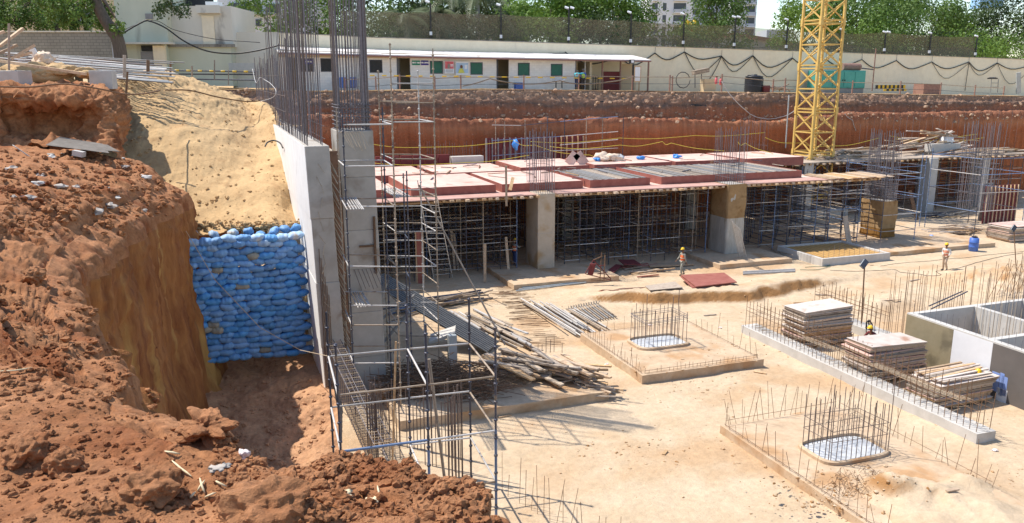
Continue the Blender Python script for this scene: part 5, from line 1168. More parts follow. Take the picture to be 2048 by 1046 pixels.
# rust bar tangle
mb = MB(); rr = random.Random(20)
for i in range(420):
    c = G(rr.uniform(775, 1000), rr.uniform(745, 800), .4); z = .38+rr.random()*.75*(1-abs(c.x+2.2)/4.5); th = rr.gauss(.1, .6); l = rr.uniform(.3, 1.3); d = Vector((math.cos(th)*l, math.sin(th)*l, rr.gauss(0, .12)))
    p = Vector((c.x, c.y, max(z, .38))); mb.path([p-d, p+Vector((rr.gauss(0, .05), rr.gauss(0, .05), rr.gauss(0, .06))), p+d], .013, 4)
tag(mb.build('scrap_rebar', M['rebar_rust']), 'tangle of rust brown scrap bars left of the timber heap', 'scrap rebar', kind='stuff')
pile(((800, 790), (870, 765)), 12, 3.0, .12, .08, dirang((760, 800), (880, 760)), .1, .3, [('timber', 'wood_grey'), ('timber', 'wood')], 'grey timber lying behind the nearest scaffold tower beside the scrap bars, # from the top', 'timbers beside the scrap bars', 'timber', seed=13, on=.36)
mb = MB()
for i in range(60):
    p = G(1700+rr.uniform(-40, 60), 960+rr.uniform(-15, 35), .33); th = rr.uniform(0, 3.1); l = rr.uniform(.15, .6); mb.path([p, p+Vector((math.cos(th)*l*.5, math.sin(th)*l*.5, .1+rr.random()*.15)), p+Vector((math.cos(th)*l, math.sin(th)*l, 0))], .006, 4)
tag(mb.build('tie_wire', M['rebar_rust']), 'snarl of thin wire on the soil in front of the bottom right cage', 'wire', kind='stuff')
# soil heaped over the bottom right footing and clods on the floor
mb = MB(); rr = random.Random(21)
for i in range(520):
    p = G(1690+rr.gauss(0, 75), 985+rr.gauss(0, 26), .28); clod(mb, Vector((p.x, p.y, max(.30, gh(p.x, p.y)))), rr.uniform(.02, .09)*rr.random()**1.5, 1, .7, .6)
tag(mb.build('soil_clods', M['floor']), 'tan soil clods spread over the bottom right footing', 'clods', kind='stuff')
mb = MB()
for i in range(1500):
    if rr.random() < .22: px, py = rr.uniform(1000, 2048), rr.uniform(560, 1045)
    else: px, py = rr.choice([(1380, 770), (1560, 900), (1250, 900), (1880, 700), (1980, 960), (1480, 700), (1600, 640), (1700, 600)]); px += rr.gauss(0, 75); py += rr.gauss(0, 20)
    p = G(px, py); u_, v_ = UV(p); p.z = gh(p.x, p.y)
    if 15.3 < u_ < 21.4 and 27.2 < v_ < 33.4: p.z = .36
    clod(mb, p, .010+.06*rr.random()**4, 1, .7, .6)
tag(mb.build('soil_crumbs', M['floor']), 'tan soil crumbs and pebbles scattered across the excavation floor', 'clods', kind='stuff')
for px, py, lab, s in ((1565, 560, 0, 0),): pass
# steel girder and its stand
def girder():
    t = thing('steel_girder', 'long dark ribbed steel girder sloping down to the ground right of the pier', 'girder', G(980, 690))
    p0 = D(752, 556, 37.0); p1 = G(985, 695, .12); d = (p1-p0).normalized(); side = d.cross(Vector((0, 0, 1))).normalized(); up = side.cross(d)
    w = 1.5; mb = MB(); mb.beam(p0, p1, w, .05, up); mb.build('plate', M['girder_grey'], t)
    for k in range(9):
        o = side*(-w/2+w*k/8)+up*.04; MB().beam(p0+o, p1+o, .125, .05, up).build('rib', M['girder_grey'], t)
    for k in range(3):
        c = p0.lerp(p1, .3+.25*k); 
    for (x0, y0, x1, y1) in ((758, 600, 775, 560), (760, 640, 830, 590), (762, 690, 830, 610)):
        MB().beam(D(x0, y0, 34), D(x1, y1, 34.5), .16, .08).build('brace', M['sheet_grey'], t)
    return t
girder()
q = GG(905, 730); t = thing('steel_box', 'grey green steel box post standing under the sloping girder', 'steel box', q)
MB().beam(q, q+Vector((0, 0, 1.35)), .35, .3).build('post', M['galv'], t); 
mb = MB(); mb.hexa([q+Vector(a) for a in ((-1.0, .1, .9), (.1, .1, 1.25), (.1, .9, 1.35), (-1.0, .9, 1.0), (-1.0, .1, 1.0), (.1, .1, 1.42), (.1, .9, 1.5), (-1.0, .9, 1.1))]); mb.build('hood', M['concrete_pale'], t)
# red and brown sheets, frames and pipes on the floor
def sheet(name, label, quad, m, th=.04, z=.1, cat='panel'):
    P = []
    for (x, y) in quad: P.append(GG(x, y, z))
    zm = sum(p.z for p in P)/4; P = [Vector((p.x, p.y, .5*p.z+.5*zm+.02)) for p in P]
    return tag(MB().hexa(P+[p+Vector((0, 0, th)) for p in P]).build(name, m), label, cat)
sheet('red_board', 'stack of flat bright red boards lying by the walking worker, on small blocks', [(1392, 570), (1474, 563), (1448, 551), (1362, 556)], M['red_panel'], .05, .22)
sheet('red_board', 'lower red board under the flat bright red boards by the worker', [(1385, 572), (1462, 567), (1440, 553), (1360, 558)], M['red_panel'], .04, .14)
for i, (x, y) in enumerate(((1396, 573), (1450, 566), (1372, 560))): p = GG(x, y); mb = MB(); clod(mb, p+Vector((0, 0, .06)), .13, 2, .4); tag(mb.build('block', M['concrete_pale']), f'small pale block under the red boards, {nth(i+1)} counted from front to back', 'block', 'blocks under the red boards')
sheet('board', 'large pale dusty board lying left of the red boards', [(1212, 590), (1300, 583), (1352, 570), (1240, 574)], M['red_top'], .04, .14)
sheet('board', 'brown board sticking out under the large pale dusty board', [(1195, 588), (1250, 590), (1290, 578), (1205, 579)], M['red_panel'], .04, .08)
sheet('board', 'thin pale board right of the large dusty board', [(1300, 580), (1365, 575), (1350, 569), (1290, 573)], M['wood_grey'], .04, .12)
sheet('board', 'dark red board propped on debris under the deck edge', [(1248, 531), (1282, 530), (1268, 521), (1236, 521)], M['red_dark'], .05, .35)
sheet('board', 'dark red board leaning low beside the rusty frame', [(1208, 548), (1225, 549), (1244, 532), (1232, 530)], M['red_dark'], .05, .2)
sheet('pallet_board', 'brown plank lying in front of the shoring scaffold behind the walking worker', [(1300, 536), (1388, 531), (1386, 527), (1296, 531)], M['wood'], .1, .05)
RF = thing('rusty_frame', 'collapsed dark red steel frame beside the footing of the bare column', 'frame', GG(1195, 560))
for (a, b) in (((1170, 548), (1187, 520)), ((1187, 520), (1222, 558)), ((1187, 520), (1205, 512)), ((1200, 560), (1203, 505)), ((1208, 563), (1210, 510)), ((1195, 548), (1212, 545)), ((1196, 532), (1211, 530)), ((1172, 548), (1222, 560)), ((1182, 560), (1240, 562))):
    Y = 47; rod('bar', D(*a, Y), D(*b, Y+.2), .03, M['rebar_rust'] if R.random() < .5 else M['red_dark'], RF)
MB().hexa([D(1175, 550, 47), D(1186, 550, 47), D(1192, 528, 47), D(1180, 528, 47), D(1175, 549, 47.1), D(1186, 549, 47.1), D(1192, 527, 47.1), D(1180, 527, 47.1)]).build('plate', M['red_dark'], RF)
for i, x in enumerate(sorted(R.uniform(1225, 1300) for _ in range(16))):
    y = R.uniform(536, 556); p = GG(x, y)+Vector((0, 0, .05+R.random()*.1)); th = AA+R.gauss(0, .25); l = R.uniform(.8, 2.2)
    tag(MB().beam(p, p+Vector((math.cos(th)*l, math.sin(th)*l, R.uniform(0, .1))), .12, .05).build('plank', M[R.choice(['wood', 'wood', 'wood_grey', 'red_panel'])]), f'short plank scattered right of the rusty frame, {nth(i+1)} from the left', 'plank', 'planks scattered right of the rusty frame')
for i in range(7): a = GG(1032+i*6, 584-i*2.5)+Vector((0, 0, .07+.02*i)); b = GG(1172-i*5, 567-i*1.2)+Vector((0, 0, .07+.02*i)); tag(rod('pipe', a, b, .045, M['galv'] if i < 3 else M['steel_pale']), f'pale pipe lying in front of the bare column footing, {nth(i+1)} from the front', 'pipe', 'pipes in front of the bare column footing')
for i in range(4): a = GG(1486, 545+i*1.8)+Vector((0, 0, .06)); b = GG(1590, 540+i*1.6)+Vector((0, 0, .06)); tag(rod('pipe', a, b, .05, M['sheet_grey' if i % 2 else 'steel_pale']), f'grey pipe lying in front of the wrapped column footing, {nth(i+1)} from the back', 'pipe', 'pipes in front of the wrapped column footing')
# leaning boards and props round the bare column
for (a, b, w, lb) in (((1018, 548), (1012, 474), .16, 'pale timber board leaning upright left of the worker by the bare column'), ((970, 565), (970, 488), .16, 'pale upright timber prop standing under the deck edge'), ((910, 540), (903, 462), .14, 'pair partner board: left upright plank right of the ladder'), ((917, 541), (908, 466), .12, 'right upright plank just right of the ladder')):
    p = G(*a); tag(MB().beam(p, D(*b, p.y+.5), w, .06, (0, 1, 0)).build('leaning_plank', M['wood']), lb.replace('pair partner board: ', ''), 'plank')
p = G(1012, 470); tag(MB().beam(D(1013, 412, 49.2), D(1012, 332, 49.2), .13, .1, (0, 1, 0)).build('leaning_plank', M['wood']), 'upright brown timber fixed to the deck edge left of the bare column', 'plank')
tag(MB().beam(D(1020, 380, 49.4), D(1026, 355, 50.2), .2, .05, (0, 1, 0)).build('leaning_plank', M['wood']), 'short pale board leaning on the deck edge left of the bare column', 'plank')
RPn = thing('red_panel_post', 'narrow upright red panel with cream edges standing in the tallest scaffold tower', 'formwork', G(842, 568))
p = G(842, 568); q = D(838, 462, p.y); MB().beam(p, q, .34, .05, (0, 1, 0)).build('board', M['red_panel'], RPn)
for s in (-1, 1): MB().beam(p+Vector((s*.21, -.02, 0)), q+Vector((s*.21, -.02, 0)), .07, .1, (0, 1, 0)).build('edge', M['wood'], RPn)
tag(MB().beam(G(1700, 498), D(1690, 432, G(1700, 498).y+.8), .35, .08, (0, 1, 0)).build('leaning_plank', M['wood_grey']), 'grey bundle of boards leaning upright beside the orange filled footing', 'plank')
for i in range(7): a = G(1478+i*2.5, 514, .35); b = D(1462+i*3, 440+i*3, 51.5); tag(rod('scaffold_rod', a, b, .018, M['steel_pale'], None, 5), f'thin rod leaning on the plastic wrap of the middle column, {nth(i+1)} from the left', 'rod', 'rods leaning on the wrapped column')
# right hand piles
pile(((1885, 470), (1950, 460)), 34, 3.0, .14, .05, AA-.25, .25, .6, [('plank', 'wood_grey'), ('plank', 'wood'), ('plank', 'ply_top')], 'plank in the low pile between the short column and the barrel, # from the top', 'planks piled left of the barrel', 'plank', seed=31)
pile(((1850, 434), (1940, 432)), 24, 4.5, 0, 0, AA+.12, .08, .5, [('steel_bar', 'sheet_grey'), ('steel_bar', 'steel_dark')], 'dark bar in the pile in front of the pale rear columns, # from the top', 'dark bars piled before the rear columns', 'bar', tube_r=.04, seed=32)
pile(((1640, 515), (1730, 500)), 10, 2.5, .1, .05, AA, .3, .1, [('plank', 'wood_grey'), ('plank', 'steel_pale')], 'thin strip lying beside the orange filled footing, # from the top', 'strips beside the orange filled footing', 'strip', seed=33)
pile(((1540, 500), (1640, 520)), 16, 3.0, 0, 0, dirang((1560, 490), (1620, 535)), .15, .2, [('tube', 'steel_dark'), ('tube', 'steel_rusty')], 'dark tube on the ground right of the wrapped column, # from the top', 'tubes on the ground right of the wrapped column', 'tube', tube_r=.026, seed=34)
rr = random.Random(40)
def platpile(px0, px1, v, n, l, ang, label, grp, z0=5.0, zm=1.2, seed=1, mats=('wood', 'wood_grey', 'ply_top')):
    rr = random.Random(seed); its = []
    for i in range(n):
        t = rr.random(); px = px0+(px1-px0)*t; u = uof(px, 290, v); z = z0+.05+zm*rr.random()*(1-(2*t-1)**2*.7); th = ang+rr.gauss(0, .16)+AA; ll = l*rr.uniform(.5, 1.1)/2; c = L(u, v+rr.uniform(-1.2, 1.2), z); d = Vector((math.cos(th)*ll, math.sin(th)*ll, rr.gauss(0, .09)*ll)); its.append((z, c-d, c+d))
    its.sort(key=lambda e: -e[0])
    for i, (z, p, q) in enumerate(its): tag(MB().beam(p, q, rr.uniform(.12, .3), rr.uniform(.06, .15)).build('timber', M[rr.choice(mats)]), label.replace('#', nth(i+1)), 'timber', grp)
platpile(1680, 1760, 59.5, 26, 4.5, .12, 'timber piled low on the rear platform by the crane, # from the top', 'timbers on the rear platform right of the crane', seed=51, zm=.7)
platpile(1790, 1930, 60.5, 44, 5, .15, 'timber in the tall heap on the rear platform at the right, # from the top', 'timbers heaped on the rear platform at the right', seed=52, zm=2.0)
platpile(1880, 2040, 58.6, 26, 4.0, .02, 'rough timber along the front edge of the rear platform, # from the top', 'timbers along the rear platform edge', seed=53, zm=.35, mats=('wood', 'rebar_rust', 'wood_grey'))
tag(MB().uvb(uof(1862, 300, 59.2), uof(1920, 300, 59.2), 59.2, 60.0, 5.0, 5.9).build('concrete_beam', M['concrete_pale']), 'grey concrete block beam on the rear platform under the timber heap', 'beam')
mb = MB(); clod(mb, PV(1893, 280, 60), .55, 3, .5, .6); tag(mb.build('cement_sack', M['white'], smooth=True), 'white sack resting on top of the timber heap on the rear platform', 'sack')
# floodlights on poles standing in the pit
def pole_lamp(label, px, py, pt, r=.035, head=True, m='rebar_rust'):
    b = GG(px, py); tp = D(pt[0], pt[1], b.y); t = thing('site_lamp', label, 'flood lamp', b); rod('pole', b, tp, r, M[m], t, 7)
    MB().beam(tp+Vector((-.16, -.05, .02)), tp+Vector((.10, .1, .32)), .26, .12, (0, 1, 0)).build('lamp_head', M['steel_dark'], t)
    MB().beam(tp+Vector((-.20, -.08, .05)), tp+Vector((.04, .05, .33)), .2, .04, (0, 1, 0)).build('lamp_glass', M['galv'], t)
pole_lamp('flood lamp on a thin rusty pole standing between the first two plywood stacks', 1722, 662, (1729, 535))
pole_lamp('flood lamp on a thin pole before the big board stack, right edge', 2032, 532, (2028, 462), .03)
# black crate-like chair and hose, cables on the floor
CH = thing('black_trolley', 'small black tubular frame beside the helmeted man behind the first plywood stack', 'trolley', G(1742, 668))
for (a, b) in (((1733, 668), (1733, 645)), ((1733, 645), (1738, 640)), ((1738, 640), (1744, 648)), ((1744, 648), (1746, 665)), ((1733, 655), (1744, 655)), ((1737, 641), (1740, 666))): rod('frame_tube', D(*a, 37), D(*b, 37.1), .035, M['black'], CH)
def gpath(name, label, pts, r, m, dz=.02, cat='cable'):
    P = [GG(x, y, 0)+Vector((0, 0, dz)) for x, y in pts]; A_ = cr_interp(np.array([tuple(p) for p in P]), 8); Q = []
    for a in A_: Q.append(Vector((a[0], a[1], gh(a[0], a[1])+dz)))
    return tag(MB().path(Q, r, 5).build(name, m, smooth=True), label, cat)
gpath('cable', 'thin dark cable snaking across the floor past the worker in khaki trousers', [(1660, 541), (1720, 543), (1800, 545), (1860, 552), (1882, 550), (1872, 543), (1900, 539), (1960, 524), (2045, 506)], .014, M['black'])
gpath('cable', 'thin dark cable running behind the worker in khaki trousers to the lamp', [(1740, 532), (1800, 527), (1900, 518), (1990, 509), (2048, 503)], .012, M['black'])
gpath('hose', 'green hose coiled at the corner of the orange filled footing', [(1600, 541), (1640, 540), (1660, 532), (1640, 525), (1650, 515), (1668, 520), (1655, 533), (1610, 536)], .018, M['green_shutter'], .05, 'hose')
tag(MB().path([D(372, 462, 30), D(430, 560, 30.2), D(520, 655, 30.4), D(600, 700, 30.2), D(655, 712, 25.5)], .012, 5).build('cable', M['rebar_pale']), 'thin pale cable hanging across the blue sandbag wall to the nearest scaffold', 'cable')
mb = MB()
for k in range(2):
    x = 604+k*8; mb.path([D(x, 588, 33.0), D(x-3, 610, 32.9), D(x-2, 640, 32.9), D(x-6+k*10, 668+k*12, 32.95)], [.10, .12, .10, .05], 7)
tag(mb.build('hessian_rag', M['hessian'], smooth=True), 'brown hessian rag hanging against the right end of the sandbag wall', 'rag')
# litter and bits on the near bank
def litter(px, py, s, m, lb, nm='litter', flat=.25):
    q = sample_surface(BK, px-1, px+1, py-1, py+1, 1)
    if not q: return
    mb = MB(); clod(mb, q[0][0]+Vector((0, 0, s*.2)), s, 3, .9, flat); tag(mb.build(nm, M[m], smooth=True), lb, 'litter')
litter(487, 915, .045, 'litter', 'white crumpled paper scrap standing on the mound', 'paper_scrap', 1.2)
litter(540, 930, .07, 'litter', 'red and white plastic wrapper on the mound below the hole', 'wrapper'); litter(565, 933, .05, 'litter', 'smaller pink wrapper right of the red and white wrapper', 'wrapper')
litter(690, 990, .05, 'litter_tan', 'yellowish crumpled paper on the mound at the bottom', 'paper_scrap'); litter(745, 1003, .05, 'litter_tan', 'torn pale strip on the mound right of the yellowish paper', 'paper_scrap')
litter(440, 935, .045, 'rock_grey', 'flat pale stone on the mound behind the roots', 'stone')
rr = random.Random(60)
for i, (x, y, dx, dy) in enumerate(((345, 925, 38, 30), (330, 905, 30, 5), (395, 985, 15, -22), (410, 998, 22, -10), (380, 1000, 12, -14), (400, 960, 10, 30), (0, 745, 65, -8), (430, 965, 25, 12), (755, 975, 5, 22))):
    pts = []
    for k in range(5):
        t = k/4; q = sample_surface(BK, x+dx*t-.5, x+dx*t+.5, y+dy*t+6*math.sin(t*3)-.5, y+dy*t+6*math.sin(t*3)+.5, 1)
        if q: pts.append(q[0][0]+Vector((0, 0, .012+.02*math.sin(t*3.1))))
    if len(pts) > 2: tag(MB().path(pts, [.004]+[.008]*(len(pts)-2)+[.003], 5).build('dead_root', M['litter_tan'], smooth=True), f"dry pale root lying on the near bank, {nth(i+1)} of nine", 'root', 'dry roots on the near bank')
for i, x in enumerate(sorted(rr.uniform(20, 360) for _ in range(30))):
    y = rr.uniform(305, 430); q = sample_surface(BK, x-1, x+1, y-1, y+1, 1)
    if q: mb = MB(); clod(mb, q[0][0], rr.uniform(.05, .2), 2, .8, .5); tag(mb.build('rubble_stone', M[rr.choice(['rock_grey', 'rock_grey', 'concrete_pale', 'earth'])]), f'broken stone in the rubble on the upper left slope, {nth(i+1)} from the left', 'stone', 'stones in the rubble on the upper left slope')
# corrugated sheets on the ledge
def corr(label, quad, amp=.03, n=26, m='corrugated'):
    a, b, c, d = quad; mb = MB()
    for i in range(n+1):
        t = i/n; o = Vector((0, 0, amp*math.sin(i*math.pi/1.5))); mb.v += [tuple(a.lerp(d, t)+o), tuple(b.lerp(c, t)+o), tuple(a.lerp(d, t)+o-Vector((0, 0, .012))), tuple(b.lerp(c, t)+o-Vector((0, 0, .012)))]
    for i in range(n): k = i*4; mb.f += [(k, k+1, k+5, k+4), (k+2, k+6, k+7, k+3), (k, k+4, k+6, k+2), (k+1, k+3, k+7, k+5)]; mb.m += [0]*4
    return tag(mb.build('corrugated_sheet', M[m]), label, 'roofing sheet')
corr('old corrugated sheet lying on the ledge beside the sand heap', [D(92, 290, 31), D(218, 306, 31.2), D(205, 288, 33.5), D(120, 274, 33.2)])
corr('second old corrugated sheet jutting out over the sand', [D(105, 292, 31.2), D(238, 303, 31.8), D(215, 290, 33), D(140, 282, 33)], .025)
tag(MB().beam(D(148, 305, 31), D(168, 309, 31), .3, .2).build('stone_block', M['concrete_pale']), 'small white block lying in front of the corrugated sheet', 'block')
# ---------------------------------------------------------------- tower crane mast
def crane():
    Y = 72.0; s = 2.35
    base = D(1622, 303, Y); u0, v0 = UV(base); z0, z1 = 0.0, 23.0
    t = thing('tower_crane_mast', 'yellow lattice tower crane mast rising out of the picture', 'tower crane', L(u0+s/2, v0+s/2, 0))
    cs = [(u0, v0), (u0+s, v0), (u0+s, v0+s), (u0, v0+s)]; m = M['yellow_crane']
    for (a, b) in cs: MB().uvb(a-.09, a+.09, b-.09, b+.09, z0, z1).build('mast_leg', m, t)
    z = zof(1640, 42, v0)-16*2.02*1; zs = []
    zt_ = zof(1640, 42, v0); dz = (zof(1640, 42, v0)-zof(1640, 222, v0))/4
    k = 0; z = zt_+2*dz; lv = []
    while z > .5: lv.append((z, k % 2 == 0)); z -= dz; k += 1
    for i, (z, big) in enumerate(lv):
        for j in range(4):
            a, b = cs[j], cs[(j+1) % 4]
            if big:
                for o in (-.14, .14): MB().beam(L(*a, z+o), L(*b, z+o), .10, .10).build('cross_bar', m, t)
            else: MB().beam(L(*a, z), L(*b, z), .10, .10).build('cross_bar', m, t)
            if i+1 < len(lv):
                z2 = lv[i+1][0]; MB().beam(L(*a, z-.15), L(*b, z2+.15), .09, .09).build('diagonal', m, t)
                if i % 2 == j % 2 or True: MB().beam(L(*b, z-.15), L(*a, z2+.15), .09, .09).build('diagonal', m, t)
        if big:
            mb = MB()
            for (a, b) in cs: mb.uvb(a-.13, a+.13, b-.13, b+.13, z-.32, z+.32)
            mb.build('leg_joint', m, t)
    for o in (-.18, .18): rod('ladder_stile', L(u0+s-.5+o, v0+s-.4, 0), L(u0+s-.5+o, v0+s-.4, 22), .03, m, t, 5)
    mb = MB(); z = .5
    while z < 21.5: mb.tube(L(u0+s-.68, v0+s-.4, z), L(u0+s-.32, v0+s-.4, z), .02, 4); z += .3
    tag(mb.build('ladder_rung', m, t), kind='stuff')
    tag(MB().uvb(u0-1.2, u0+s+1.2, v0-1.2, v0+s+1.2, -.2, .7).build('crane_base', M['concrete']), 'grey concrete block at the foot of the yellow crane mast', 'base')
crane()
# ---------------------------------------------------------------- walls with openings
def wall_open(parent, nm, m, v, u0, u1, z0, z1, ops, th=.2):
    # ops (ua, ub, za, zb_); wall pieces around openings
    cuts = sorted(set([u0, u1]+[o[0] for o in ops]+[o[1] for o in ops])); mb = MB()
    for a, b in zip(cuts, cuts[1:]):
        mid = (a+b)/2; here = sorted([(o[2], o[3]) for o in ops if o[0] < mid < o[1]]); z = z0
        for (p, q) in here:
            if p > z+.01: mb.uvb(a, b, v, v+th, z, p)
            z = q
        if z < z1-.01: mb.uvb(a, b, v, v+th, z, z1)
    return mb.build(nm, m, parent)
# site office block
VO = 69.2
zg = lambda u: zb(u)-.05
uL, uR = uof(560, 150, VO), uof(1171, 150, VO)
OF = thing('site_office', 'long low white block site office with green shutters under a pale roof', 'office building', L(uL, VO, 11))
wins = [(602, 626, 118, 142, 'black'), (642, 664, 118, 142, 'black'), (740, 763, 121, 144, 'black'), (861, 884, 123, 146, 'green_shutter'), (942, 964, 126, 148, 'green_shutter'), (1037, 1058, 127, 150, 'green_shutter'), (1103, 1124, 129, 151, 'green_shutter')]
doors = [(793, 820, 109), (993, 1018, 114), (1151, 1171, 117), (570, 590, 104)]
ops = []
for (a, b, c, d, m_) in wins:
    ops.append((uof(a, c, VO), uof(b, c, VO), zof(a, d, VO), zof(a, c, VO)))
for (a, b, c) in doors: ops.append((uof(a, c, VO), uof(b, c, VO), 10.0, zof(a, c, VO)))
ztl, ztr = zof(620, 104, VO), zof(1171, 119, VO)
zt_ = min(ztl, ztr)
wall_open(OF, 'wall', M['wall_white'], VO, uL, uR, 9.9, zt_, ops)
MB().hexa([L(uL, VO, zt_-.01), L(uR, VO, zt_-.01), L(uR, VO+.2, zt_-.01), L(uL, VO+.2, zt_-.01), L(uL, VO, ztl+.15), L(uR, VO, ztr+.1), L(uR, VO+.2, ztr+.1), L(uL, VO+.2, ztl+.15)]).build('upper_wall', M['wall_beige'], OF)  # shade under the eave put into the colour as a beige band
MB().uvb(uL, uR, VO+2.9, VO+3.0, 10, zt_).build('rear_wall', M['wall_beige'], OF)
for i, (a, b, c, d, m_) in enumerate(wins):
    o = ops[i]; f = MB(); e = .06
    f.uvb(o[0]-e, o[0], VO-.02, VO+.1, o[2]-e, o[3]+e); f.uvb(o[1], o[1]+e, VO-.02, VO+.1, o[2]-e, o[3]+e); f.uvb(o[0], o[1], VO-.02, VO+.1, o[3], o[3]+e); f.uvb(o[0], o[1], VO-.02, VO+.1, o[2]-e, o[2])
    w = f.build('window', M['steel_dark'], OF); MB().uvb(o[0]+.01, o[1]-.01, VO+.01, VO+.04, o[2]+.01, o[3]-.01).build('shutter' if m_ != 'black' else 'grille', M[m_], w)
for i, (a, b, c) in enumerate(doors):
    o = ops[len(wins)+i]; MB().uvb(o[0]+.0, o[0]+.07, VO-.04, VO+.16, 10.3, o[3]).build('door_post', M['steel_dark'], OF)
    MB().hexa([L(o[0]+.08, VO+.2, 10.6), L(o[0]+.14, VO+.2, 10.6), L(o[0]+.5, VO+1.0, 10.6), L(o[0]+.44, VO+1.0, 10.6), L(o[0]+.08, VO+.2, o[3]-.05), L(o[0]+.14, VO+.2, o[3]-.05), L(o[0]+.5, VO+1.0, o[3]-.05), L(o[0]+.44, VO+1.0, o[3]-.05)]).build('door', M['sheet_grey'], OF)
# canopy bay at the right end
uE = uof(1298, 150, VO)
for px in (1205, 1241, 1297): a = uof(px, 150, VO); MB().uvb(a-.06, a+.06, VO, VO+.12, 10, zof(px, 121, VO)).build('canopy_post', M['rust_tank'], OF)
a, b = uof(1207, 160, VO+.6), uof(1240, 160, VO+.6); MB().uvb(a, b, VO+.6, VO+.65, 10, zof(1220, 143, VO+.6)).build('maroon_sheet', M['red_dark'], OF)
a, b = uof(1243, 160, VO+1), uof(1266, 160, VO+1); MB().uvb(a, b, VO+1, VO+1.05, 10, zof(1250, 128, VO+1)).build('beige_sheet', M['wall_beige'], OF)
a, b = uof(1171, 150, VO+1), uof(1174, 150, VO+.5); MB().uvb(a, a+.2, VO+.1, VO+2.8, 10, zt_-.2).build('side_wall', M['wall_beige'], OF)
mb = MB()
for i in range(5): x = uof(1176+i*5, 160, VO+1.6); mb.uvb(x, x+.05, VO+1.6, VO+1.65, 10.7, 12.1)
for z in (10.9, 11.4, 11.9): mb.uvb(uof(1176, 160, VO+1.6), uof(1198, 160, VO+1.6), VO+1.66, VO+1.7, z, z+.05)
mb.build('rack', M['steel_dark'], OF)
# roof: sheet sloping down to the front
uRR = uof(1302, 122, 68.5); uLL = uof(556, 100, 68.5)
zf = lambda px, py: zof(px, py, 68.5)
F0, F1, F2 = (uLL, zof(566, 106, 68.5)), (uof(900, 113, 68.5), zof(900, 115, 68.5)), (uRR, zof(1300, 122, 68.5))
def roofpiece(a, b, m, nm, up=.05, lift=0.0):
    k = 5; MB().hexa([L(a[0], 68.5, a[1]+lift), L(b[0], 68.5, b[1]+lift), L(b[0], 72.35, b[1]+.52+lift), L(a[0], 72.35, a[1]+.52+lift), L(a[0], 68.5, a[1]+up+lift), L(b[0], 68.5, b[1]+up+lift), L(b[0], 72.35, b[1]+.52+up+lift), L(a[0], 72.35, a[1]+.52+up+lift)]).build(nm, m, OF)
n = 16
for i in range(n):
    t0, t1 = i/n, (i+1)/n; a = (F0[0]+(F2[0]-F0[0])*t0, 0); b = (F0[0]+(F2[0]-F0[0])*t1, 0)
    za = lerp([F0, F1, F2], a[0]); zc = lerp([F0, F1, F2], b[0]); roofpiece((a[0]+.01, za), (b[0]-.01, zc), M['roof_sheet'], 'roof_sheet', .10, .016*(i % 2))
    MB().hexa([L(a[0], 68.44, za-.09), L(b[0], 68.44, zc-.09), L(b[0], 68.49, zc-.09), L(a[0], 68.49, za-.09), L(a[0], 68.44, za+.02), L(b[0], 68.44, zc+.02), L(b[0], 68.49, zc+.02), L(a[0], 68.49, za+.02)]).build('eave_trim', M['roof_edge'], OF)
def text(body, p, size, m, parent=None, name='lettering', rz=AA):
    cu = bpy.data.curves.new(name, 'FONT'); cu.body = body; cu.size = size; cu.align_x = 'CENTER'; cu.align_y = 'CENTER'; cu.extrude = .004; cu.offset = .012
    o = bpy.data.objects.new(name, cu); C.objects.link(o); cu.materials.append(m); o.rotation_euler = (math.pi/2, 0, rz); S.view_layers[0].update(); me = bpy.data.meshes.new_from_object(o.evaluated_get(bpy.context.evaluated_depsgraph_get())); bpy.data.objects.remove(o); me.name = name
    o = bpy.data.objects.new(name, me); C.objects.link(o); o.rotation_euler = (math.pi/2, 0, rz); o.location = p-(parent.location if parent else Vector((0, 0, 0)))
    if parent: o.parent = parent
    return o
def sign(label, px0, px1, py0, py1, m, body, v=None):
    v = v or VO-.06; a, b = uof(px0, py0, v), uof(px1, py0, v); z0, z1 = zof(px0, py1, v), zof(px0, py0, v)
    t = thing('sign_board', label, 'sign', L((a+b)/2, v, z0)); MB().uvb(a, b, v, v+.04, z0, z1).build('board', M[m], t)
    text(body, L((a+b)/2, v-.012, (z0+z1)/2), (z1-z0)*.42, M['white'], t)
sign('green sign board with white writing on the office wall right of its door', 824, 840, 121, 130, 'sign_green', 'FIRST AID')
sign('dark blue sign board with white writing beside the green one on the office wall', 842, 857, 121, 130, 'sign_blue', 'QA/QC OFFICE' if False else 'SITE OFFICE')
sign('dark blue sign on the office wall seen behind the tall rebar', 608, 625, 119, 128, 'sign_blue', 'OFFICE')
def poster(label, px0, px1, py0, py1, m, parts):
    v = VO-.25; a, b = uof(px0, py0, v), uof(px1, py0, v); z0, z1 = zof(px0, py1, v), zof(px0, py0, v)
    t = thing('poster_board', label, 'poster', L((a+b)/2, v, z0)); MB().uvb(a, b, v, v+.03, z0, z1).build('sheet', M[m], t)
    for k, (x0, x1, y0, y1, mm_) in enumerate(parts): MB().uvb(a+(b-a)*x0, a+(b-a)*x1, v-.010-.003*k, v-.003-.003*k, z0+(z1-z0)*y0, z0+(z1-z0)*y1).build('print', M[mm_], t)
    return t
def fig(t, pts, v, m):  # flat printed figure
    n = len(pts); P = [L(u, v, z) for u, z in pts]+[L(u, v+.002, z) for u, z in pts]; MB().add(P, [tuple(range(n)), tuple(range(n, 2*n))[::-1]]+[(i, (i+1) % n, n+(i+1) % n, n+i) for i in range(n)]).build('print', m, t)
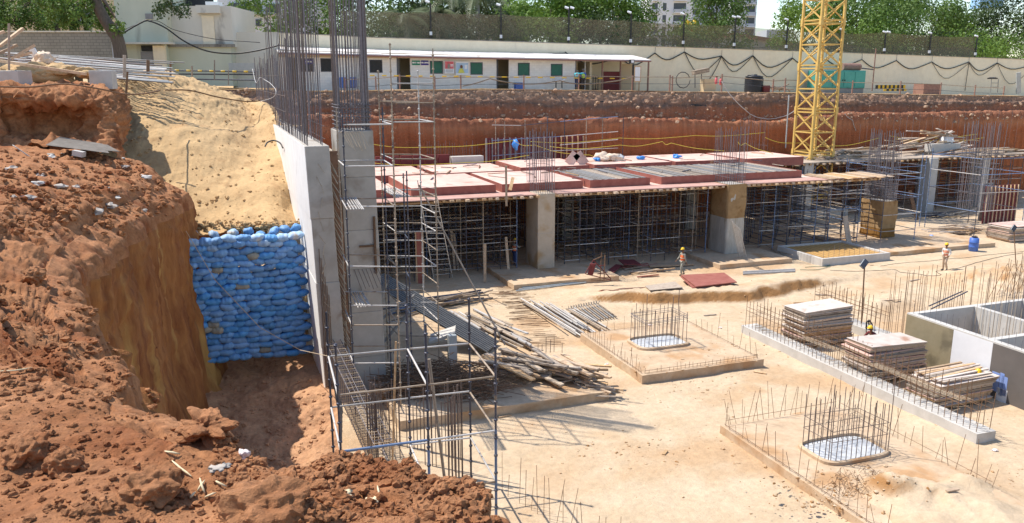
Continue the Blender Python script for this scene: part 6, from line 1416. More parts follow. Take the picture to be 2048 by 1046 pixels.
pr = poster('red and white safety poster leaning on the office wall', 889, 908, 122, 147, 'white', [(.04, .96, .38, .97, 'poster_red'), (.62, .9, .68, .74, 'white'), (.62, .9, .58, .64, 'white'), (.1, .9, .28, .30, 'steel_dark'), (.1, .85, .2, .22, 'steel_dark'), (.1, .9, .12, .14, 'steel_dark')])
pb = poster('pale blue poster with a yellow clothed figure leaning on the office wall', 911, 937, 123, 150, 'white', [(.04, .96, .14, .90, 'poster_blue'), (.70, .9, .45, .75, 'white')])
for (t, px0, px1, py0, py1, parts) in ((pr, 889, 908, 122, 147, (((.3, .4), (.3, .6), (.38, .78), (.5, .78), (.55, .6), (.55, .4)),)), (pb, 911, 937, 123, 150, (((.18, .16), (.28, .45), (.4, .5), (.56, .45), (.68, .16)), ((.36, .5), (.34, .68), (.44, .76), (.54, .68), (.52, .5))))):
    v = VO-.25; a, b = uof(px0, py0, v), uof(px1, py0, v); z0, z1 = zof(px0, py1, v), zof(px0, py0, v)
    for k, pp in enumerate(parts): fig(t, [(a+(b-a)*x, z0+(z1-z0)*y) for x, y in pp], v-.05-.004*k, M[['poster_yellow', 'skin'][k]] if t is pb else M['cloth_grey'])
v = 68; a = uof(1270, 150, v); NB = thing('notice_board', 'tall framed white notice board standing right of the canopy', 'notice board', L(a, v, 10.7))
MB().uvb(a-.1, uof(1280, 150, v)+.1, v, v+.05, zof(1275, 164, v), zof(1275, 132, v)).build('frame', M['wood'], NB); MB().uvb(a, uof(1280, 150, v), v-.02, v-.002, zof(1275, 162, v), zof(1275, 134, v)).build('sheet', M['white'], NB)
for px in (1271, 1279): q = uof(px, 170, v); MB().uvb(q-.04, q+.04, v+.06, v+.12, 10.4, zof(1275, 150, v)).build('leg', M['wood'], NB)
def lamp_post(label, px, py0, py1, v, r=.06, m='black', heads=1):
    a = uof(px, py1, v); z0, z1 = zof(px, py1, v), zof(px, py0, v); t = thing('lamp_post', label, 'lamp post', L(a, v, z0-.3)); MB().uvb(a-r, a+r, v-r, v+r, z0-.3, z1).build('post', M[m], t)
    for k in range(heads):
        s = -1 if k == 0 else 1; q = L(a+s*.28, v-.1, z1+.1); MB().beam(q+Vector((-.18, 0, .07)), q+Vector((.18, 0, -.04)), .24, .12, (0, -.5, 1)).build('lamp_head', M['bldg_white'], t)
    MB().uvb(a-.09, a+.09, v-.11, v+.11, z0+.2, z0+.5).build('junction_box', M['bldg_white'], t)
    return t
t = thing('flood_light', 'boxy flood light on a post beside the notice board', 'flood light', L(uof(1266, 170, 68), 68, 10.6)); q = t.location
MB().uvb(uof(1265, 150, 68), uof(1268, 150, 68), 68, 68.1, 10.5, zof(1266, 128, 68)).build('post', M['black'], t)
MB().uvb(uof(1261, 120, 67.9), uof(1269, 120, 67.9), 67.9, 68.2, zof(1265, 127, 67.9), zof(1265, 119, 67.9)).build('head', M['black'], t); MB().uvb(uof(1262.4, 120, 67.9), uof(1267.6, 120, 67.9), 67.86, 67.895, zof(1265, 125.5, 67.9), zof(1265, 120.5, 67.9)).build('glass', M['white'], t)
# ---------------------------------------------------------------- compound wall
VW = 72.6
top = [(-60, 62), (560, 66), (740, 75), (1000, 83), (1340, 94), (1700, 106), (2048, 119), (2500, 137)]
CW = thing('compound_wall', 'long cream plastered compound wall running the full width behind the excavation', 'wall', L(60, VW, 10.5))
P = [(uof(x, y, VW), zof(x, y, VW)) for x, y in top[1:]]
for (a, za), (b, zc) in zip(P, P[1:]):
    MB().hexa([L(a, VW, 9.6), L(b, VW, 9.6), L(b, VW+.25, 9.6), L(a, VW+.25, 9.6), L(a, VW, za), L(b, VW, zc), L(b, VW+.25, zc), L(a, VW+.25, za)]).build('wall_run', M['wall_cream'], CW)
    MB().hexa([L(a, VW-.05, za), L(b, VW-.05, zc), L(b, VW+.3, zc), L(a, VW+.3, za), L(a, VW-.05, za+.07), L(b, VW-.05, zc+.07), L(b, VW+.3, zc+.07), L(a, VW+.3, za+.07)]).build('coping', M['wall_block'], CW)
def cable(label, pts, sag, r=.045, m='black', v=VW-.1, name='cable'): return rope(label, pts, v, r, m, sag, name, 'cable', 8)
hp = [(1130, 104), (1240, 115), (1310, 106), (1369, 104), (1443, 112), (1506, 111), (1585, 116), (1652, 118), (1724, 119), (1793, 121), (1864, 124), (1938, 124), (1995, 126), (2070, 128)]
cable('thick dark cable looped in scallops along the cream compound wall', hp, .75, .05)
cable('second thinner cable drooping lower along the cream compound wall', [(1369, 104), (1443, 113), (1506, 112), (1585, 117)], 1.4, .035)
cable('lowest thin cable sagging from the compound wall at the right', [(1864, 124), (1938, 126), (1995, 127), (2070, 130)], 1.6, .025)
cable('dark cable falling from the compound wall to the ground by the extinguishers', [(1443, 113), (1425, 150), (1405, 172)], .1, .035)
cable('cable dropping down the compound wall left of the tripod stool', [(1938, 126), (1933, 160), (1930, 182)], .05, .03)
cable('dark cable running along the top of the office roof', [(560, 90), (700, 96), (900, 103), (1130, 106)], .25, .03, v=72.3)
for i, (px, py) in enumerate(hp[2:-1]): tag(rod('hook_wire', PV(px, py, VW-.06), PV(px+1, py-12, VW-.06), .015, M['steel_dark'], None, 4), f'thin hanger wire holding the cable on the compound wall, {nth(i+1)} from the left', 'wire', 'cable hangers on the compound wall')
# net fence with lamp posts
lp = [(608, 0, 68), (862, 6, 75), (1002, 12, 81), (1137, 18, 85), (1261, 27, 89), (1366, 30, 92), (1468, 36, 96), (1572, 41, 100), (1679, 60, 104), (1768, 66, 106), (1858, 68, 110), (1950, 74, 114)]
for i, (x, y0, y1) in enumerate(lp): lamp_post(f'black lamp post holding the net above the compound wall, {nth(i+1)} from the left', x, y0, y1, VW+.5, .055, heads=1 if i % 3 else 2)
npts = [(680, 20, 70), (740, 21, 73), (862, 24, 77), (962, 27, 81), (1002, 28, 82), (1137, 34, 86), (1261, 41, 90), (1366, 47, 93), (1468, 50, 97), (1572, 58, 101), (1679, 66, 105), (1768, 64, 107), (1858, 70, 111), (1950, 73, 115)]
def net():
    mb = MB(); rows = 7; cols = []
    for (a, b) in zip(npts, npts[1:]):
        for k in range(6):
            t = k/6; x = a[0]+(b[0]-a[0])*t; s = 4*t*(1-t); y0 = a[1]+(b[1]-a[1])*t+s*2.5; y1 = a[2]+(b[2]-a[2])*t; cols.append((x, y0, y1, s))
    cols.append(npts[-1]+(0,))
    for (x, y0, y1, s) in cols:
        for r in range(rows): p = PV(x, y0+(y1-y0)*r/(rows-1), VW+.62+.35*s*math.sin(r/(rows-1)*math.pi)); mb.v.append(tuple(p))
    for i in range(len(cols)-1):
        for r in range(rows-1): k = i*rows+r; mb.f.append((k, k+1, k+rows+1, k+rows)); mb.m.append(0)
    tag(mb.build('net_screen', M['net'], smooth=True), 'brown green mesh netting strung between the lamp posts above the compound wall', 'netting')
    mb = MB()
    for i, (x, y0, y1, s) in enumerate(cols[36:]):
        for r in range(4): t = r/3; yb = y1-2-((y1-y0)*.45*(.55+.45*math.sin(i*.35)))*(1-t); mb.v.append(tuple(PV(x, yb, VW+.95+.1*math.sin(i))))
    w = len(cols[36:])
    for i in range(w-1):
        for r in range(3): k = i*4+r; mb.f.append((k, k+1, k+5, k+4)); mb.m.append(0)
    tag(mb.build('net_screen', M['net'], smooth=True), 'second sagging layer of netting hanging behind the first on the right', 'netting')
net()
# ---------------------------------------------------------------- things on the rear bank edge
RF2 = [(690, 157), (752, 155), (800, 150), (870, 155), (922, 152), (1048, 152), (1158, 150), (1265, 152), (1340, 152), (1345, 154), (1444, 150), (1547, 160), (1571, 158), (1706, 163), (1802, 164), (1883, 167), (1952, 172), (2010, 174)]
EF = thing('edge_barrier', 'black and yellow edge barrier of low posts and rails along the rear bank', 'barrier', L(30, 67, 10.7))
prev = None
for (x, y) in RF2:
    a = L(uof(x, 170, 67), 67, zb(uof(x, 170, 67))-.1); z1 = zof(x, y-2, 67); MB().uvb(UV(a)[0]-.05, UV(a)[0]+.05, 67, 67.1, a.z, z1).build('post', M['rust_tank'], EF)
    top_ = PV(x, y+2, 67)
    if prev is not None: rod('rail', prev, top_, .035, M['steel_rusty'], EF, 5); rod('rail', prev-Vector((0, 0, .6)), top_-Vector((0, 0, .6)), .022, M['steel_dark'], EF, 4)
    prev = top_
for i in range(22): x = 740+i*24; a = PV(x, 152+.012*(x-740)-1, 66.95); b = PV(x+9, 152+.012*(x-740)-1, 66.95); rod('yellow_band', a, b, .05, M['yellow_paint'], EF, 6)
WT = thing('water_tank', 'black ribbed plastic water tank standing against the compound wall', 'water tank', L(uof(1507, 180, 69), 69, zb(uof(1507, 180, 69))))
h = zof(1507, 150, 69)-WT.location.z; r = (uof(1522, 170, 69)-uof(1491, 170, 69))/2; pr_ = [(r, 0)]
for k in range(7): z = h*.76*k/7; pr_ += [(r, z+.02), (r*.97, z+h*.05), (r, z+h*.1)]
pr_ += [(r, h*.8), (r*.86, h*.83), (r*.95, h*.86), (r*.95, h*.92), (r*.5, h*.98), (r*.3, h*.98), (r*.3, h*1.04), (.0, h*1.04)]
MB().lathe(WT.location, pr_, 24).build('barrel', M['plastic_black'], WT, smooth=True); MB().lathe(WT.location+Vector((-r*.55, 0, h*.86)), [(r*.2, 0), (r*.2, h*.14), (0, h*.15)], 12).build('lid', M['plastic_black'], WT)
GS = thing('generator', 'teal green enclosed diesel generator with an exhaust drum on its roof', 'generator', L(uof(1685, 178, 69.5), 69.5, zb(60)))
a, b = uof(1641, 178, 69.5), uof(1729, 178, 69.5); z0, z1 = zof(1700, 179, 69.5), zof(1700, 141, 69.5)
MB().uvb(a, b, 69.5, 71.6, z0+.12, z1).build('housing', M['teal'], GS, bevel=.04); MB().uvb(a+.1, b-.1, 69.55, 71.5, z0-.4, z0+.118).build('skid', M['sheet_grey'], GS)
w = (b-a)/4
for i in range(4): MB().uvb(a+i*w+.06, a+(i+1)*w-.06, 69.46, 69.498, z0+.25, z1-.12).build('door_panel', M['teal'], GS)
for i in (1.9, 2.1): MB().uvb(a+i*w-.05, a+i*w+.05, 69.42, 69.458, z0+.85, z0+1.0).build('latch', M['black'], GS)
c = PV(1700, 134, 70.5); q = uof(1722, 134, 70.5)-uof(1685, 134, 70.5); mb = MB(); mb.tube(c+L(-q*.45, 0, 0), c+L(q*.5, 0, 0), .38, 16); mb.build('exhaust_drum', M['rust_tank'], GS, smooth=False)
for s in (-.3, .3): MB().tube(c+L(s*q, 0, -.3), c+L(s*q, 0, -.75), .08, 8).build('drum_leg', M['rust_tank'], GS)
MB().tube(c+L(q*.5, 0, -.1), PV(1748, 139, 70.5), .06, 8).build('exhaust_pipe', M['steel_dark'], GS)
tag(rod('mast', PV(1744, 182, 70.2), PV(1752, 97, 70.2), .06, M['rust_tank']), 'leaning rusty mast beside the generator with a small bracket', 'mast')
BB = thing('road_barrier', 'low black and yellow banded barrier right of the generator', 'barrier', L(uof(1780, 180, 68.5), 68.5, zb(62)))
for i in range(14):
    a = uof(1752+i*4.2, 175, 68.5); b = uof(1756.2+i*4.2, 175, 68.5); MB().uvb(a, b, 68.5, 68.6, zof(1780, 177, 68.5), zof(1780, 170, 68.5)).build('band', M['yellow_paint' if i % 2 else 'black'], BB)
    if i < 9: a = uof(1768+i*5, 180, 68.2); b = uof(1773+i*5, 180, 68.2); MB().uvb(a, b, 68.2, 68.3, zof(1780, 182, 68.2), zof(1780, 178, 68.2)).build('band', M['black' if i % 2 else 'yellow_paint'], BB)
tag(MB().uvb(uof(1847, 180, 69), uof(1881, 180, 69), 69, 70.4, 9.9, zof(1860, 168, 69)).build('steel_bin', M['rust_tank']), 'rust brown steel bin on the rear bank right of the banded barrier', 'bin')
ST_ = thing('stool', 'tall thin legged stool with a black seat against the right part of the wall', 'stool', PV(1988, 184, 70)); p = ST_.location
for (dx, px) in ((0, 1983), (1, 1997)): rod('leg', PV(px-2, 185, 70), PV(px, 158, 70), .04, M['sheet_grey'], ST_, 5); rod('leg', PV(px-2, 185, 70.7), PV(px, 158, 70.5), .04, M['sheet_grey'], ST_, 5)
for y in (166, 174): rod('rung', PV(1983, y, 70), PV(1997, y, 70), .03, M['sheet_grey'], ST_, 5)
MB().lathe(PV(1985, 158, 70.2), [(.5, 0), (.55, .1), (.3, .2), (0, .2)], 14).build('seat', M['black'], ST_)
tag(MB().beam(PV(2037, 187, 71), PV(2037, 145, 71), .5, .15, (0, -1, 0)).build('steel_rack', M['galv']), 'narrow steel ladder frame leaning on the wall at the right edge', 'frame')
# left part of the rear bank: extinguishers, box, boards
for i, (x, y) in enumerate(((1432, 164), (1441, 166))):
    t = thing('fire_extinguisher', f"{'left' if i == 0 else 'right'} one of two red fire extinguishers by the barrier post", 'extinguisher', PV(x, y+4, 67.2)); MB().lathe(t.location, [(.10, 0), (.13, .05), (.13, .5), (.05, .6), (0, .6)], 12).build('cylinder', M['poster_red'], t, smooth=True); MB().uvb(*[UV(t.location)[0]-.05, UV(t.location)[0]+.12, 67.15, 67.25], t.location.z+.6, t.location.z+.7).build('valve', M['black'], t)
tag(MB().uvb(uof(1409, 175, 70), uof(1432, 175, 70), 70, 70.8, 10, zof(1420, 158, 70)).build('cabinet', M['wall_beige']), 'pale cabinet box behind the fire extinguishers', 'cabinet')
for i in range(5): tag(MB().beam(PV(1386, 144-i*1.6+5, 70.5), PV(1416, 138-i*1.6+5, 70.5), .5, .1).build('stacked_board', M['wood_grey']), f'board on the tilted rack left of the extinguishers, {nth(i+1)} from the bottom', 'board', 'boards on the tilted rack')
for px in (1390, 1403): tag(rod('rack_leg', PV(px, 176, 70.6), PV(px, 148, 70.6), .04, M['steel_dark'], None, 5), f"{'left' if px == 1390 else 'right'} leg under the tilted board rack by the wall", 'leg')
mb = MB()
for k in range(3):
    pts = [PV(1372+14*math.cos(a*.5)-6, 160+16*math.sin(a*.5), 70+k*.1) for a in range(13)]; mb.path(pts, .04, 5)
tag(mb.build('hose_coil', M['black'], smooth=True), 'big loop of black hose hanging left of the tilted board rack', 'hose')
for i, sx in enumerate(sorted(R.uniform(-14, 18) for _ in range(16))): p = PV(1560+sx, 176+R.uniform(-3, 4), 68.4+R.random()); d = Vector((R.uniform(-.8, .8), R.uniform(-.3, .3), R.uniform(-.1, .25))); tag(MB().beam(p-d, p+d, .1, .1).build('firewood', M['wood_grey']), f'pale stick in the wood heap right of the black tank, {nth(i+1)} from left', 'stick', 'sticks heaped right of the water tank')
tag(MB().uvb(uof(1528, 180, 68), uof(1540, 180, 68), 68, 68.7, 10, zof(1534, 171, 68)).build('crate', M['red_dark']), 'small dark crate right of the black water tank', 'crate')
for i, px in enumerate((686, 707)): tag(MB().lathe(PV(px, 176, 68), [(.24, 0), (.27, .1), (.27, .8), (.25, .85), (0, .85)], 14).build('barrel', M['plastic_blue']), f"{'left' if i == 0 else 'right'} one of two blue drums on the bank behind the rebar", 'drum')
tag(MB().uvb(uof(1032, 170, 68), uof(1047, 170, 68), 68, 68.5, 10.6, zof(1040, 165, 68)).build('crate', M['plastic_blue']), 'small blue crate below the office window', 'crate')
TBL = thing('table', 'small tilted white topped table outside the office', 'table', PV(1120, 176, 68)); MB().hexa([PV(1110, 164, 67.8), PV(1130, 160, 67.8), PV(1131, 158, 68.8), PV(1111, 161, 68.8)]+[q+Vector((0, 0, .06)) for q in (PV(1110, 164, 67.8), PV(1130, 160, 67.8), PV(1131, 158, 68.8), PV(1111, 161, 68.8))]).build('top', M['white'], TBL)
for px in (1112, 1124): rod('leg', PV(px, 176, 68), PV(px, 163, 68), .05, M['black'], TBL, 5)
rope('grey hose swagged along the barrier in front of the office', [(925, 172), (980, 157), (1020, 165), (1060, 168), (1120, 161), (1160, 168), (1215, 164), (1270, 153)], 66.8, .05, 'steel_rusty', .05, 'hose', 'hose')
rope('pale rope hanging down the rear cut left of the crane', [(1444, 163), (1465, 195), (1500, 228), (1535, 238), (1570, 232), (1600, 212)], 65.0, .035, 'steel_pale', .1)
rope('pale cable dangling on the rear cut right of the crane', [(1690, 228), (1705, 240), (1712, 262)], 64.0, .03, 'steel_pale', .1)
tag(rod('vent_pipe', PV(1571, 296, 63.5), PV(1578, 190, 64), .06, M['galv']), 'thin pale pipe standing against the rear cut left of the crane', 'pipe')
tag(MB().path([PV(x, y, 65.6) for x, y in ((1160, 203), (1240, 204), (1320, 207), (1400, 211), (1480, 214))], .09, 7).build('drain_pipe', M['black']), 'dark pipe running half buried along the rear cut below the office', 'pipe')
# leaf crowns --------------------------------------------------------------------------------
def leaves(center, rx, rz, n, size, rr, clumps=26, droop=0.0):
    V = []; F = []; cl = []
    for i in range(clumps):
        a = rr.uniform(0, 6.28); b = math.acos(rr.uniform(-.75, 1)); q = rr.uniform(.45, 1.0)
        cl.append((Vector((math.sin(b)*math.cos(a)*rx*q, math.sin(b)*math.sin(a)*rx*q, math.cos(b)*rz*q)), rr.uniform(.22, .42)*rx))
    for i in range(n):
        c, r = cl[rr.randrange(clumps)]; d = Vector((rr.gauss(0, 1), rr.gauss(0, 1), rr.gauss(0, .75))); d = d.normalized()*r*rr.random()**.35
        p = center+c+d; p.z -= droop*rr.random(); s = size*rr.uniform(.6, 1.3); nrm = (d.normalized()+Vector((rr.gauss(0, .6), rr.gauss(0, .6), rr.gauss(0, .6)+.5))).normalized(); a = nrm.orthogonal().normalized(); a = (Quaternion(nrm, rr.uniform(0, 6.28)) @ a); b = nrm.cross(a)*.55
        k = len(V); V += [tuple(p-a*s*.5), tuple(p+b*s*.5), tuple(p+a*s*.5+Vector((0, 0, -.15*s))), tuple(p-b*s*.5)]; F.append((k, k+1, k+2, k+3))
    return V, F, cl
def tree(label, px, py, v, rx, rz, n, size=.32, m='leaf', seed=0, trunk=.3, gz=None, bark='bark', name='tree', lean=0.0, cat='tree', clumps=26, droop=0):
    rr = random.Random(seed); c = PV(px, py, v); z0 = gz if gz is not None else zb(30)-.3
    base = Vector((c.x-lean, c.y, z0)); t = thing(name, label, cat, base, 'trees beyond the compound wall')
    V, F, cl = leaves(c, rx, rz, n, size, rr, clumps, droop); mb = MB(); mb.v = V; mb.f = F; mb.m = [0]*len(F); mb.build('crown', M[m], t)
    mb = MB(); mid = base.lerp(c, .55)+Vector((rr.uniform(-.4, .4), 0, 0)); fork = c+Vector((0, 0, -rz*.5)); mb.path([base, base.lerp(mid, .5)+Vector((.1, 0, 0)), mid, fork], [trunk, trunk*.85, trunk*.7, trunk*.5], 8)
    for (q, r) in cl[:7]: e = c+q; w = fork.lerp(e, .5)+Vector((0, 0, -.12*rz)); mb.path([mid.lerp(fork, .6), w, e], [trunk*.3, trunk*.16, trunk*.05], 6)
    mb.build('trunk', M[bark], t, smooth=True); return t
tree('bright green broadleaf tree rising above the net left of centre', 1100, 22, 84, 5.2, 3.6, 7540, 0.38, 'leaf_bright', 1)
tree('bright green tree behind the net left of the large pale trunk', 1200, 35, 85, 5.0, 3.4, 6090, 0.38, 'leaf_bright', 2)
tree('low bright bush tree showing through the net beside the white wall', 1045, 55, 82, 3.4, 2.2, 3770, 0.34, 'leaf_bright', 3)
tree('tall grey green gum tree with a thick pale trunk above the net', 1238, -6, 86, 4.3, 4.0, 4400, 0.34, 'leaf', 4, trunk=.7, bark='bark_pale', clumps=34, droop=1.2)
tree('dark drooping gum tree in front of the tower block', 1432, 5, 84, 4.1, 3.4, 6090, 0.31, 'leaf', 5, trunk=.3, clumps=30, droop=1.6)
tree('light green tree left of the yellow crane mast', 1605, 55, 86, 4.6, 3.4, 5220, 0.37, 'leaf_bright', 6)
tree('big round leafy tree right behind the yellow crane mast', 1720, 22, 88, 7.6, 5.2, 10440, 0.4, 'leaf', 7, trunk=.4)
tree('second big leafy tree right of the crane', 1840, 35, 92, 7.6, 5.0, 8990, 0.4, 'leaf', 8, trunk=.4)
tree('dark leafy tree at the right edge above the wall', 2015, 45, 92, 7.5, 6.0, 9860, 0.4, 'leaf_dark', 9, trunk=.4)
tree('dark green tree standing behind the right end of the net', 1930, 72, 96, 6.0, 4.0, 5510, 0.4, 'leaf', 10)
tree('dark tree behind the net just right of the pier rebar', 800, 20, 90, 8, 4.6, 6090, 0.38, 'leaf_dark', 11)
tree('dark tree behind the palms near the left part of the net', 930, 40, 94, 8, 4.2, 5510, 0.38, 'leaf_dark', 12)
tree('shadowy tree behind the net left of the light green bush', 860, 62, 84, 5.5, 2.6, 4060, 0.36, 'leaf', 13)
tree('gum tree standing between the white house and the pier rebar', 560, 15, 80, 5.2, 4.2, 4350, 0.31, 'leaf', 14, trunk=.3, clumps=22, droop=1.2)
tree('thin gum tree seen through the tall pier rebar', 650, 35, 84, 5.0, 4.2, 3770, 0.31, 'leaf', 15, trunk=.3, clumps=20, droop=1.2)
tree('low shrubs and small trees behind the net in the middle', 1290, 78, 82, 6, 1.8, 3770, 0.34, 'leaf', 16)
tree('small trees behind the net right of the lamp post row middle', 1420, 80, 82, 5, 1.7, 2900, 0.34, 'leaf', 17)
tree('low green tree behind the net near the crane', 1760, 85, 84, 7, 2.4, 4350, 0.36, 'leaf_bright', 18)
for i, (px, py, v, rx) in enumerate(((1750, 92, 80, 6), (1850, 96, 80, 6), (1935, 100, 82, 6), (2030, 98, 84, 6.5), (1180, 74, 79, 5), (1080, 70, 79, 5), (760, 64, 80, 5.5), (930, 66, 80, 5.5))):
    tree(f'dense low bush tree just behind the compound wall, {nth([760, 930, 1080, 1180, 1750, 1850, 1935, 2030].index(px)+1)} from the left', px, py, v, rx, 2.0, 3600, .34, ['leaf', 'leaf_dark', 'leaf_bright'][i % 3], 60+i, trunk=.18)
def palm(label, px, py, v, seed, L_=3.6, pale=False, n=15):
    rr = random.Random(seed); c = PV(px, py, v); base = Vector((c.x, c.y, zb(20)-.3)); t = thing('palm_tree', label, 'palm', base, 'palms behind the net')
    MB().path([base, base.lerp(c, .5), c], [.32, .24, .2], 8).build('trunk', M['bark_pale'], t, smooth=True)
    for i in range(n):
        a = i/n*6.28+rr.uniform(-.2, .2); el = rr.uniform(-.1, 1.0); mb = MB(); pts = []
        for k in range(9):
            s = k/8; pts.append(c+Vector((math.cos(a)*L_*s*math.cos(el*(1-s*.6)), math.sin(a)*L_*s*math.cos(el*(1-s*.6)), L_*(math.sin(el)*s-.75*s*s))))
        mb.path(pts, [.05]*8+[.01], 4); side = Vector((-math.sin(a), math.cos(a), 0))
        for k in range(1, 26):
            s = k/26; f = s*8; j = min(7, int(f)); p = pts[j].lerp(pts[j+1], f-j); w = .85*math.sin(math.pi*min(1, s*.9+.1))**.6
            for sg in (-1, 1): d = (side*sg*w+(pts[j+1]-pts[j]).normalized()*.35+Vector((0, 0, -.35*w))); g = (pts[j+1]-pts[j]).normalized()*.07; mb.add([p-g, p+g, p+d], [(0, 1, 2)])
        mb.build('frond', M['leaf_palm'], t)
palm('coconut palm behind the net with a pale smooth trunk', 905, -14, 80, 1, 4.4)
palm('coconut palm right of the pale trunk with drooping fronds', 955, -5, 79, 2, 4.6)
palm('low pale palm showing its fronds behind the net', 812, 34, 78, 3, 3.0)
palm('second low palm behind the net beside the first lamp post', 875, 28, 79, 4, 3.2)
# left group of trees ------------------------------------------------------------------------
def big_trunk(label, pts, rs, m='bark', name='tree', crown=(), lm='leaf', seed=0, size=.22):
    P = [D(x, y, Y) for x, y, Y in pts]; P[0].z = 11.0 if pts[0][1] > 20 else P[0].z; t = thing(name, label, 'tree', P[0], 'trees on the left'); MB().path([Vector(a) for a in cr_interp(np.array([tuple(p) for p in P]), 5)], [rs[0]+(rs[1]-rs[0])*i/(5*(len(P)-1)) for i in range(5*(len(P)-1)+1)], 10).build('trunk', M[m], t, smooth=True)
    rr = random.Random(seed); mb = MB(); tw = MB()
    for (x, y, Y, rx, rz, n) in crown:
        c = D(x, y, Y); V, F, cl = leaves(c, rx, rz, n, size, rr, 12, .5); mb.add(V, F)
        tw.path([P[-1].lerp(P[-2], .3), P[-1].lerp(c, .6)+Vector((0, 0, .3)), c], [rs[1]*.5, rs[1]*.3, .03], 6)
        for (q, r) in cl[:5]: tw.path([c, c+q*.6, c+q], [.05, .03, .015], 5)
    if crown: mb.build('crown', M[lm], t); tw.build('limb', M[m], t, smooth=True)
    return t
big_trunk('large leaning dark trunked tree in front of the green house wall', [(243, 124, 52), (238, 90, 52), (225, 62, 52), (207, 35, 52), (190, 0, 52), (170, -40, 52)], (.42, .28), crown=[(165, 5, 52, 1.6, 1.3, 1500), (120, -10, 52, 1.8, 1.5, 1500), (238, 48, 51.5, .55, .35, 160), (212, 12, 53, .8, .6, 200)], seed=21)
big_trunk('grey trunked tree behind the block wall, second from the left', [(148, 70, 66), (143, 40, 66), (128, 10, 66), (118, -20, 66)], (.30, .22), crown=[(90, 20, 66, 2.4, 1.6, 1900), (60, 8, 66, 2.2, 1.8, 1700), (150, 30, 66, 1.0, .8, 500)], seed=22)
big_trunk('dark slim trunk behind the block wall on the left', [(115, 70, 65), (113, 40, 65), (108, 5, 65), (100, -25, 65)], (.22, .18), crown=[(40, 30, 64, 2.2, 1.7, 1800), (20, 45, 63, 1.2, 1.0, 800), (10, 10, 64, 1.8, 1.5, 1300)], seed=23)
big_trunk('pale grey trunk behind the block wall beside the leaning tree', [(176, 70, 67), (176, 45, 67), (178, 10, 67)], (.42, .36), 'bark_pale', crown=[(172, 30, 65, 1.0, 1.1, 900), (160, 45, 65, .7, .7, 400), (188, 18, 66, 1.2, 1, 700)], seed=24)
big_trunk('hanging leaf clump in front of the stained house', [(352, -80, 60), (345, -20, 60)], (.1, .05), crown=[(340, 8, 60, 1.4, .7, 700)], lm='leaf_dark', seed=25)
# ---------------------------------------------------------------- buildings on the left
def P3(px, py, Y): return D(px, py, Y)
def facade(t, nm, m, x0, y0, x1, y1, Y, depth=.4, dz=0):
    a = D(x0, y1, Y); b = D(x1, y1, Y); zt_ = D(x0, y0, Y).z
    return MB().hexa([a, b, b+Vector((0, depth, 0)), a+Vector((0, depth, 0)), Vector((a.x, a.y, zt_)), Vector((b.x, b.y, zt_)), Vector((b.x, b.y+depth, zt_)), Vector((a.x, a.y+depth, zt_))]).build(nm, M[m], t)
BW = thing('block_wall', 'grey unplastered block wall at the far left behind the scrap timber', 'wall', D(100, 120, 62)); facade(BW, 'wall_run', 'wall_block', -80, 64, 226, 150, 62, .25); facade(BW, 'coping', 'wall_stain', -80, 61.5, 226, 64.2, 61.9, .4)
BH = thing('house', 'tall beige building behind the trees at the far left', 'building', D(100, 60, 76)); facade(BH, 'wall', 'wall_beige', -80, -40, 242, 110, 76, 6)
for x in (98, 148): facade(BH, 'pilaster', 'wall_beige', x, -40, x+10, 70, 75.7, .28)
GH = thing('house', 'pale green plastered house with a small vent and a ledge, cable looped across it', 'building', D(300, 150, 66)); facade(GH, 'wall', 'wall_green', 236, -40, 337, 87, 66, 6); facade(GH, 'lower_wall', 'wall_green', 226, 87, 335, 166, 66.1, 6)
facade(GH, 'ledge', 'wall_stain', 208, 84, 341, 88, 65.2, .85); v_ = facade(GH, 'vent', 'sheet_grey', 291, 27, 305, 38, 65.9, .12); facade(GH, 'door', 'sheet_grey', 284, 103, 309, 132, 65.95, .12); facade(GH, 'door_top', 'black', 283, 91, 309, 102, 65.9, .15); facade(GH, 'side_panel', 'wall_cream', 309, 91, 333, 136, 65.8, .25)
facade(GH, 'corner_post', 'bldg_white', 226, 88, 232, 124, 65.4, .3)
SHs = thing('house', 'stained cream house with a blocked door outline and concrete ledge, left of the rebar', 'building', D(400, 150, 67)); facade(SHs, 'wall', 'wall_stain', 337, 12, 467, 94, 67, 6); facade(SHs, 'lower_wall', 'wall_green', 335, 94, 467, 172, 66.9, 6)
facade(SHs, 'ledge', 'wall_stain', 392, 10, 438, 26, 66.5, .45); facade(SHs, 'blocked_door', 'wall_cream', 407, 31, 431, 88, 66.93, .05); facade(SHs, 'cornice', 'wall_block', 337, 88, 468, 94, 66.7, .28); facade(SHs, 'roof_tank', 'plastic_black', 366, -12, 411, 11, 70, 2); facade(SHs, 'balcony', 'bldg_white', 411, 3, 437, 12, 69, 1)
FW = thing('garden_wall', 'stained pale green yard wall between the cream house and the rebar', 'wall', D(520, 150, 68)); facade(FW, 'wall_run', 'wall_stain', 467, 64, 562, 176, 68, .3)
tag(facade(None, 'steel_sheet', 'galv', 458, 126, 510, 140, 66, .05), 'small grey corrugated sheet against the yard wall left of the rebar', 'sheet'); 
WHs = thing('house', 'white modern house with dark windows behind the yard wall', 'building', D(520, 60, 95)); facade(WHs, 'wall', 'bldg_white', 440, -60, 640, 75, 95, 8)
for i, (x0, y0, x1, y1) in enumerate(((459, 6, 497, 25), (500, 7, 524, 26), (534, 8, 560, 26), (487, 39, 497, 51), (512, 39, 523, 52), (575, 30, 590, 50))):
    w = facade(WHs, 'window', 'bldg_grey', x0-1, y0-1, x1+1, y1+1, 94.9, .08); facade(w_ if False else WHs, 'glass', 'glass_dark', x0, y0, x1, y1, 94.85, .04)
